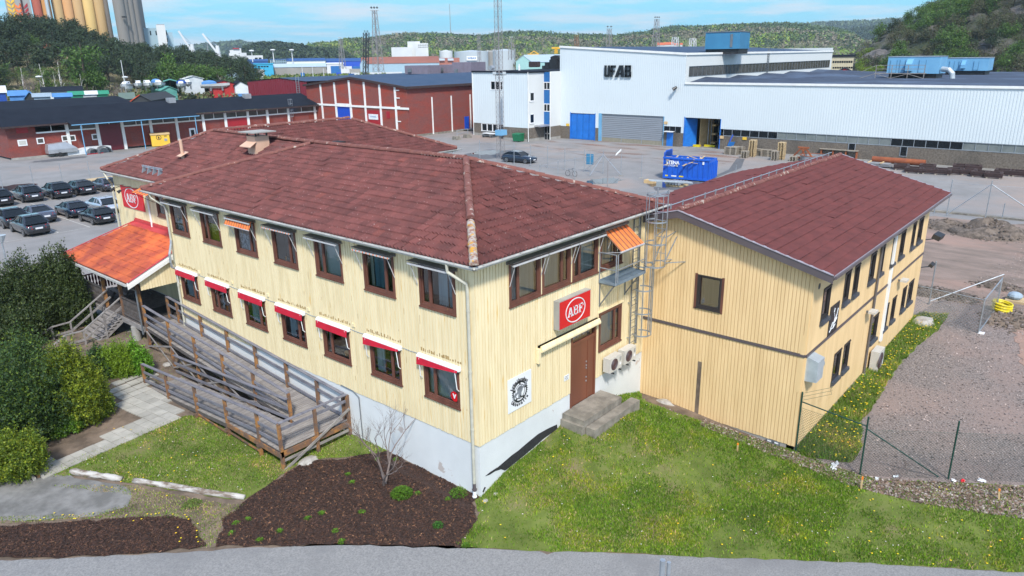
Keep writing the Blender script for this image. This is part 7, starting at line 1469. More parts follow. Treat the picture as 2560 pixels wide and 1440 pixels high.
iron0=None; pos=[((2253,423),'first dark iron frame from the orange pipe, with pale timbers on top'),((2284,431),'dark iron frame left of the paired frames'),((2318,424),'dark iron frame in the rear right behind the pipe end'),((2322,433),'dark iron frame just below the pipe end'),((2356,435),'single dark iron frame with brown top between two pairs'),((2388,434),'front frame of the first pair of dark iron frames'),((2402,424),'rear frame of the first pair of dark iron frames'),((2420,436),'front frame of the second pair of dark iron frames'),((2432,426),'rear frame of the second pair of dark iron frames'),((2450,441),'dark iron frame on pale pallet right of the second pair'),((2483,444),'nearest dark iron frame in the row by the wall'),((2508,437),'dark iron frame behind the nearest one'),((2550,440),'dark iron frame cut by the right picture edge')]
for (px,py),lb in pos:
    p=PZ(px,py,0)
    if iron0 is None:
        mb=MB(); w=.85
        for z in (.12,.3,.46): mb.box(-w,w,-w,-w+.3,z,z+.14); mb.box(-w,w,w-.3,w,z,z+.14); mb.box(-w,-w+.3,-w+.3,w-.3,z,z+.14); mb.box(w-.3,w,-w+.3,w-.3,z,z+.14)
        iron0=thing('iron_frame',lb,'iron frame',(p.x,p.y,0)); mb.build('frame','iron_dark',iron0); mb=MB(); mb.box(-w,w,-.7,-.55,0,.12); mb.box(-w,w,.5,.65,0,.12); each(mb,'timber','pallet',iron0); c=iron0
    else: c=copy_tree(iron0); c.location=(p.x,p.y,0); c['label']=lb
    c['group']='dark iron frames along the hall wall'; c.rotation_euler=(0,0,rad(px%14))
# pipes and profiles on trestles near the container
p=PZ(1686,466,0); q=PZ(1630,458,0); t=world_thing('profile_bundle','long pale steel profiles lying on timber blocks near the container','steel profiles',tuple(p)); mb=MB(); a=PZ(1625,452,.5); b=PZ(1732,458,.5)
for k in range(4): mb.beam(a+V3((.1*k,.12*k,.05*(k%2))),b+V3((.1*k,.12*k,.05*(k%2))),.1,.07)
mb.build('profiles','duct_grey',t); t=world_thing('pipe_pile','four grey plastic pipes stacked on a pallet beneath the steel profiles','pipes',tuple(p)); mb=MB(); [mb.tube([(p.x-.2,p.y+.8-k*.35,.32),(p.x+1.6,p.y+.8-k*.35,.32)],.15,10) for k in range(5)]; each(mb,'pipe','alu',t); mb=MB(); mb.box(p.x-.1,p.x+1.4,p.y-.9,p.y+1,0,.14); mb.build('pallet','pallet_new',t); t=world_thing('timber_block','pale timber block under the left end of the steel profiles','timber',tuple(q)); mb=MB(); mb.box(q.x-.4,q.x+.4,q.y-.3,q.y+.8,0,.35); mb.build('block','fresh_wood',t)
# bicycle glimpsed over the roof edge
p=PZ(1428,441,0); t=world_thing('bicycle','small dark bicycle leaning in the yard just beyond the roof edge','bicycle',tuple(p)); mb=MB()
for d in (-.5,.5):
    for k in range(12): a,b=k*math.pi/6,(k+1)*math.pi/6; mb.beam((p.x,p.y+d+math.cos(a)*.33,.34+math.sin(a)*.33),(p.x,p.y+d+math.cos(b)*.33,.34+math.sin(b)*.33),.03,.03)
mb.build('wheels','black',t); mb=MB(); mb.tube([(p.x,p.y-.5,.34),(p.x,p.y-.2,.8),(p.x,p.y+.35,.85),(p.x,p.y+.5,.34)],.025,5); mb.tube([(p.x,p.y-.2,.8),(p.x,p.y,.34),(p.x,p.y+.35,.85)],.025,5); mb.box(p.x-.08,p.x+.08,p.y-.35,p.y-.1,.9,.96); mb.build('frame','galv_dark',t)
def bin_(px,py,label,m='bin_green',w=1.3,d=1.0,h=1.1,lid=0,rz=0):
    p=PZ(px,py,0); t=thing('waste_bin',label,'waste bin',(p.x,p.y,0),rz); mb=MB(); mb.prism([(-w/2*.85,-d/2*.85,.12),(w/2*.85,-d/2*.85,.12),(w/2,-d/2,h),(-w/2,-d/2,h)],(0,d*.92,0)); mb.build('body',m,t); mb=MB()
    if lid: mb.prism([(-w/2,d/2,h),(w/2,d/2,h),(w/2,d/2+.15,h+.9),(-w/2,d/2+.15,h+.9)],(0,.06,0))
    else: mb.prism([(-w/2-.04,-d/2-.04,h),(-w/2-.04,d/2,h),(-w/2-.04,d/2-.1,h+.16),(-w/2-.04,-d/2+.1,h+.1)],(w+.08,0,0))
    mb.build('lid',m,t); mb=MB(); [mb.tube([(x,y,.1),(x+.06,y,.1)],.1,8) for x in (-w*.35,w*.3) for y in (-d*.35,d*.35)]; each(mb,'castor','black',t); return t
bin_(1296,354,'green wheeled waste bin at the foot of the white office tower','bin_green',1.5,1.4,1.2,rz=rad(-88)); bin_(363,366,'green waste bin with its lid up beside the yellow cabin','bin_green_d',1.9,1.2,1.25,lid=1); bin_(214,374,'low green skip against the brick wall','bin_green_d',3.0,1.6,1.1)
# yellow plant cabin
A=PZ(381,368,0); B=PZ(427,365,0); t=world_thing('yellow_cabin','yellow sheet metal cabin with round emblem near the warehouse','cabin',tuple(A)); f=Fr((A.x,A.y,0),(B.x-A.x,B.y-A.y,0)); L=(B-A).length; hz=zrow(A.x,A.y,336); mb=MB(); mb.obox(f.p(0,.1,0),f.u*L,-f.n*3,(0,0,hz-.1)); mb.build('body','yellow_box',t); mb=MB(); mb.obox(f.p(-.1,hz-.15,.1),f.u*(L+.2),-f.n*3.2,(0,0,.25)); mb.build('roof','fresh_wood',t); mb=MB(); oval(mb,f,L*.42,hz*.72,.4,.4,.0,.09,0); f.box(mb,L*.38,L*.46,hz*.62,hz*.8,0,.02); f.box(mb,L*.72,L*.86,hz*.78,hz*.84,0,.02); mb.build('emblem','iron_dark',t); mb=MB(); f.box(mb,L*.70,L*.86,hz*.42,hz*.62,0,.04); mb.build('vent_panel','alu',t)
# covered trailer
p=PZ(150,388,0); t=world_thing('box_trailer','silver covered trailer with faceted lid before the brick wall','trailer',tuple(p)); x,y=p.x,p.y; mb=MB(); y-=1.2; mb.box(x-2.1,x+1.9,y-.9,y+.9,.55,1.1); mb.build('body','alu',t); mb=MB(); b_=[(x-2.1,y-.9,1.1),(x+1.9,y-.9,1.1),(x+1.9,y+.9,1.1),(x-2.1,y+.9,1.1)]; tp=[(x-1.9,y-.65,1.9),(x+.6,y-.65,2.05),(x+.6,y+.65,2.05),(x-1.9,y+.65,1.9)]; mb.add(b_+tp,[(4,5,6,7),(0,1,5,4),(1,2,6,5),(2,3,7,6),(3,0,4,7)]); mb.build('lid','alu',t)
mb=MB(); mb.beam((x+1.9,y-.5,.5),(x+3.4,y,.5),.1,.1); mb.beam((x+1.9,y+.5,.5),(x+3.4,y,.5),.1,.1); mb.beam((x+3.2,y,.5),(x+3.2,y,.0),.06,.06); mb.build('drawbar','galv',t); mb=MB()
for s in (-.95,.95): mb.tube([(x-.6,y+s-.1,.33),(x-.6,y+s+.1,.33)],.33,14)
each(mb,'wheel','car_tyre',t)
p=PZ(85,392,0); t=world_thing('steel_rack','galvanised steel rack piled with flat sections by the wall','rack',tuple(p)); x,y=p.x,p.y; mb=MB()
for z in (.25,.95): mb.box(x-1.8,x+1.8,y-.9,y+.6,z,z+.08)
[mb.box(x+a,x+a+.1,y+b,y+b+.1,0,1.0) for a in (-1.7,1.6) for b in (-.85,.45)]; mb.build('frame','galv_dark',t); mb=MB(); [mb.box(x-2.2+.1*k,x+2.1-.07*k,y-.8+.2*k,y-.6+.25*k,1.1+.12*k,1.2+.12*k) for k in range(6)]; [mb.box(x-1.5+.1*k,x+1.6,y-.7+.2*k,y-.55+.2*k,.35+.06*k,.42+.06*k) for k in range(5)]; mb.build('flat_sections','iron_dark',t)
p=PZ(224,383,0); t=world_thing('sheet_bundle','long bundle wrapped in white tarpaulin in front of the green skip','tarpaulin',tuple(p)); mb=MB(); mb.prism([(p.x-3.2,p.y-.4,0),(p.x+3,p.y-.8,0),(p.x+3,p.y-.8,.9),(p.x+.2,p.y-.5,1.0),(p.x-3.2,p.y-.4,.55)],(0,1.6,0)); mb.build('wrap','tarp_white',t)
for i,(px,py,r) in enumerate(((233,384,.8),(261,382,1.05))):
    p=PZ(px,py,0); t=world_thing('pipe_half',['small grey plastic arch with red base before the white bundle','larger grey plastic arch at the right of the white bundle'][i],'plastic arch',tuple(p)); mb=MB(); n=10; pts=[(p.x+math.cos(math.pi*k/n)*r,p.y-.6,math.sin(math.pi*k/n)*r) for k in range(n+1)]+[(p.x+math.cos(math.pi*k/n)*(r-.12),p.y-.6,math.sin(math.pi*k/n)*(r-.12)) for k in range(n,-1,-1)]
    for k in range(n): mb.prism([pts[k],pts[k+1],pts[2*n-k],pts[2*n+1-k]],(0,1.2,0))
    mb.build('arch','galv_dark',t)
    if i==0: mb=MB(); mb.box(p.x-1.2,p.x+1.2,p.y-.8,p.y-.6,0,.12); mb.build('base','door_red',t)
# stacked planks behind the car park
p=PZ(232,462,0); t=world_thing('plank_pile','pale planks piled on pallets at the end of the car park','timber',tuple(p)); mb=MB(); A=PZ(196,455,.7); mb.box(A.x,A.x+5.5,A.y,A.y+1.6,.55,.7); mb.box(A.x+4.2,A.x+8.3,A.y-1,A.y+.8,.45,.8); mb.build('boards','pallet_new',t); mb=MB(); [mb.box(A.x+.3+k*1.2,A.x+.6+k*1.2,A.y+.05,A.y+1.5,0,.55) for k in range(6)]; each(mb,'bearer','pallet',t)
# concrete feet with rail by the brick hall
p=PZ(1143,349,0); q=PZ(1170,344,0); t=world_thing('crash_rail','grey tube rail on two concrete feet beside the brick hall','barrier',tuple(p)); mb=MB(); mb.tube([(p.x,p.y,.3),(p.x,p.y,1.5),(q.x,q.y,1.5),(q.x,q.y,.3)],.05,6); mb.tube([(p.x,p.y,.95),(q.x,q.y,.95)],.04,6); mb.build('rail','galv',t)
for r_ in (p,q): mb=MB(); mb.prism([(r_.x-.7,r_.y-.6,0),(r_.x-.7,r_.y+.6,0),(r_.x-.7,r_.y+.4,.6),(r_.x-.7,r_.y-.4,.6)],(1.1,0,0)); mb.build('foot','concrete_dirty',t)
for i,(px,py,m,lb) in enumerate(((1225,343,'white','small white trailer frame by the white office wall'),(1268,346,'wood_dark','dark picnic table by the white office wall'))):
    p=PZ(px,py,0); t=world_thing('trailer_frame' if i==0 else 'picnic_table',lb,['trailer','table'][i],tuple(p)); mb=MB(); mb.box(p.x-.5,p.x+.5,p.y-1.3,p.y+1.3,.6,.72); mb.build('top',m,t); mb=MB(); mb.box(p.x-.9,p.x+.9,p.y-1,p.y-.9,0,.6); mb.box(p.x-.9,p.x+.9,p.y+.9,p.y+1,0,.6); mb.box(p.x-.95,p.x-.7,p.y-1.2,p.y+1.2,.36,.42); mb.build('legs','galv_dark',t)
# ================================================================ fences, gates and small things near the barrack
def chain(mb,A,B,z0a,z1a,z0b,z1b,s,t):
    """diamond mesh between two posts, as thin strips"""
    A,B=V3(A),V3(B); L=(B-A).length; d=(B-A)/L; H_=max(z1a-z0a,z1b-z0b); n=V3((0,0,1)).cross(d)*t*.5
    f=lambda u,v: A+d*u+V3((0,0,z0a+(z0b-z0a)*u/L+v))
    k=-H_
    while k<L:
        for sg in (0,1):
            u0,u1=k,k+H_; v0,v1=(0,H_) if sg==0 else (H_,0)
            if u0<0: v0=v0+(v1-v0)*(-u0)/H_; u0=0
            if u1>L: v1=v0+(v1-v0)*(L-u0)/(u1-u0); u1=L
            if u1-u0>.02: a,b=f(u0,v0),f(u1,v1); w=(b-a).normalized().cross(n.normalized())*t/2; mb.add([a-w,b-w,b+w,a+w],[(0,1,2,3)])
        k+=s
gfn=world_thing('green_fence','dark green wire mesh fence with bare posts and a diagonal brace','fence',(9.5,-7,0))
fb=[V3(G(*q)) for q in ((1989,1128),(2149,1190),(2370,1199),(2700,1212))]; ft=[zrow(fb[0].x,fb[0].y,980),zrow(fb[1].x,fb[1].y,1042),zrow(fb[2].x,fb[2].y,1053),2.3]
for p,z in zip(fb,ft): mb=MB(); mb.tube([(p.x,p.y,p.z-.1),(p.x,p.y,z)],.028,8); mb.build('post','green_post',gfn)
mh_=zrow(fb[1].x,fb[1].y,1065)
mb=MB(); mb.tube([(fb[0].x,fb[0].y,zrow(fb[0].x,fb[0].y,1004)),(fb[1].x,fb[1].y,zrow(fb[1].x,fb[1].y,1066))],.022,8); q=V3(G(2345,1195)); mb.tube([(fb[1].x,fb[1].y,zrow(fb[1].x,fb[1].y,1072)),(q.x,q.y,q.z+.05)],.022,8); mb.build('braces','green_post',gfn)
mb=MB()
for i in range(3): A=(fb[i].x,fb[i].y,0); B=(fb[i+1].x,fb[i+1].y,0); hm=1.72; chain(mb,A,B,fb[i].z,fb[i].z+hm,fb[i+1].z,fb[i+1].z+hm,.10,.007)
mb.build('mesh','mesh_green',gfn); mb=MB()
for dz in (-.32,-.18,-.05): mb.tube([(fb[0].x,fb[0].y,ft[0]+dz),(10.9,-6.9,ft[0]+dz-.12),(11.8,-6.6,ft[0]+dz-.35)],.006,4)
for i in range(3): mb.tube([(fb[i].x,fb[i].y,fb[i].z+1.72),(fb[i+1].x,fb[i+1].y,fb[i+1].z+1.72)],.004,4)
mb.build('barbed_wire','green_post',gfn)
gg=world_thing('mesh_fence','galvanised wire mesh fence with open gate leaf beyond the barrack','fence',(26.5,-7,0))
A=PZ(2284,795,0); B=PZ(2445,835,0); C_=PZ(2490,775,0)
mb=MB(); chain(mb,(A.x,A.y,0),(B.x,B.y,0),0,1.75,0,1.75,.16,.014); chain(mb,(B.x,B.y,0),(C_.x,C_.y,0),0,1.75,0,1.75,.07,.012); mb.build('mesh','galv',gg)
for p in (B,C_): mb=MB(); mb.tube([(p.x,p.y,0),(p.x,p.y,1.85)],.035,8); mb.build('gate_post','galv',gg)
mb=MB(); mb.tube([(B.x,B.y,1.78),(C_.x,C_.y,1.78)],.03,6); mb.tube([(A.x,A.y,1.78),(B.x,B.y,1.78)],.02,6); mb.tube([(B.x,B.y,.1),(C_.x,C_.y,.1)],.03,6)
P2=PZ(2322,762,0); P3=PZ(2490,700,0); mb.tube([(P2.x,P2.y,0),(P2.x,P2.y,2.5)],.035,6); mb.tube([(P2.x,P2.y,.2),(C_.x+.5,C_.y,1.9)],.03,6); mb.build('frame','galv',gg)
t=world_thing('gate_foot','small white concrete block at the foot of the mesh gate','concrete block',(B.x,B.y,0)); mb=MB(); mb.box(B.x-.05,B.x+.25,B.y-.25,B.y+.02,0,.07); mb.build('block','white',t)
# wire fence with braces at the far right
mf=world_thing('braced_fence','tall galvanised posts with long diagonal braces beside the kerb at right','fence',(40,-8,0))
q=[PZ(*a,0) for a in ((2335,535),(2366,540),(2462,552),(2505,547),(2620,560))]; tp=PZ(2472,485,2.4)
hh_=[1.4,3.1,3.3,1.3,3.0]
for p,h in zip(q,hh_): mb=MB(); mb.tube([(p.x,p.y,0),(p.x,p.y,h)],.04,6); mb.build('post','galv',mf)
mb=MB(); mb.tube([(q[2].x,q[2].y,3.0),(q[1].x,q[1].y,.15)],.035,6); mb.tube([(q[2].x,q[2].y,3.0),(q[4].x,q[4].y,.15)],.045,6); mb.tube([(q[0].x,q[0].y,2.8),(q[2].x,q[2].y,2.9),(q[4].x,q[4].y,2.8)],.008,4); mb.build('braces','galv',mf)
a,b=PZ(2325,528,0),PZ(2600,556,0); o=MB(); o.beam((a.x,a.y,-.02),(b.x,b.y,-.02),.5,.30); o=o.build('kerb_wall','concrete_dirty'); tag(o,'long low dark stained concrete kerb between the yard and the dug-over ground','kerb')
# rubble heaps
def heap(name,label,px,py,rx,ry,h,seed,m='rubble',rot=0):
    p=PZ(px,py,0); rr=random.Random(seed); n,k=26,9; vs=[];mb=MB()
    for i in range(k+1):
        f=i/k
        for j in range(n):
            a=2*math.pi*j/n; nz=mn.noise(V3((math.cos(a)*1.6+seed,math.sin(a)*1.6,f*3))); r=f*(1+.3*nz); z=h*(1-f**1.2)*(1+.5*nz)-.03+.06*rr.random(); vs.append((p.x+math.cos(a+rot)*rx*r,p.y+math.sin(a+rot)*ry*r,max(z,-.02) if i<k else -.05))
    mb.add(vs,[(i*n+j,(i+1)*n+j,(i+1)*n+(j+1)%n,i*n+(j+1)%n) for i in range(k) for j in range(n)]+[tuple(range(n))]); t=world_thing(name,label,'rubble heap',(p.x,p.y,0)); mb.build('heap',m,t,smooth=True)
    mb=MB()
    for i in range(int(130*rx)):
        a=rr.uniform(0,6.28); r=math.sqrt(rr.random())*1.15; s=rr.uniform(.03,.13); z=h*max(0,1-r**1.2)+.02; mb.ball((p.x+math.cos(a)*rx*r,p.y+math.sin(a)*ry*r,z),s,n=5,k=3,sc=(1,rr.uniform(.6,1.2),.7),m=rr.choice((0,0,1)))
    mb.build('stones',['rubble','gravel'],t)
heap('rubble_heap','tall heap of brown earth and broken stone at the far right',2478,585,2.6,3.0,1.15,3); heap('rubble_heap','lower spread heap of rubble left of the tall heap',2365,568,1.6,3.0,.6,5); heap('rubble_heap','low mound of dark earth behind the mesh gate',2345,735,1.3,2.4,.3,6); heap('rubble_heap','pale rubble bank beside the far gate post',2500,720,.8,1.5,.35,8); heap('rubble_heap','earth bank next to the yellow hose coil',2520,800,2.0,1.2,.22,9,'soil')
# hose coil
p=PZ(2503,780,0); t=world_thing('hose_coil','bright yellow corrugated hose coil lying by the gate','hose',tuple(p)); mb=MB()
for k in range(6):
    r=.42+.03*(k%2); z=.14+.075*k; mb.tube([(p.x+math.cos(a*math.pi/12)*r*1.0,p.y+math.sin(a*math.pi/12)*r,z+.22*math.sin(a*math.pi/12)*(.3)) for a in range(25)],.045,6,cap=False)
mb.build('coil','yellow_plastic',t)
p=PZ(2535,768-15,0); t=world_thing('cement_bag','grey bag on a small pallet beyond the yellow hose','bag',tuple(p)); mb=MB(); mb.box(p.x-.5,p.x+.5,p.y-.6,p.y+.4,0,.14); mb.build('pallet','pallet_new',t); mb=MB(); mb.ball((p.x,p.y,.32),.38,n=10,k=6,sc=(1,1,.6)); mb.build('bag','tarp_grey',t)
# survey stakes
for i,((bx,by),(tx,ty)) in enumerate((((1843,1130),(1845,1108)),((2152,1226),(2157,1192)),((2497,1252),(2499,1222)))):
    p=G(bx,by); z=zrow(p.x,p.y,ty); t=world_thing('survey_stake',['wooden stake with orange tip on the lawn before the barrack gable','leaning wooden stake with orange tip below the middle green post','wooden stake with orange tip near the right picture edge'][i],'stake',tuple(p)); mb=MB(); q=PD(tx,ty,math.hypot(p.x-CAM.x,p.y-CAM.y)); m_=p+(q-p)*.8; mb.beam(p,m_,.045,.03); mb.build('stake','fresh_wood',t); mb=MB(); mb.beam(m_,q,.05,.035); mb.build('painted_tip','orange_paint',t)
# litter
def rag(label,px,py,rx,ry,m,seed,h=.06):
    p=G(px,py); rr=random.Random(seed); mb=MB(); n=7; vs=[(p.x+(i/n-.5)*rx+rr.uniform(-.03,.03),p.y+(j/n-.5)*ry+rr.uniform(-.03,.03),p.z+.04+rr.uniform(0,h)) for j in range(n+1) for i in range(n+1)]
    c=lambda i,j:((i-n/2)**2+(j-n/2)**2)**.5<n/2*(.75+.25*math.sin(i*2.3+j*1.7+seed)); mb.add(vs,[(j*(n+1)+i,j*(n+1)+i+1,(j+1)*(n+1)+i+1,(j+1)*(n+1)+i) for j in range(n) for i in range(n) if c(i,j)])
    o=mb.build('litter',m); return tag(o,label,'litter')
rag('crumpled white plastic sheet below the first bay of the green fence',2085,1170,.75,.3,'tarp_white',1); rag('small white scrap in the litter near the middle green post',2192,1201,.2,.14,'tarp_white',2); rag('torn pale plastic scrap right of the middle green post',2240,1197,.3,.2,'sheet_white',3); rag('white paper scrap left of the red wrapper',2385,1207,.22,.16,'white',4); rag('crumpled red and white wrapper by the green fence',2408,1208,.26,.14,'red_sign',5); rag('square white paper at the far end of the fence litter',2457,1206,.3,.26,'white',6,.02)
# rocks at wall foot
def stone(label,pos,r,m,seed,sc=(1,1,.6),name='rock'):
    rr=random.Random(seed); mb=MB(); mb.ball((0,0,0),r,n=10,k=7,sc=sc); mb.v=[(x*(1+.35*mn.noise(V3((x*3/r+seed,y*3/r,z*3/r)))),y*(1+.35*mn.noise(V3((x*3/r,y*3/r+seed,z*3/r)))),z*(1+.2*mn.noise(V3((x*3,y*3,z*3+seed))))) for x,y,z in mb.v]; o=mb.build(name,m); o.location=pos; return tag(o,label,'rock')
mat('pale_rock',(.45,.43,.40),.9,(.27,.25,.22),5,8,bump=.5)
stone('pale broken rock leaning at the foot of the barrack gable',(9.2,-1.25,.32),.32,'pale_rock',1,(1,1.4,.9)); stone('flat pale rock sunk beside the brown bark near the ramp end',G(770,1153),.3,'pale_rock',2,(1.3,1,.3)); stone('grey boulder at the far corner of the barrack side wall',(26.2,-6.9,.1),.5,'pale_rock',3,(1.6,1,.5)); stone('reddish broken brick lump beyond the paving slabs',G(418,913),.2,'pale_rock',4)
stone('small stone at the foot of the white foundation corner',G(1214,1252),.10,'pale_rock',6); stone('small stone in the grass left of the foundation corner crack',G(1240,1235),.08,'pale_rock',7)
# logs and kerb planks
def log(label,pts,r,seed):
    q=[V3(G(*p))+V3((0,0,r*.7)) for p in pts]; t=world_thing('log',label,'log',tuple(q[0])); mb=MB(); n=14; P_=[]; rs=[]; rr=random.Random(seed)
    for i in range(n+1): f=i/n; k=min(len(q)-2,int(f*(len(q)-1))); u=f*(len(q)-1)-k; P_.append(q[k].lerp(q[k+1],u)); rs.append(r*(1+rr.uniform(-.15,.15))*(.75 if i in (0,n) else 1))
    mb.tube(P_,rs,9); mb.build('trunk','log',t,smooth=True); return t
log('weathered grey log nearest the paved path',((178,1183),(240,1193),(305,1202)),.11,1); log('longer weathered grey log with split bark, ending by the bark bed',((335,1206),(430,1220),(520,1236),(612,1248)),.10,2)
for i,(a,b,m) in enumerate((((64,1176),(88,1203),'pale_rock'),((74,1170),(98,1196),'wood_post'),((84,1168),(108,1195),'pale_rock'))):
    p,q=V3(G(*a)),V3(G(*b)); o=MB(); o.beam(p+V3((0,0,.06)),q+V3((0,0,.06)),.09,.1); o=o.build('kerb_plank',m); tag(o,['outer pale kerb bar at the end of the paved path','brown board between two pale kerb bars at the path end','inner pale kerb bar against the paving slabs'][i],'kerb bar')
# metal post in the road and street lamp tip
p=G(1657,1425); t=world_thing('sign_post','galvanised post top at the bottom picture edge on the path','post',(p.x,p.y,0)); mb=MB(); q=PD(1657,1400,6.5); mb.tube([(q.x,q.y,H(q.x,q.y)-.1),(q.x,q.y,q.z)],.03,8); mb.build('post','galv',t); mb=MB(); mb.tube([(q.x+.045,q.y-.05,q.z-.5),(q.x+.045,q.y-.05,q.z-.03)],.022,8); mb.build('clamp_tube','galv',t)
p=PD(2,597,60); t=world_thing('street_lamp','pale street lamp head at the left picture edge by the car park','street lamp',(p.x,p.y,0)); mb=MB(); mb.tube([(p.x,p.y,0),(p.x,p.y,p.z)],.06,8); mb.build('pole','galv',t); mb=MB(); mb.tube([(p.x,p.y,p.z-.25),(p.x,p.y,p.z+.25)],[.12,.35],10); mb.build('lamp_head','duct_grey',t)
# ================================================================ near shrubs
def cloud(rng,n,fn,leaf,cols,up=.4,shade=.35):
    """n small leaf clumps spread over a crown; fn(rng)->(x,y,z,outness)"""
    P=[fn(rng) for _ in range(n)]; P=np.array(P); r=np.random.RandomState(rng.randint(0,99999)); 
    d=r.normal(size=(n,3)); d[:,2]+=up; d/=np.linalg.norm(d,axis=1)[:,None]; e=r.normal(size=(n,3)); e-=d*(e*d).sum(1)[:,None]; e/=np.linalg.norm(e,axis=1)[:,None]
    L=leaf*r.uniform(.6,1.5,(n,1)); c=P[:,:3]; V=np.stack([c-e*L*.45,c+d*L*.5-e*L*.1,c+d*L*1.2,c+e*L*.45],1).reshape(-1,3)
    ca=np.array(cols)[r.randint(0,len(cols),n)]*r.uniform(.65,1.35,(n,1)); C=np.repeat(ca,4,0); return V,C,np.arange(4*n).reshape(n,4)
def lobes(rng,L,shell=.55):
    tot=sum(l[3]*l[4]*l[5] for l in L)
    def f(r):
        while True:
            k=r.random()*tot; 
            for l in L:
                k-=l[3]*l[4]*l[5]
                if k<=0: break
            x,y,z=r.gauss(0,1),r.gauss(0,1),r.gauss(0,1); m=math.sqrt(x*x+y*y+z*z); q=(shell+(1-shell)*r.random())
            nz=1+.62*mn.noise(V3((x/m*3+l[0],y/m*3+l[1],z/m*3+l[2])))+.22*mn.noise(V3((x/m*9+l[0],y/m*9,z/m*9)))
            p=(l[0]+x/m*q*l[3]*nz,l[1]+y/m*q*l[4]*nz,l[2]+z/m*q*l[5]*nz,q)
            if p[2]>.02: return p
    return f
def shrub(name,label,pos,L,n,leaf,cols,seed,cat='shrub',stem=None,core=True,matn='leaf',up=.4):
    t=thing(name,label,cat,pos); rng=random.Random(seed); V,C,Q=cloud(rng,n,lobes(rng,L),leaf,cols,up); npmesh('foliage',V,Q,C,matn,t)
    mb=MB(); z=max(l[2] for l in L)
    for i in range(stem or 5): a=rng.uniform(0,6.28); l=rng.choice(L); mb.tube([(rng.uniform(-.1,.1),rng.uniform(-.1,.1),-.1),(l[0]*.5,l[1]*.5,l[2]*.5),(l[0],l[1],l[2])],[.06,.04,.015],5)
    mb.build('stems','bark',t); return t
YW=[(.035,.06,.016),(.05,.08,.018),(.075,.105,.02),(.028,.05,.014)]; GD=[(.20,.26,.012),(.26,.30,.015),(.13,.19,.012),(.07,.12,.012)]; DK=[(.03,.075,.02),(.045,.095,.022),(.06,.12,.022),(.022,.05,.015)]
def SH(px,py): p=G(px,py); return (p.x,p.y,p.z)
# dark junipers beside the porch (upright plumes)
def plumes(base,spec):
    return [(x,y,h*.5,r,r,h*.52) for x,y,r,h in spec]
p=G(70,860); jb=V3((-6.6,25.0,.5))
def topz(px,py,d): return PD(px,py,d)
def placed(px,py,dist): q=PD(px,py,dist); return q
def group_lobes(base,items):
    o=[]
    for px,ptop,dist,r in items:
        q=PD(px,ptop,dist); h=q.z-base.z; o.append((q.x-base.x,q.y-base.y,h*.5,r,r,h*.52))
    return o
b0=V3((*PD(150,800,40.4)[:2],.5)); L1=group_lobes(b0,[(152,622,40.5,.62),(120,640,41,.66),(178,668,40.3,.5),(98,672,40.5,.65),(196,715,40.2,.5),(212,765,40,.38),(140,720,40.2,1.0),(75,700,40.5,.8)])
shrub('juniper_shrub','dark upright juniper clump against the porch stairs',b0,L1,76000,.08,YW,1,up=1.2)
b0=V3((*PD(40,800,40.6)[:2],.4)); L2=group_lobes(b0,[(55,638,41,.7),(28,655,41,.7),(85,662,40.6,.6),(0,690,40,.9),(40,700,39.8,1.1),(-35,680,40,1.1),(60,760,38.6,.9),(10,780,38,1.0)])
shrub('juniper_shrub','broad dark juniper clump at the left picture edge',b0,L2,70000,.08,YW,2,up=1.0)
b0=V3((*G(160,1075)[:2],.3)); L3=group_lobes(b0,[(165,862,30.5,.75),(208,902,30.2,.62),(236,955,30,.5),(180,930,29.6,.8),(215,1000,29.6,.5),(130,880,30.2,.8)])
shrub('golden_shrub','large golden green cypress shrub above the paving slabs',b0,L3,70000,.06,GD,3)
b0=V3((*G(40,1040)[:2],.3)); L4=group_lobes(b0,[(40,842,31,1.0),(85,848,31,.85),(0,868,30.5,1.1),(70,900,29.5,1.2),(20,950,28.8,1.1),(108,960,29.4,.7),(-40,900,29,1.2)])
shrub('cypress_shrub','big dark green shrub at left between the junipers and golden shrub',b0,L4,90000,.06,DK+GD[2:3]+[(.05,.10,.02)],4)
b0=V3((*G(245,1060)[:2],.3)); shrub('low_shrub','bright green low twiggy shrub at the foot of the golden shrub',b0,group_lobes(b0,[(262,985,30.2,.25),(240,1015,29.8,.3),(180,1035,29.2,.3),(140,1050,29.1,.35)]),9000,.05,[(.09,.2,.012),(.13,.26,.02)],5)
b0=V3((*G(30,1170)[:2],.3)); shrub('golden_shrub','rounded golden shrub beside the old asphalt at lower left',b0,group_lobes(b0,[(30,1082,26.6,.75),(78,1098,26.8,.42),(-30,1080,27,.8)]),26000,.05,GD+[(.12,.2,.012)],6)
b0=V3((*PD(285,905,33.2)[:2],.35)); shrub('golden_pine','small flat topped golden pine in front of the porch column',b0,group_lobes(b0,[(285,852,33.2,.45),(303,862,33,.4),(262,862,33.3,.42)]),12000,.05,[(.19,.30,.012),(.14,.24,.012)],7)
b0=V3((*PD(235,905,33.6)[:2],.35)); shrub('dark_bush','dark leafy rhododendron beside the golden pine',b0,group_lobes(b0,[(236,866,33.6,.42),(222,884,33.3,.4),(252,888,33.2,.35)]),7000,.08,DK+[(.05,.12,.02)],8)
b0=V3((*PD(345,895,33)[:2],.35)); shrub('green_bush','bright green bush under the porch deck edge',b0,group_lobes(b0,[(326,845,33.3,.26),(345,866,33,.38),(360,878,32.8,.25)]),7000,.06,[(.11,.27,.012),(.15,.33,.02)],9)
b0=V3((-4.5,26.5,.9)); shrub('green_bush','leafy green bush behind the stair handrail',b0,group_lobes(b0,[(190,765,41.5,.5),(222,790,41,.45),(165,790,41,.6)]),9000,.08,[(.06,.16,.02),(.08,.2,.03)],10)
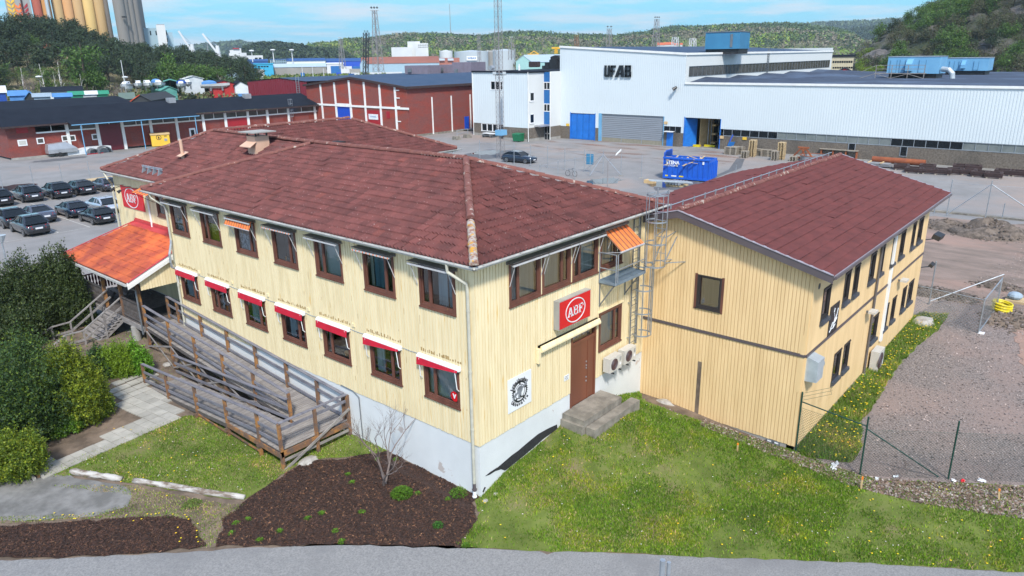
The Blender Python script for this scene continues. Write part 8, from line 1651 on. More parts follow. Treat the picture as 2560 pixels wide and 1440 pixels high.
# bare shrub by the wall
def bare(name,label,pos,h,n,seed,spread=.5,m='twig',r0=.045,cat='tree',levels=4,group=None,up=.5):
    t=thing(name,label,cat,pos,0,group); rng=random.Random(seed); mb=MB(); tw=MB()
    def grow(p,d,L,r,lv):
        q=p; pts=[p]; dd=d
        for i in range(3): dd=(dd+V3((rng.gauss(0,.12),rng.gauss(0,.12),rng.gauss(.04,.06)))).normalized(); q=q+dd*L/3; pts.append(q)
        (mb if lv>=levels-1 else tw).tube(pts,[r,r*.85,r*.7,r*.55],5 if lv>1 else 3,cap=False)
        if lv==0: return
        for k in range(3 if lv>1 else 4):
            a=rng.uniform(0,6.28); s=spread*rng.uniform(.6,1.3); nd=(dd+V3((math.cos(a)*s,math.sin(a)*s,up*rng.uniform(-.2,.8)))).normalized(); grow(pts[rng.choice((2,3,3))],nd,L*rng.uniform(.55,.85),r*.5,lv-1)
    for k in range(n): a=2*math.pi*k/n+rng.uniform(-.3,.3); grow(V3((rng.uniform(-.05,.05),rng.uniform(-.05,.05),-.05)),V3((math.cos(a)*.35,math.sin(a)*.35,1)).normalized(),h*.38,r0,levels)
    mb.build('trunk',m,t,smooth=True); tw.build('branches',m,t); return t
bare('bare_shrub','bare pinkish leafless shrub in the bark bed by the white foundation',tuple(G(962,1212)),2.9,3,12,.55,levels=4)
bare('bare_shrub','thin bare twigs beside the grey cable on the foundation',tuple(G(905,1120)),1.1,2,5,.4,levels=3,r0=.015)
bare('dry_stem','dry bent stems at the foot of the green fence',tuple(G(2250,1200)),1.2,3,6,.9,'dry_stem' if 0 else 'twig',.01,'plant',2)
bare('dry_stem','tall dry stem leaning beside the right green post',tuple(G(2480,1200)),1.3,2,8,.7,'twig',.01,'plant',2)
# ================================================================ boats ashore
def make_boat(L,m,cabin=True,cover=None):
    t=thing('boat','x','boat'); w=L*.17; mb=MB(); st=[(0,.75,.35),(L*.3,1,.2),(L*.65,.85,.2),(L*.88,.45,.45),(L,.04,.95)]; n=5; vs=[]
    for y,k,kz in st: W_=w*k; top=1.25+.25*(y/L); vs+=[(-W_,y,top),(-W_*.85,y,.75+kz*.2),(0,y,kz),(W_*.85,y,.75+kz*.2),(W_,y,top)]
    mb.add(vs,[(i*n+k,i*n+k+1,(i+1)*n+k+1,(i+1)*n+k) for i in range(4) for k in range(4)]+[(0,1,2,3,4)]+[(i*n,(i+1)*n,(i+1)*n+4,i*n+4) for i in range(4)]); mb.build('hull',m,t)
    if cabin: mb=MB(); mb.add([(-w*.6,L*.3,1.4),(w*.6,L*.3,1.4),(w*.45,L*.75,1.5),(-w*.45,L*.75,1.5),(-w*.5,L*.32,2.0),(w*.5,L*.32,2.0),(w*.3,L*.62,1.95),(-w*.3,L*.62,1.95)],[(4,5,6,7),(0,1,5,4),(1,2,6,5),(2,3,7,6),(3,0,4,7)]); mb.build('cabin','white',t)
    if cabin: mb=MB(); mb.box(-w*.52,w*.52,L*.4,L*.5,1.68,1.85); mb.build('cabin_windows','car_glass',t)
    if cover: mb=MB(); mb.ball((0,L*.3,1.5),1,n=10,k=5,sc=(w*.95,L*.28,.75)); mb.build('cover',cover,t)
    mb=MB(); mb.box(-w*.6,-w*.5,L*.3,L*.36,-.4,.6); mb.box(w*.5,w*.6,L*.3,L*.36,-.4,.6); mb.box(-w*.6,-w*.5,L*.7,L*.76,-.4,.7); mb.box(w*.5,w*.6,L*.7,L*.76,-.4,.7); mb.build('cradle','galv_dark',t); return t
for i,(px,py,d,L,cov,cab,lb) in enumerate(((328,228,206,7,None,1,'white sailing boat with dark band at the left end of the row'),(328,234,200,5,None,0,'small white dinghy hull in front of the first sailing boat'),(349,226,206,6.5,None,1,'cream boat second from the left in the row'),(367,225,206,7.5,None,1,'white cabin cruiser with many windows in the row'),(388,224,206,7,'tarp_blue',1,'white boat under a bright blue cover in the row'),(409,224,208,5.5,None,0,'small cream hull half hidden by the teal tents'),(457,226,208,7.5,'tarp_blue_d',1,'white boat on a blue cradle beside the white store'),(468,222,212,7,None,1,'white boat hull with dark keel behind the blue cradle boat'),(503,228,206,7,'tarp_blue',0,'low white motor boat with blue cover in front of the white store'))):
    t=make_boat(L,'far_white',bool(cab),cov); p=PD(px,py,d); t.location=(p.x,p.y,p.z+.4); a=math.atan2(CAM.y-p.y,CAM.x-p.x)-math.pi/2; t.rotation_euler=(0,0,a+rad((i*37)%30-15)+(rad(80) if i==8 else 0)); tag(t,lb,'boat','boats laid up ashore')
# ================================================================ hills
def interp(T,x):
    if x<=T[0][0]: return T[0][1]
    for (a,p),(b,q) in zip(T,T[1:]):
        if x<=b: return p+(q-p)*ss((x-a)/(b-a))
    return T[-1][1]
def az(px,row=140): d=ray(px,row); return math.atan2(d.y,d.x)
def hill(name,T,d0,d1,d2,mname,z0=2.,nz=1.5,fs=.03,na=90,nd=26,seed=0,prof=lambda t:ss(t),back=.35):
    """T: list of (bearing in picture columns, crest height). Rises from d0 to d1, falls back to d2"""
    TT=sorted((az(p),h) for p,h in T); a0,a1=TT[0][0],TT[-1][0]
    def f(a,d):
        h=interp(TT,a); t=(d-d0)/(d1-d0) if d<d1 else 1-(1-back)*(d-d1)/(d2-d1)
        x,y=CAM.x+math.cos(a)*d,CAM.y+math.sin(a)*d
        n=mn.noise(V3((x*fs+seed,y*fs,0)))*nz+mn.noise(V3((x*fs*3+seed,y*fs*3,5)))*nz*.45
        return z0+(h-z0)*(prof(max(0,t)) if d<d1 else t)+n*min(1,max(0,t)*3)
    mb=MB(); vs=[]
    for i in range(na+1):
        a=a0+(a1-a0)*i/na
        for j in range(nd+1): d=d0+(d2-d0)*j/nd; vs.append((CAM.x+math.cos(a)*d,CAM.y+math.sin(a)*d,f(a,d)-.6*(j in(0,))))
    mb.add(vs,[(i*(nd+1)+j,i*(nd+1)+j+1,(i+1)*(nd+1)+j+1,(i+1)*(nd+1)+j)[::-1] for i in range(na) for j in range(nd)]); mb.build(name,mname,kind='structure',smooth=True)
    return f,(a0,a1)
fw_,aw=hill('wooded_hill',[(-500,12),(-60,17),(60,18.5),(190,17),(260,13),(330,9.5),(420,8.5),(500,7),(560,4.5),(640,2.9),(720,2.5)],208,300,420,'hill_floor',z0=2.9,nz=.9,fs=.05)
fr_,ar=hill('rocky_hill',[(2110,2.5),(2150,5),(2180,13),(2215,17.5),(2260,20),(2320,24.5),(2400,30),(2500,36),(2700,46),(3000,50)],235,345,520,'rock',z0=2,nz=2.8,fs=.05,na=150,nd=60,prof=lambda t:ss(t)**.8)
Z_=lambda px,row,d: PD(px,row,d).z
fm_,am=hill('forest_hill',[(730,Z_(730,144,1150)),(790,Z_(790,123,1150)),(900,Z_(900,110,1150)),(1000,Z_(1000,104,1150)),(1100,Z_(1100,103,1150)),(1200,Z_(1200,104,1150)),(1300,Z_(1300,98,1150)),(1500,Z_(1500,101,1150)),(1600,Z_(1600,97,1150)),(1700,Z_(1700,84,1150)),(1800,Z_(1800,79,1150)),(1950,Z_(1950,77,1150)),(2060,Z_(2060,83,1150)),(2120,Z_(2120,93,1150)),(2160,Z_(2160,114,1150)),(2220,4)],760,1150,1700,'hill_mid',nz=6,fs=.008,na=140)
fd_,ad_=hill('dark_hill',[(585,3),(620,Z_(620,135,900)),(660,Z_(660,126,900)),(700,Z_(700,124,900)),(740,Z_(740,127,900)),(790,Z_(790,136,900)),(850,Z_(850,138,900)),(900,3)],700,900,1250,'hill_far',nz=2,fs=.01)
ff_,af=hill('distant_hill',[(380,Z_(380,142,2400)),(480,Z_(480,126,2400)),(540,Z_(540,120,2400)),(600,Z_(600,116,2400)),(640,Z_(640,122,2400)),(700,Z_(700,128,2400)),(800,3)],1700,2400,3400,'hill_far',nz=5,fs=.004)
fe_,ae=hill('distant_hill',[(1850,3),(1950,Z_(1950,74,2700)),(2050,Z_(2050,66,2700)),(2150,Z_(2150,63,2700)),(2300,Z_(2300,56,2700)),(2500,Z_(2500,50,2700)),(2700,60)],2000,2700,3600,'hill_far',nz=6,fs=.003)
fg_,ag=hill('distant_hill',[(1980,3),(2080,Z_(2080,90,1700)),(2160,Z_(2160,80,1700)),(2260,Z_(2260,74,1700)),(2400,60)],1350,1700,2300,'hill_far',nz=4,fs=.006)
CON=[(.022,.042,.018),(.030,.055,.02),(.018,.034,.018),(.040,.065,.022)]; SPR=[(.17,.25,.03),(.13,.21,.03),(.23,.27,.05)]; BRN=[(.19,.17,.11),(.21,.18,.13),(.15,.16,.08)]
def forest(name,label,f,A,d0,d1,n,r,seed,pal,hh=6,cov=lambda x,y:1,k=9,leaf=2.,bottom=.3):
    rng=random.Random(seed); C=[];V=[];P=[];cols=[];R_=[]
    for _ in range(n):
        a=rng.uniform(*A); d=d0+(d1-d0)*math.sqrt(rng.random()); x,y=CAM.x+math.cos(a)*d,CAM.y+math.sin(a)*d
        if rng.random()>cov(x,y): continue
        z=f(a,d); q=mn.noise(V3((x*.012+seed,y*.012,1)))+rng.gauss(0,.18); c=pal(q,(d-d0)/(d1-d0),rng); P.append((x,y,z+hh*.45)); cols.append(c); R_.append(r*rng.uniform(.6,1.3)*(1 if c not in CON else .8))
    P=np.array(P);cols=np.array(cols);R_=np.array(R_); r_=np.random.RandomState(seed); m=len(P)
    ce=np.repeat(P,k,0); R2=np.repeat(R_,k)[:,None]; d=r_.normal(size=(m*k,3)); d/=np.linalg.norm(d,axis=1)[:,None]; d[:,2]=np.abs(d[:,2])*1.3-bottom; c=ce+d*R2*np.array([.75,.75,hh/r*.55])
    u=r_.normal(size=(m*k,3)); u/=np.linalg.norm(u,axis=1)[:,None]; w=np.cross(u,d+.01); w/=np.linalg.norm(w,axis=1)[:,None]+1e-6; L=leaf*r_.uniform(.5,1.2,(m*k,1))
    Vv=np.stack([c-u*L,c-w*L*.6,c+u*L,c+w*L*.6],1).reshape(-1,3); cc=np.repeat(np.repeat(cols,k,0)*r_.uniform(.85,1.2,(m*k,1)),4,0)
    return npmesh(name,Vv,np.arange(4*m*k).reshape(-1,4),cc,'leaf_far',kind='stuff',label=label,cat='forest')
MIDC=[(.075,.12,.045),(.09,.145,.05),(.06,.10,.04)]
def pal_mid(q,t,rng):
    if t>.78: return rng.choice(MIDC)
    return rng.choice(SPR) if q>.16 else (rng.choice(BRN) if q<-.12 and t<.7 else rng.choice(MIDC+SPR[:1]+MIDC))
forest('forest','mixed spring forest covering the long ridge behind the factory',fm_,am,800,1165,11000,4.6,1,pal_mid,9,k=14,leaf=1.6,cov=lambda x,y: .35+.65*ss(mn.noise(V3((x*.008,y*.008,7)))*2+.8))
forest('forest','dark conifer forest on the low hill behind the harbour',fd_,ad_,710,910,4200,4,2,lambda q,t,r: r.choice(CON) if q<.25 or t>.5 else (.07,.10,.04),8,k=8,leaf=2.0)
forest('forest','hazy forest on the distant hills',ff_,af,1750,2420,4200,9,3,lambda q,t,r: r.choice(CON) if q<.12 else (.08,.12,.05),14,k=6,leaf=5)
forest('forest','hazy forest on the distant ridge at right',fe_,ae,2050,2720,4500,9,4,lambda q,t,r: r.choice(CON) if q<.05 else (.09,.13,.05),14,k=6,leaf=5); forest('forest','dark forest on the nearer ridge behind the rocky hill',fg_,ag,1380,1710,3000,6,5,lambda q,t,r: r.choice(CON),10,k=7,leaf=3.2)
# scrub covering the flat ground between the yard and the hills
def flat(a,d): x,y=CAM.x+math.cos(a)*d,CAM.y+math.sin(a)*d; return H(x,y)
GRP=[(.10,.17,.02),(.13,.2,.03),(.06,.11,.02),(.20,.20,.06)]
forest('scrub','green scrub and bushes on the flat ground before the harbour sheds',flat,(az(960),az(655)),330,430,900,1.6,6,lambda q,t,r: r.choice(GRP),2.4,k=14,leaf=.55,cov=lambda x,y:.7)
forest('scrub','bushes and low trees at the foot of the forest ridge',flat,(az(2240),az(1290)),420,760,5200,4,7,lambda q,t,r: r.choice(SPR+BRN+BRN),7,k=10,leaf=1.4)
forest('scrub','brownish trees on the flat land left of the storage tanks',flat,(az(1130),az(860)),560,740,1500,4,8,lambda q,t,r: r.choice(BRN+SPR[:2]),6,k=10,leaf=1.3)
sh_=sheet('rough_ground',[tuple(PD(px,0,d)[:2]) for px,d in ((-200,150),(0,150),(340,152),(400,158),(620,170),(700,260),(760,420),(640,420),(560,300),(430,300),(300,300),(-200,300))],.05,'dry_grass',res=7); 
sh_=sheet('boat_yard_gravel',[tuple(PD(px,0,d)[:2]) for px,d in ((300,196),(420,198),(540,200),(625,205),(628,250),(560,262),(430,240),(320,232),(180,212),(180,196))],.14,'concrete_dirty',res=6)
forest('scrub','dry grass tussocks and small bushes between the warehouse and the boats',flat,(az(625),az(330)),160,200,700,.9,9,lambda q,t,r: r.choice([(.33,.28,.14),(.28,.24,.12),(.10,.15,.03),(.16,.19,.05),(.36,.31,.17)]),1.3,k=16,leaf=.30)
forest('scrub','undergrowth along the foot of the wooded hill',lambda a,d:fw_(a,d) if d>208 else flat(a,d),(az(620),az(-100)),200,235,1100,1.5,10,lambda q,t,r: r.choice([(.12,.15,.05),(.16,.15,.08),(.08,.11,.03),(.18,.16,.09)]),2.2,k=14,leaf=.5)
# ================================================================ trees of the wooded hill
def tree_proto(kind,seed):
    rng=random.Random(seed); mb=MB()
    if kind=='pine':
        Hh=11; L=[(rng.uniform(-1.9,1.9),rng.uniform(-1.9,1.9),rng.uniform(4.5,9.8),rng.uniform(1.1,2.0),rng.uniform(1.1,2.0),rng.uniform(.6,1.1)) for _ in range(13)]+[(0,0,10,1.3,1.3,1.2)]; V,C,Q=cloud(rng,1500,lobes(rng,L,.4),.34,CON,.5); tm='bark'; tr=.2
    elif kind=='green':
        Hh=8; L=[(rng.uniform(-1.4,1.4),rng.uniform(-1.4,1.4),rng.uniform(2.5,7),rng.uniform(1.0,1.7),rng.uniform(1.0,1.7),rng.uniform(1.0,1.6)) for _ in range(9)]; V,C,Q=cloud(rng,1500,lobes(rng,L,.35),.27,[(.075,.15,.02),(.10,.19,.025),(.055,.11,.02)],.3); tm='bark'; tr=.14
    elif kind=='birch':
        Hh=12; L=[(rng.uniform(-1.3,1.3),rng.uniform(-1.3,1.3),rng.uniform(4,11),rng.uniform(.8,1.4),rng.uniform(.8,1.4),rng.uniform(1.0,1.6)) for _ in range(8)]; V,C,Q=cloud(rng,620,lobes(rng,L,.3),.22,[(.13,.19,.03),(.17,.22,.05),(.10,.15,.03)],.0); tm='birch'; tr=.17
    elif kind=='brown':
        Hh=8; L=[(rng.uniform(-1.6,1.6),rng.uniform(-1.6,1.6),rng.uniform(2.5,7),rng.uniform(1.0,1.7),rng.uniform(1.0,1.7),rng.uniform(.9,1.5)) for _ in range(9)]; V,C,Q=cloud(rng,900,lobes(rng,L,.3),.24,[(.085,.085,.04),(.075,.09,.03),(.10,.09,.055),(.055,.07,.025)],.3); tm='bark'; tr=.13
    elif kind=='lime':
        Hh=9; L=[(rng.uniform(-1.6,1.6),rng.uniform(-1.6,1.6),rng.uniform(3,7.5),rng.uniform(1.1,1.8),rng.uniform(1.1,1.8),rng.uniform(1.0,1.6)) for _ in range(9)]; V,C,Q=cloud(rng,1500,lobes(rng,L,.35),.28,[(.15,.24,.012),(.19,.27,.02),(.11,.19,.012)],.3); tm='bark'; tr=.15
    elif kind=='bush':
        Hh=3; L=[(rng.uniform(-1,1),rng.uniform(-1,1),rng.uniform(.8,1.8),rng.uniform(.8,1.3),rng.uniform(.8,1.3),rng.uniform(.8,1.1)) for _ in range(6)]; V,C,Q=cloud(rng,900,lobes(rng,L,.35),.18,[(.08,.14,.02),(.12,.18,.03),(.05,.09,.02)],.3); tm='bark'; tr=.06
    mb.tube([(0,0,-1),(rng.uniform(-.2,.2),rng.uniform(-.2,.2),Hh*.5),(rng.uniform(-.3,.3),rng.uniform(-.3,.3),Hh*.92)],[tr,tr*.75,tr*.25],6)
    for l in L[:7]: mb.tube([(0,0,l[2]*.75),(l[0]*.6,l[1]*.6,l[2]*.95),(l[0],l[1],l[2])],[tr*.4,tr*.25,tr*.1],4)
    t=thing(kind+'_tree','x','tree'); npmesh('crown',V,Q,C,'leaf_far' if kind in('pine','brown') else 'leaf',t); mb.build('trunk',tm,t); return t,Hh
PROTO={k:[tree_proto(k,s) for s in range(n)] for k,n in (('pine',4),('green',3),('birch',3),('brown',3),('lime',2),('bush',3))}
used_=set()
def plant(kind,x,y,z,h,label,group,rng,cat='tree',wide=1.):
    i=rng.randrange(len(PROTO[kind])); t,Hh=PROTO[kind][i]
    if (kind,i) not in used_: used_.add((kind,i)); o=t
    else: o=copy_tree(t)
    s=h/Hh; o.location=(x,y,z); o.scale=(s*wide*rng.uniform(.9,1.15),s*wide*rng.uniform(.9,1.15),s); o.rotation_euler=(0,0,rng.uniform(0,6.28)); tag(o,label,cat,group); return o
rng=random.Random(77); pts=[]; k=0
while len(pts)<215 and k<9000:
    k+=1; a=rng.uniform(az(610),az(-90)); d=228+100*rng.random()**.9; x,y=CAM.x+math.cos(a)*d,CAM.y+math.sin(a)*d
    if all((x-p[0])**2+(y-p[1])**2>4.0**2 for p in pts): pts.append((x,y,a,d))
for x,y,a,d in pts:
    front=d<252
    if rng.random()<(.25 if front else .04): plant('green',x,y,fw_(a,d)-.3,rng.uniform(6,8.5),'mid green broadleaf tree among the pines of the wooded hill','broadleaf trees among the pines',rng)
    elif rng.random()<(.15 if front else .03): plant('brown',x,y,fw_(a,d)-.3,rng.uniform(6,8),'brownish budding tree among the pines of the wooded hill','budding trees among the pines',rng)
    else: plant('pine',x,y,fw_(a,d)-.3,rng.uniform(9,11.5),'dark pine on the wooded hill below the silos','dark pines on the wooded hill',rng,wide=1.1)
def at_tree(kind,px,rowb,rowt,d,label,group=None,cat='tree',wide=1.):
    p=PD(px,rowb,d); a=math.atan2(p.y-CAM.y,p.x-CAM.x); z=(fw_(a,d) if d>208 else H(p.x,p.y)); z=min(z,p.z) ; h=zrow(p.x,p.y,rowt)-z; return plant(kind,p.x,p.y,z,max(h,1.5),label,group,rng,cat,wide)
for px,rb,rt,lb in ((112,228,150,'white stemmed birch leaning at the left edge of the clearing'),(141,222,172,'short birch between the two tall white stems'),(157,226,146,'tall white stemmed birch in the middle of the clearing'),(205,215,178,'slim birch right of the clearing'),(424,206,158,'slim birch at the right part of the hill wood'),(62,222,162,'pale stemmed birch at the far left of the clearing')): at_tree('birch',px,rb,rt,220,lb)
for px,rb,rt,lb,k in ((235,222,148,'bright green tree standing out before the pines','green'),(252,224,170,'smaller bright green tree beside the taller one','green'),(420,170,116,'rounded fresh green tree on the crest before the pale blue mill','green'),(376,212,182,'round green bush above the boats at left','green'),(470,196,146,'green tree in the thicket left of the boat halls','green'),(492,200,148,'green tree in the thicket above the grey boathouse','green'),(520,200,150,'green tree at the right end of the thicket','green'),(545,198,152,'green tree above the tall pale blue boat hall','green'),(450,205,160,'green tree behind the teal tent','green'),(200,120,92,'lighter green tree on the slope under the orange silos','green'),(445,212,190,'low green bush above the boat store','bush'),(392,212,188,'low green bush beside the round one','bush')): at_tree(k,px,rb,rt,222,lb)
for i,(px,rb,rt,h) in enumerate(((450,257,238,172),(462,258,240,170),(436,256,242,172),(590,255,230,178),(610,252,236,182),(560,252,236,184),(372,262,250,168),(520,256,240,176),(645,190,176,300),(632,205,182,260))): at_tree('bush',px,rb,rt,h,'green bush in the dry grass behind the black warehouse roof','bushes in the dry grass')
for px,rt,d in ((632,158,285),(648,168,270),(600,160,280),(585,150,290)): at_tree('pine',px,200,rt,d,'dark pine at the right end of the wooded hill','dark pines at the right end of the wood')
for i,(px,rb,rt) in enumerate(((70,222,172),(82,222,168),(246,222,190),(300,224,186),(285,222,192))): p=PD(px,rb,216); a=math.atan2(p.y-CAM.y,p.x-CAM.x); bare('bare_tree','leafless pale grey tree at the foot of the wooded hill',(p.x,p.y,fw_(a,216)),(rb-rt)/1806*216*1.25,3,20+i,.5,'twig',.13,levels=3,group='leafless trees at the foot of the wood')
# trees of the rocky hill
pts=[];k=0; rng=random.Random(5)
while len(pts)<270 and k<20000:
    k+=1; a=rng.uniform(az(2640),az(2120)); d=245+115*rng.random(); x,y=CAM.x+math.cos(a)*d,CAM.y+math.sin(a)*d; z=fr_(a,d); P_=V3((x,y,z))-CAM; px=1280+FPX*P_.dot(RT)/P_.dot(FW); py=720-FPX*P_.dot(UP)/P_.dot(FW)
    if px<2150: continue
    rk=(2165<px<2300 and py>62+(px-2165)*.05 and py<190) or (2385<px<2450 and 78<py<112) or (2400<px<2545 and 118<py<160) or (2480<px<2560 and 20<py<75)
    if rk and rng.random()<.9: continue
    if d>338 and px<2250 and rng.random()<.5: continue
    if all((x-p[0])**2+(y-p[1])**2>3.1**2 for p in pts): pts.append((x,y,z,px,py,d))
for x,y,z,px,py,d in pts:
    q=mn.noise(V3((px*.012,py*.02,4))); lime=(2340<px<2460 and 20<py<75 and rng.random()<.4); edge=px<2185
    if lime or (edge and rng.random()<.5): plant('lime',x,y,z-.3,rng.uniform(5,8),'vivid lime green tree on the rocky hill','lime green trees on the rocky hill',rng)
    elif q>.05: plant('green',x,y,z-.3,rng.uniform(7,10),'fresh green tree on the rocky hill','green trees on the rocky hill',rng)
    elif rng.random()<.12: plant('pine',x,y,z-.3,rng.uniform(7,9),'dark pine on the rocky hill','pines on the rocky hill',rng)
    else: plant('brown',x,y,z-.3,rng.uniform(6.5,9.5),'brown budding tree on the rocky hill','brown budding trees on the rocky hill',rng)
def boulders(name,n,px0,px1,r0,r1,s0,s1,seed):
    rng=random.Random(seed); mb=MB(); k=0
    while k<n:
        a=rng.uniform(az(px1),az(px0)); d=rng.uniform(250,345); x,y=CAM.x+math.cos(a)*d,CAM.y+math.sin(a)*d; z=fr_(a,d); P_=V3((x,y,z))-CAM; py=720-FPX*P_.dot(UP)/P_.dot(FW)
        if r0<py<r1:
            k+=1; s=rng.uniform(s0,s1); m=len(mb.v); mb.ball((x,y,z),s,n=7,k=5,sc=(1.3,1.3,.8)); 
            for i in range(m,len(mb.v)): v=mb.v[i]; q=.45*s*mn.noise(V3((v[0]*.7/s*1.5,v[1]*.7/s*1.5,v[2]/s*1.5))); mb.v[i]=(v[0]+q,v[1]-q,v[2]+q)
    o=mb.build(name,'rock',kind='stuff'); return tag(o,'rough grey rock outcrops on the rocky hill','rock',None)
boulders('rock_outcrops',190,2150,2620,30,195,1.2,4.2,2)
# ================================================================ silos, tower and mill
def cyl(mb,x,y,z0,z1,r,n=20,m=0,a0=0,a1=360): mb.tube([(x,y,z0),(x,y,z1)],r,n,m)
sil=world_thing('grain_silos','row of tall orange, tan and yellow silo cylinders with grey concrete ends','silo',(250,330,0)); D0=425
mats=[((.30,.30,.29),22,84),((.30,.075,.045),84,106),((.40,.20,.06),106,130),((.40,.27,.12),133,158),((.48,.26,.11),158,183),((.40,.26,.12),183,208),((.50,.35,.13),208,236),((.40,.27,.12),236,262),((.14,.125,.11),260,275)]
row=50
for i,(c,p0,p1) in enumerate(mats):
    m=mat('silo_%d'%i,c,.85,tuple(v*.86 for v in c),.08,9,stretch=(1,1,.2)); a=PD(p0,row,D0+i*1.5); b=PD(p1,row,D0+i*1.5); 
    if i==0:
        mb=MB(); u=V3((b.x-a.x,b.y-a.y,0)); n=V3((-u.y,u.x,0)).normalized(); n=n if n.dot(FW)>0 else -n; mb.obox((a.x,a.y,0),u,n*12,(0,0,51)); mb.build('concrete_bin','silo_0',sil); fe=Fr((a.x,a.y,0),(b-a)); Lu=u.length
        def wheat(cx,z0,m,k0):
            mb=MB()
            for k in range(8):
                for s in (-1,1): z=z0+k*1.9; mb.prism([fe.p(cx,z,.1),fe.p(cx+s*1.5,z+1.2,.1),fe.p(cx+s*1.6,z+2.6,.1),fe.p(cx+s*.2,z+1.3,.1)][::-s],fe.n*.1)
            mb.build('wheat_ear',m,sil)
        wheat(Lu*.22,26,'yellow_box',0); wheat(Lu*.48,24,'lamp_red' if 0 else 'orange_cloth',1); wheat(Lu*.72,24,'door_red',2); mb=MB(); mb.obox(fe.p(Lu*.30+Lu*.32,0,.05),fe.u*.7,fe.n*.3,(0,0,50)); mb.build('joint','iron_dark',sil)
    else:
        c_=(a+b)/2; r=(b-a).length/2*1.04; mb=MB(); cyl(mb,c_.x+FW.x*r*.6,c_.y+FW.y*r*.6,0,48.5,r,24); mb.build('silo_cylinder','silo_%d'%i,sil,smooth=True)
a=PD(125,row,D0-1); mb=MB(); cyl(mb,a.x,a.y,0,50,.8,8); mb.build('service_pipe','duct_grey',sil); a=PD(84,row,D0+5); b=PD(262,row,D0+12); mb=MB(); u=V3((b.x-a.x,b.y-a.y,0)); n=V3((-u.y,u.x,0)).normalized(); n=n if n.dot(FW)>0 else -n; mb.obox((a.x,a.y,48),u,n*8,(0,0,5)); mb.build('top_gallery','silo_conc',sil)
t=world_thing('grain_tower','tall plain grey concrete tower right of the coloured silos','tower',(260,320,0)); mb=MB()
for i in range(4):
    a=PD(303+i*13,row,D0+5+i*2); cyl(mb,a.x,a.y,0,80,1.9 if i else 2.6,18)
a=PD(300,row,D0+9); b=PD(350,row,D0+16); mb.obox((a.x,a.y,0),V3((b.x-a.x,b.y-a.y,0)),(6,8,0),(0,0,80)); mb.build('shaft','silo_conc',t,smooth=False); mb=MB(); [cyl(mb,*PD(px,42,D0-1+2)[:2],PD(px,44,D0).z,PD(px,40,D0).z,.7,8) for px in (308,313)]; mb.build('openings','black',t)
def block(name,label,cat,px0,px1,rowt,dist,depth,m,rowb=None,group=None,roofm=None,wins=None,parent=None,z0=None):
    p=PD(px0,150,dist); q=PD(px1,150,dist); f=Fr((p.x,p.y,0),(q.x-p.x,q.y-p.y,0)); L=math.hypot(q.x-p.x,q.y-p.y); zt=(zrow(p.x,p.y,rowt)+zrow(q.x,q.y,rowt))/2; z0=z0 if z0 is not None else 2.
    t=parent or world_thing(name,label,cat,(p.x,p.y,z0),group); mb=MB(); mb.obox(f.p(0,z0-1,0),f.u*L,-f.n*depth,(0,0,zt-z0+1)); mb.build('walls',m,t); 
    if roofm: mb=MB(); mb.obox(f.p(-.3,zt,.3),f.u*(L+.6),-f.n*(depth+.6),(0,0,.5)); mb.build('roof',roofm,t)
    for w in wins or []:
        a,r0,b,r1,n=w; u0=f.uv(a,(r0+r1)/2)[0]; u1=f.uv(b,(r0+r1)/2)[0]; za=f.uv((a+b)/2,r1)[1]; zb=f.uv((a+b)/2,r0)[1]
        for k in range(n): mb=MB(); s=(u1-u0)/n; f.box(mb,u0+k*s+s*.12,u0+(k+1)*s-s*.12,za,zb,.0,.08); mb.build('window','car_glass',t)
    return t,f,L,zt
mat('mill_blue',(.30,.43,.50),.7,(.25,.37,.44),.1)
t,f,L,zt=block('mill_building','pale blue mill with white stair tower and painted lower wall beside the grey tower','building',362,404,70,445,14,'mill_blue',wins=[(374,77,378.5,88,1),(388.5,77,392.5,88,1)]); block('x','','',403,425,62,441,16,'far_white',parent=t,wins=[(414.5,76,418,88,1),(417,95,420,105,1)]); block('x','','',425,441,81,450,10,'mill_blue',parent=t); block('x','','',356,364,72,446,9,'galv_dark',parent=t); block('x','','',362,372,60,452,5,'galv_dark',parent=t); block('x','','',405,424,61.2,441.5,15,'door_rust',parent=t,z0=PD(410,62,441).z)
# ================================================================ harbour
hb=lambda *a,**k: block(*a,**k)[0]
def shed(name,lb,px0,px1,re,rr_,dist,depth,wm,rm,**k): return hut(name,lb,'shed' if name!='warehouse' else 'building',px0,px1,200,re,rr_,dist,depth,wm,rm,gable=False,**k)
shed('warehouse','long pale blue warehouse with rusty red roof and skylights',906,1100,160,144,470,26,'pale_blue','roof_rust'); shed('warehouse','right part of the rust roofed warehouse, open and dark below',1098,1150,164,146,475,22,'wall_black','roof_rust')
mb=MB()
for px in (940,964,1000,1024,1058,1098,1120): p=PD(px,151,478); mb.obox((p.x,p.y,p.z-.1),RT*3.6,(1.2,1.6,.9),(0,0,.35))
each(mb,'skylight','roof_pale',label='pale skylight set in the rust red warehouse roof',cat='skylight',group='skylights in the rust red roof')
hut('warehouse','pale blue gable end of the rust roofed warehouse','building',902,920,190,160,146,468,4,'pale_blue','roof_rust')
shed('warehouse','pale mint building with light roof left of the tall hall',1310,1410,156,138,400,26,'mint','roof_pale'); hut('warehouse','mint green gable end below the pale roof','building',1290,1326,175,153,139,398,5,'mint','roof_pale')
shed('warehouse','long low grey shed with ribbed roof in the harbour',681,818,169,161,430,10,'grey_wall','roof_pale'); shed('warehouse','blue harbour hall with dark roof and pale gable',722,818,153,147,560,20,'tank_grey','deep_blue'); shed('warehouse','bright blue harbour hall with dark roof right of the pale one',820,905,154,147,570,20,'blue_pure','deep_blue'); shed('warehouse','dark blue harbour hall beside the ship',622,675,153,149,560,14,'deep_blue','deep_blue')
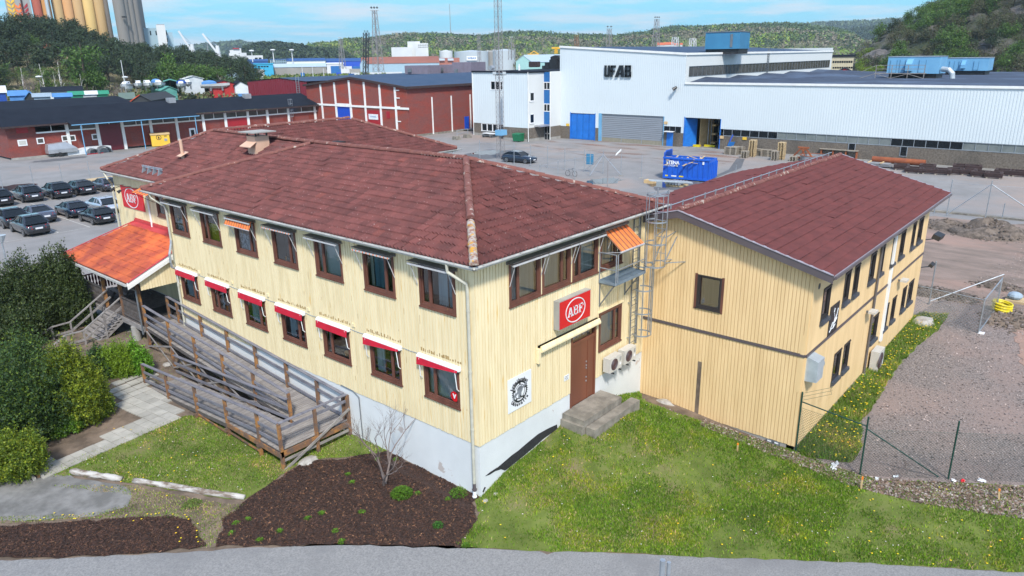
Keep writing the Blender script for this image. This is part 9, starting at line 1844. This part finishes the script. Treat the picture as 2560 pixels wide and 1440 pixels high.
hb('office_block','pale blue barrack block with two window rows in the harbour','building',675,720,149,565,10,'mill_blue',roofm='deep_blue',wins=[(677,151,718,153.5,9),(677,156,718,158.5,9)])
t=hb('warehouse','sky blue building with rounded top and round windows','building',633,681,161,420,12,'sky_blue',roofm='sky_blue',wins=[(644,165,672,168,4)]); hb('warehouse','small white hut in front of the sky blue building','building',640,657,174,405,8,'far_white')
shed('pipe_stack','white wrapped long bundle before the blue halls',722,815,160,157,520,6,'far_white','far_white'); shed('pipe_stack','second white wrapped bundle right of the first',820,862,160,157.5,520,6,'far_white','far_white')
t=hb('hotel_block','white stepped block on the wooded slope, highest part','building',1021,1052,103.5,790,24,'far_white',z0=4); hb('hotel_block','white lower wing at the left of the stepped block','building',980,1030,118,784,24,'far_white',z0=4); hb('hotel_block','white right part of the stepped block','building',1040,1072,108,787,24,'far_white',z0=4,wins=[(1045,112,1070,113.5,6),(1045,117,1070,118.5,6)])
p=None; hb('house','small white hotel like block near the rocky hill','building',2203,2226,76,1280,14,'far_white',z0=30,wins=[(2205,79,2224,83,5)]) if 0 else None
def tank(lb,px0,px1,rt,dist,m='tank_grey',sign=None):
    a=PD(px0,150,dist); b=PD(px1,150,dist); c=(a+b)/2; r=math.hypot(b.x-a.x,b.y-a.y)/2; d=V3((c.x-CAM.x,c.y-CAM.y,0)).normalized(); c=V3((c.x,c.y,0))+d*r; zt=zrow(a.x,a.y,rt); t=world_thing('storage_tank',lb,'tank',(c.x,c.y,2),'storage tanks'); mb=MB(); mb.tube([(c.x,c.y,1),(c.x,c.y,zt)],r,40); mb.tube([(c.x,c.y,zt),(c.x,c.y,zt+1.2)],[r,r*.1],40); mb.build('shell',m,t,smooth=False); mb=MB(); f=Fr((c-d*r).xy.to_3d(),RT)
    for k in range(36): x,y=c.x+math.cos(k*math.pi/18)*r,c.y+math.sin(k*math.pi/18)*r; mb.beam((x,y,zt),(x,y,zt+1.1),.08,.08)
    mb.build('railing','far_white',t)
    if sign: f=Fr(V3((c.x,c.y,0))-d*(r+.6)-V3((RT.x,RT.y,0)).normalized()*0,(RT.x,RT.y,0)); zz=zt-(zt-2)*.32; mb=MB(); f.box(mb,-r*.27,r*.33,zz-1.5,zz+1.5,0,.3); mb.build('sign_board','white',t); text(sign,2.0,f,.03*r,zz,.35,'panel_blue',t,'sign_lettering',bold=.04)
    return t
tank('wide pale tank with low cone top at the left of the tank group',1099,1132,129,600,'far_white'); tank('big grey tank with a white WIBAX sign board',1135,1222,130,560,sign='WIBAX'); tank('grey ribbed tank at the right end of the tank group',1232,1289,127,520); tank('narrow dark tank between the two big grey tanks',1218,1236,130,575,'grey_wall')
# ship with accommodation block, deck cranes
sp=world_thing('cargo_ship','grey hulled cargo ship with white stepped superstructure and red funnel band','ship',(300,560,0)); Ds=600
def sb(px0,px1,rt,rb,m,n,dp=16,dd=0):
    p=PD(px0,rb,Ds+dd); q=PD(px1,rb,Ds+dd); mb=MB(); u=V3((q.x-p.x,q.y-p.y,0)); nn=V3((-u.y,u.x,0)).normalized(); nn=nn if nn.dot(FW)>0 else -nn; z=zrow(p.x,p.y,rt); mb.obox((p.x,p.y,p.z),u,nn*dp,(0,0,z-p.z)); return mb.build(n,m,sp)
sb(576,622,149,165,'ship_grey','hull'); sb(440,576,150,165,'ship_grey','hull',20,30); sb(577,592,125,149,'far_white','superstructure'); sb(592,606,121,149,'far_white','superstructure'); sb(606,618,132,149,'far_white','superstructure'); sb(574,580,133,149,'far_white','superstructure'); sb(618,624,141,149,'far_white','superstructure'); sb(582,598,120,122.5,'door_red','funnel_band',8,-1); sb(584,602,122,126,'far_white','wheelhouse')
for i,(px,pt,cb,ct,tipx,tipr) in enumerate(((485,0,150,110,446,77),(548,0,152,114,506,84))):
    Dk=590; p=PD(px,cb,Dk); z1=PD(px,ct,Dk).z; t=world_thing('deck_crane',['white harbour crane with raised jib, left one','white harbour crane with raised jib, right one beside the ship'][i],'crane',tuple(p),'white cranes by the ship'); mb=MB(); mb.tube([tuple(p),(p.x,p.y,z1)],[2.2,1.2],10); mb.build('tower','far_white',t); q=PD(tipx,tipr,Dk); s=V3((p.x,p.y,p.z+(z1-p.z)*.42)); mb=MB(); mb.beam(s,q,1.1,1.3); mb.build('jib','far_white',t); mb=MB(); mb.tube([(p.x,p.y,z1),tuple(q)],.14,4); mb.tube([(p.x,p.y,z1),tuple(s.lerp(q,.6))],.14,4); mb.build('stays','tarp_grey',t)
hb('ferry_building','long white flat building right of the ship','building',618,658,138.5,640,14,'far_white',wins=[(636,144,655,149,2)])
hb('power_pylon','small hut','x',0,0,0,0,0,'white') if 0 else None
farpole('tall thin pylon with crossarm above the distant hill',521,108,135,1500,.7,'mast_steel','power_pylon','pylon')
# vehicles and containers on the quay
for i,(px0,px1,rt,m,lb) in enumerate(((875,896,182,'far_white','white van body left of the long white lorry'),(896,905,184,'far_white','small pale tank trailer'),(922,960,181,'far_white','white lorry trailer in front of the rust roofed warehouse'),(962,1003,180,'far_white','second white lorry trailer beside the first'),(1010,1038,179,'far_white','white tank trailer right of the lorries'),(868,890,184,'deep_blue','dark blue skip left of the lorries'),(838,850,181,'blue_pure','blue container before the long grey shed'),(748,758,182,'panel_blue','small blue container by the grey shed'))):
    hb('quay_trailer',lb,'trailer',px0,px1,rt,400 if i!=7 else 395,3,m,z0=2.2)
for i,(px0,px1,rt,m) in enumerate(((825,850,165,'panel_blue'),(852,878,166,'far_white'),(880,905,166,'panel_blue'),(868,905,172,'concrete'))): hb('stacked_crates',['blue stack on the quay below the bright blue hall','white stack on the quay below the bright blue hall','second blue stack on the quay further right','pale sawn timber stack on the quay'][i],'crates',px0,px1,rt,500,4,m)
# yellow tower crane parts, orange roofed houses, ochre school
p=PD(1390,134,440); t=world_thing('tower_crane','orange crane top peeping over the tall hall edge','crane',tuple(p)); mb=MB(); z=zrow(p.x,p.y,120); mb.beam(tuple(p),(p.x,p.y,z),1.4,1.4); mb.beam(V3((p.x,p.y,z))-RT*2.5,V3((p.x,p.y,z))+RT*4,1,1); mb.build('boom','crane_yellow',t); p=PD(1335,136,470); t=world_thing('tower_crane','low orange crane boom above the mint coloured gable','crane',tuple(p)); mb=MB(); mb.beam(V3(p)-RT*4,V3(p)+RT*3,.8,.8); mb.beam(V3(p)-RT*3,V3(p)+V3((0,0,2)),.5,.5); mb.beam(V3(p)+RT*3,V3(p)+V3((0,0,2)),.6,.6); mb.build('boom','crane_yellow',t)
for i,(a,b,re,rr_) in enumerate(((1642,1662,113,107),(1662,1684,112,106),(1684,1694,113,107.5),(1700,1706,112,108))): hut('house',['leftmost house with orange tiled roof on the slope','middle house with orange tiled roof on the slope','right house with orange tiled roof on the slope','small house right of the orange roofed row'][i],'house',a,b,117,re,rr_,760,10,'far_white','red_roof',gable=False,group='orange roofed houses on the slope')
t=hb('school_building','ochre two storey block with white columns right of the tall hall','building',2079,2134,142,240,16,'beige_wall',roofm='roof_felt',wins=[(2081,152,2132,157,9),(2081,167,2132,171,9)]); hut('house','dark red gabled house roof below the ochre block','house',2090,2128,200,180,171,215,10,'hut_red','roof_felt')
hut('house','white apartment block high between ridge and rocky hill','house',2202,2226,100,79,75,1250,12,'far_white','far_white',gable=False)

# ================================================================ haze: even thin air round everything
mb=MB(); mb.box(-700,4200,-2200,4200,-1.2,150); hz_=mb.build('haze','white',kind='stuff'); hm_=bpy.data.materials.new('haze_air'); hm_.use_nodes=True; N=hm_.node_tree.nodes; N.clear(); o_=N.new('ShaderNodeOutputMaterial'); v_=N.new('ShaderNodeVolumePrincipled'); v_.inputs['Color'].default_value=(.72,.90,1,1); v_.inputs['Density'].default_value=.00014; v_.inputs['Anisotropy'].default_value=.1; hm_.node_tree.links.new(v_.outputs[0],o_.inputs['Volume']); hz_.data.materials[0]=hm_; tag(hz_,'thin pale blue air over the whole landscape','haze')
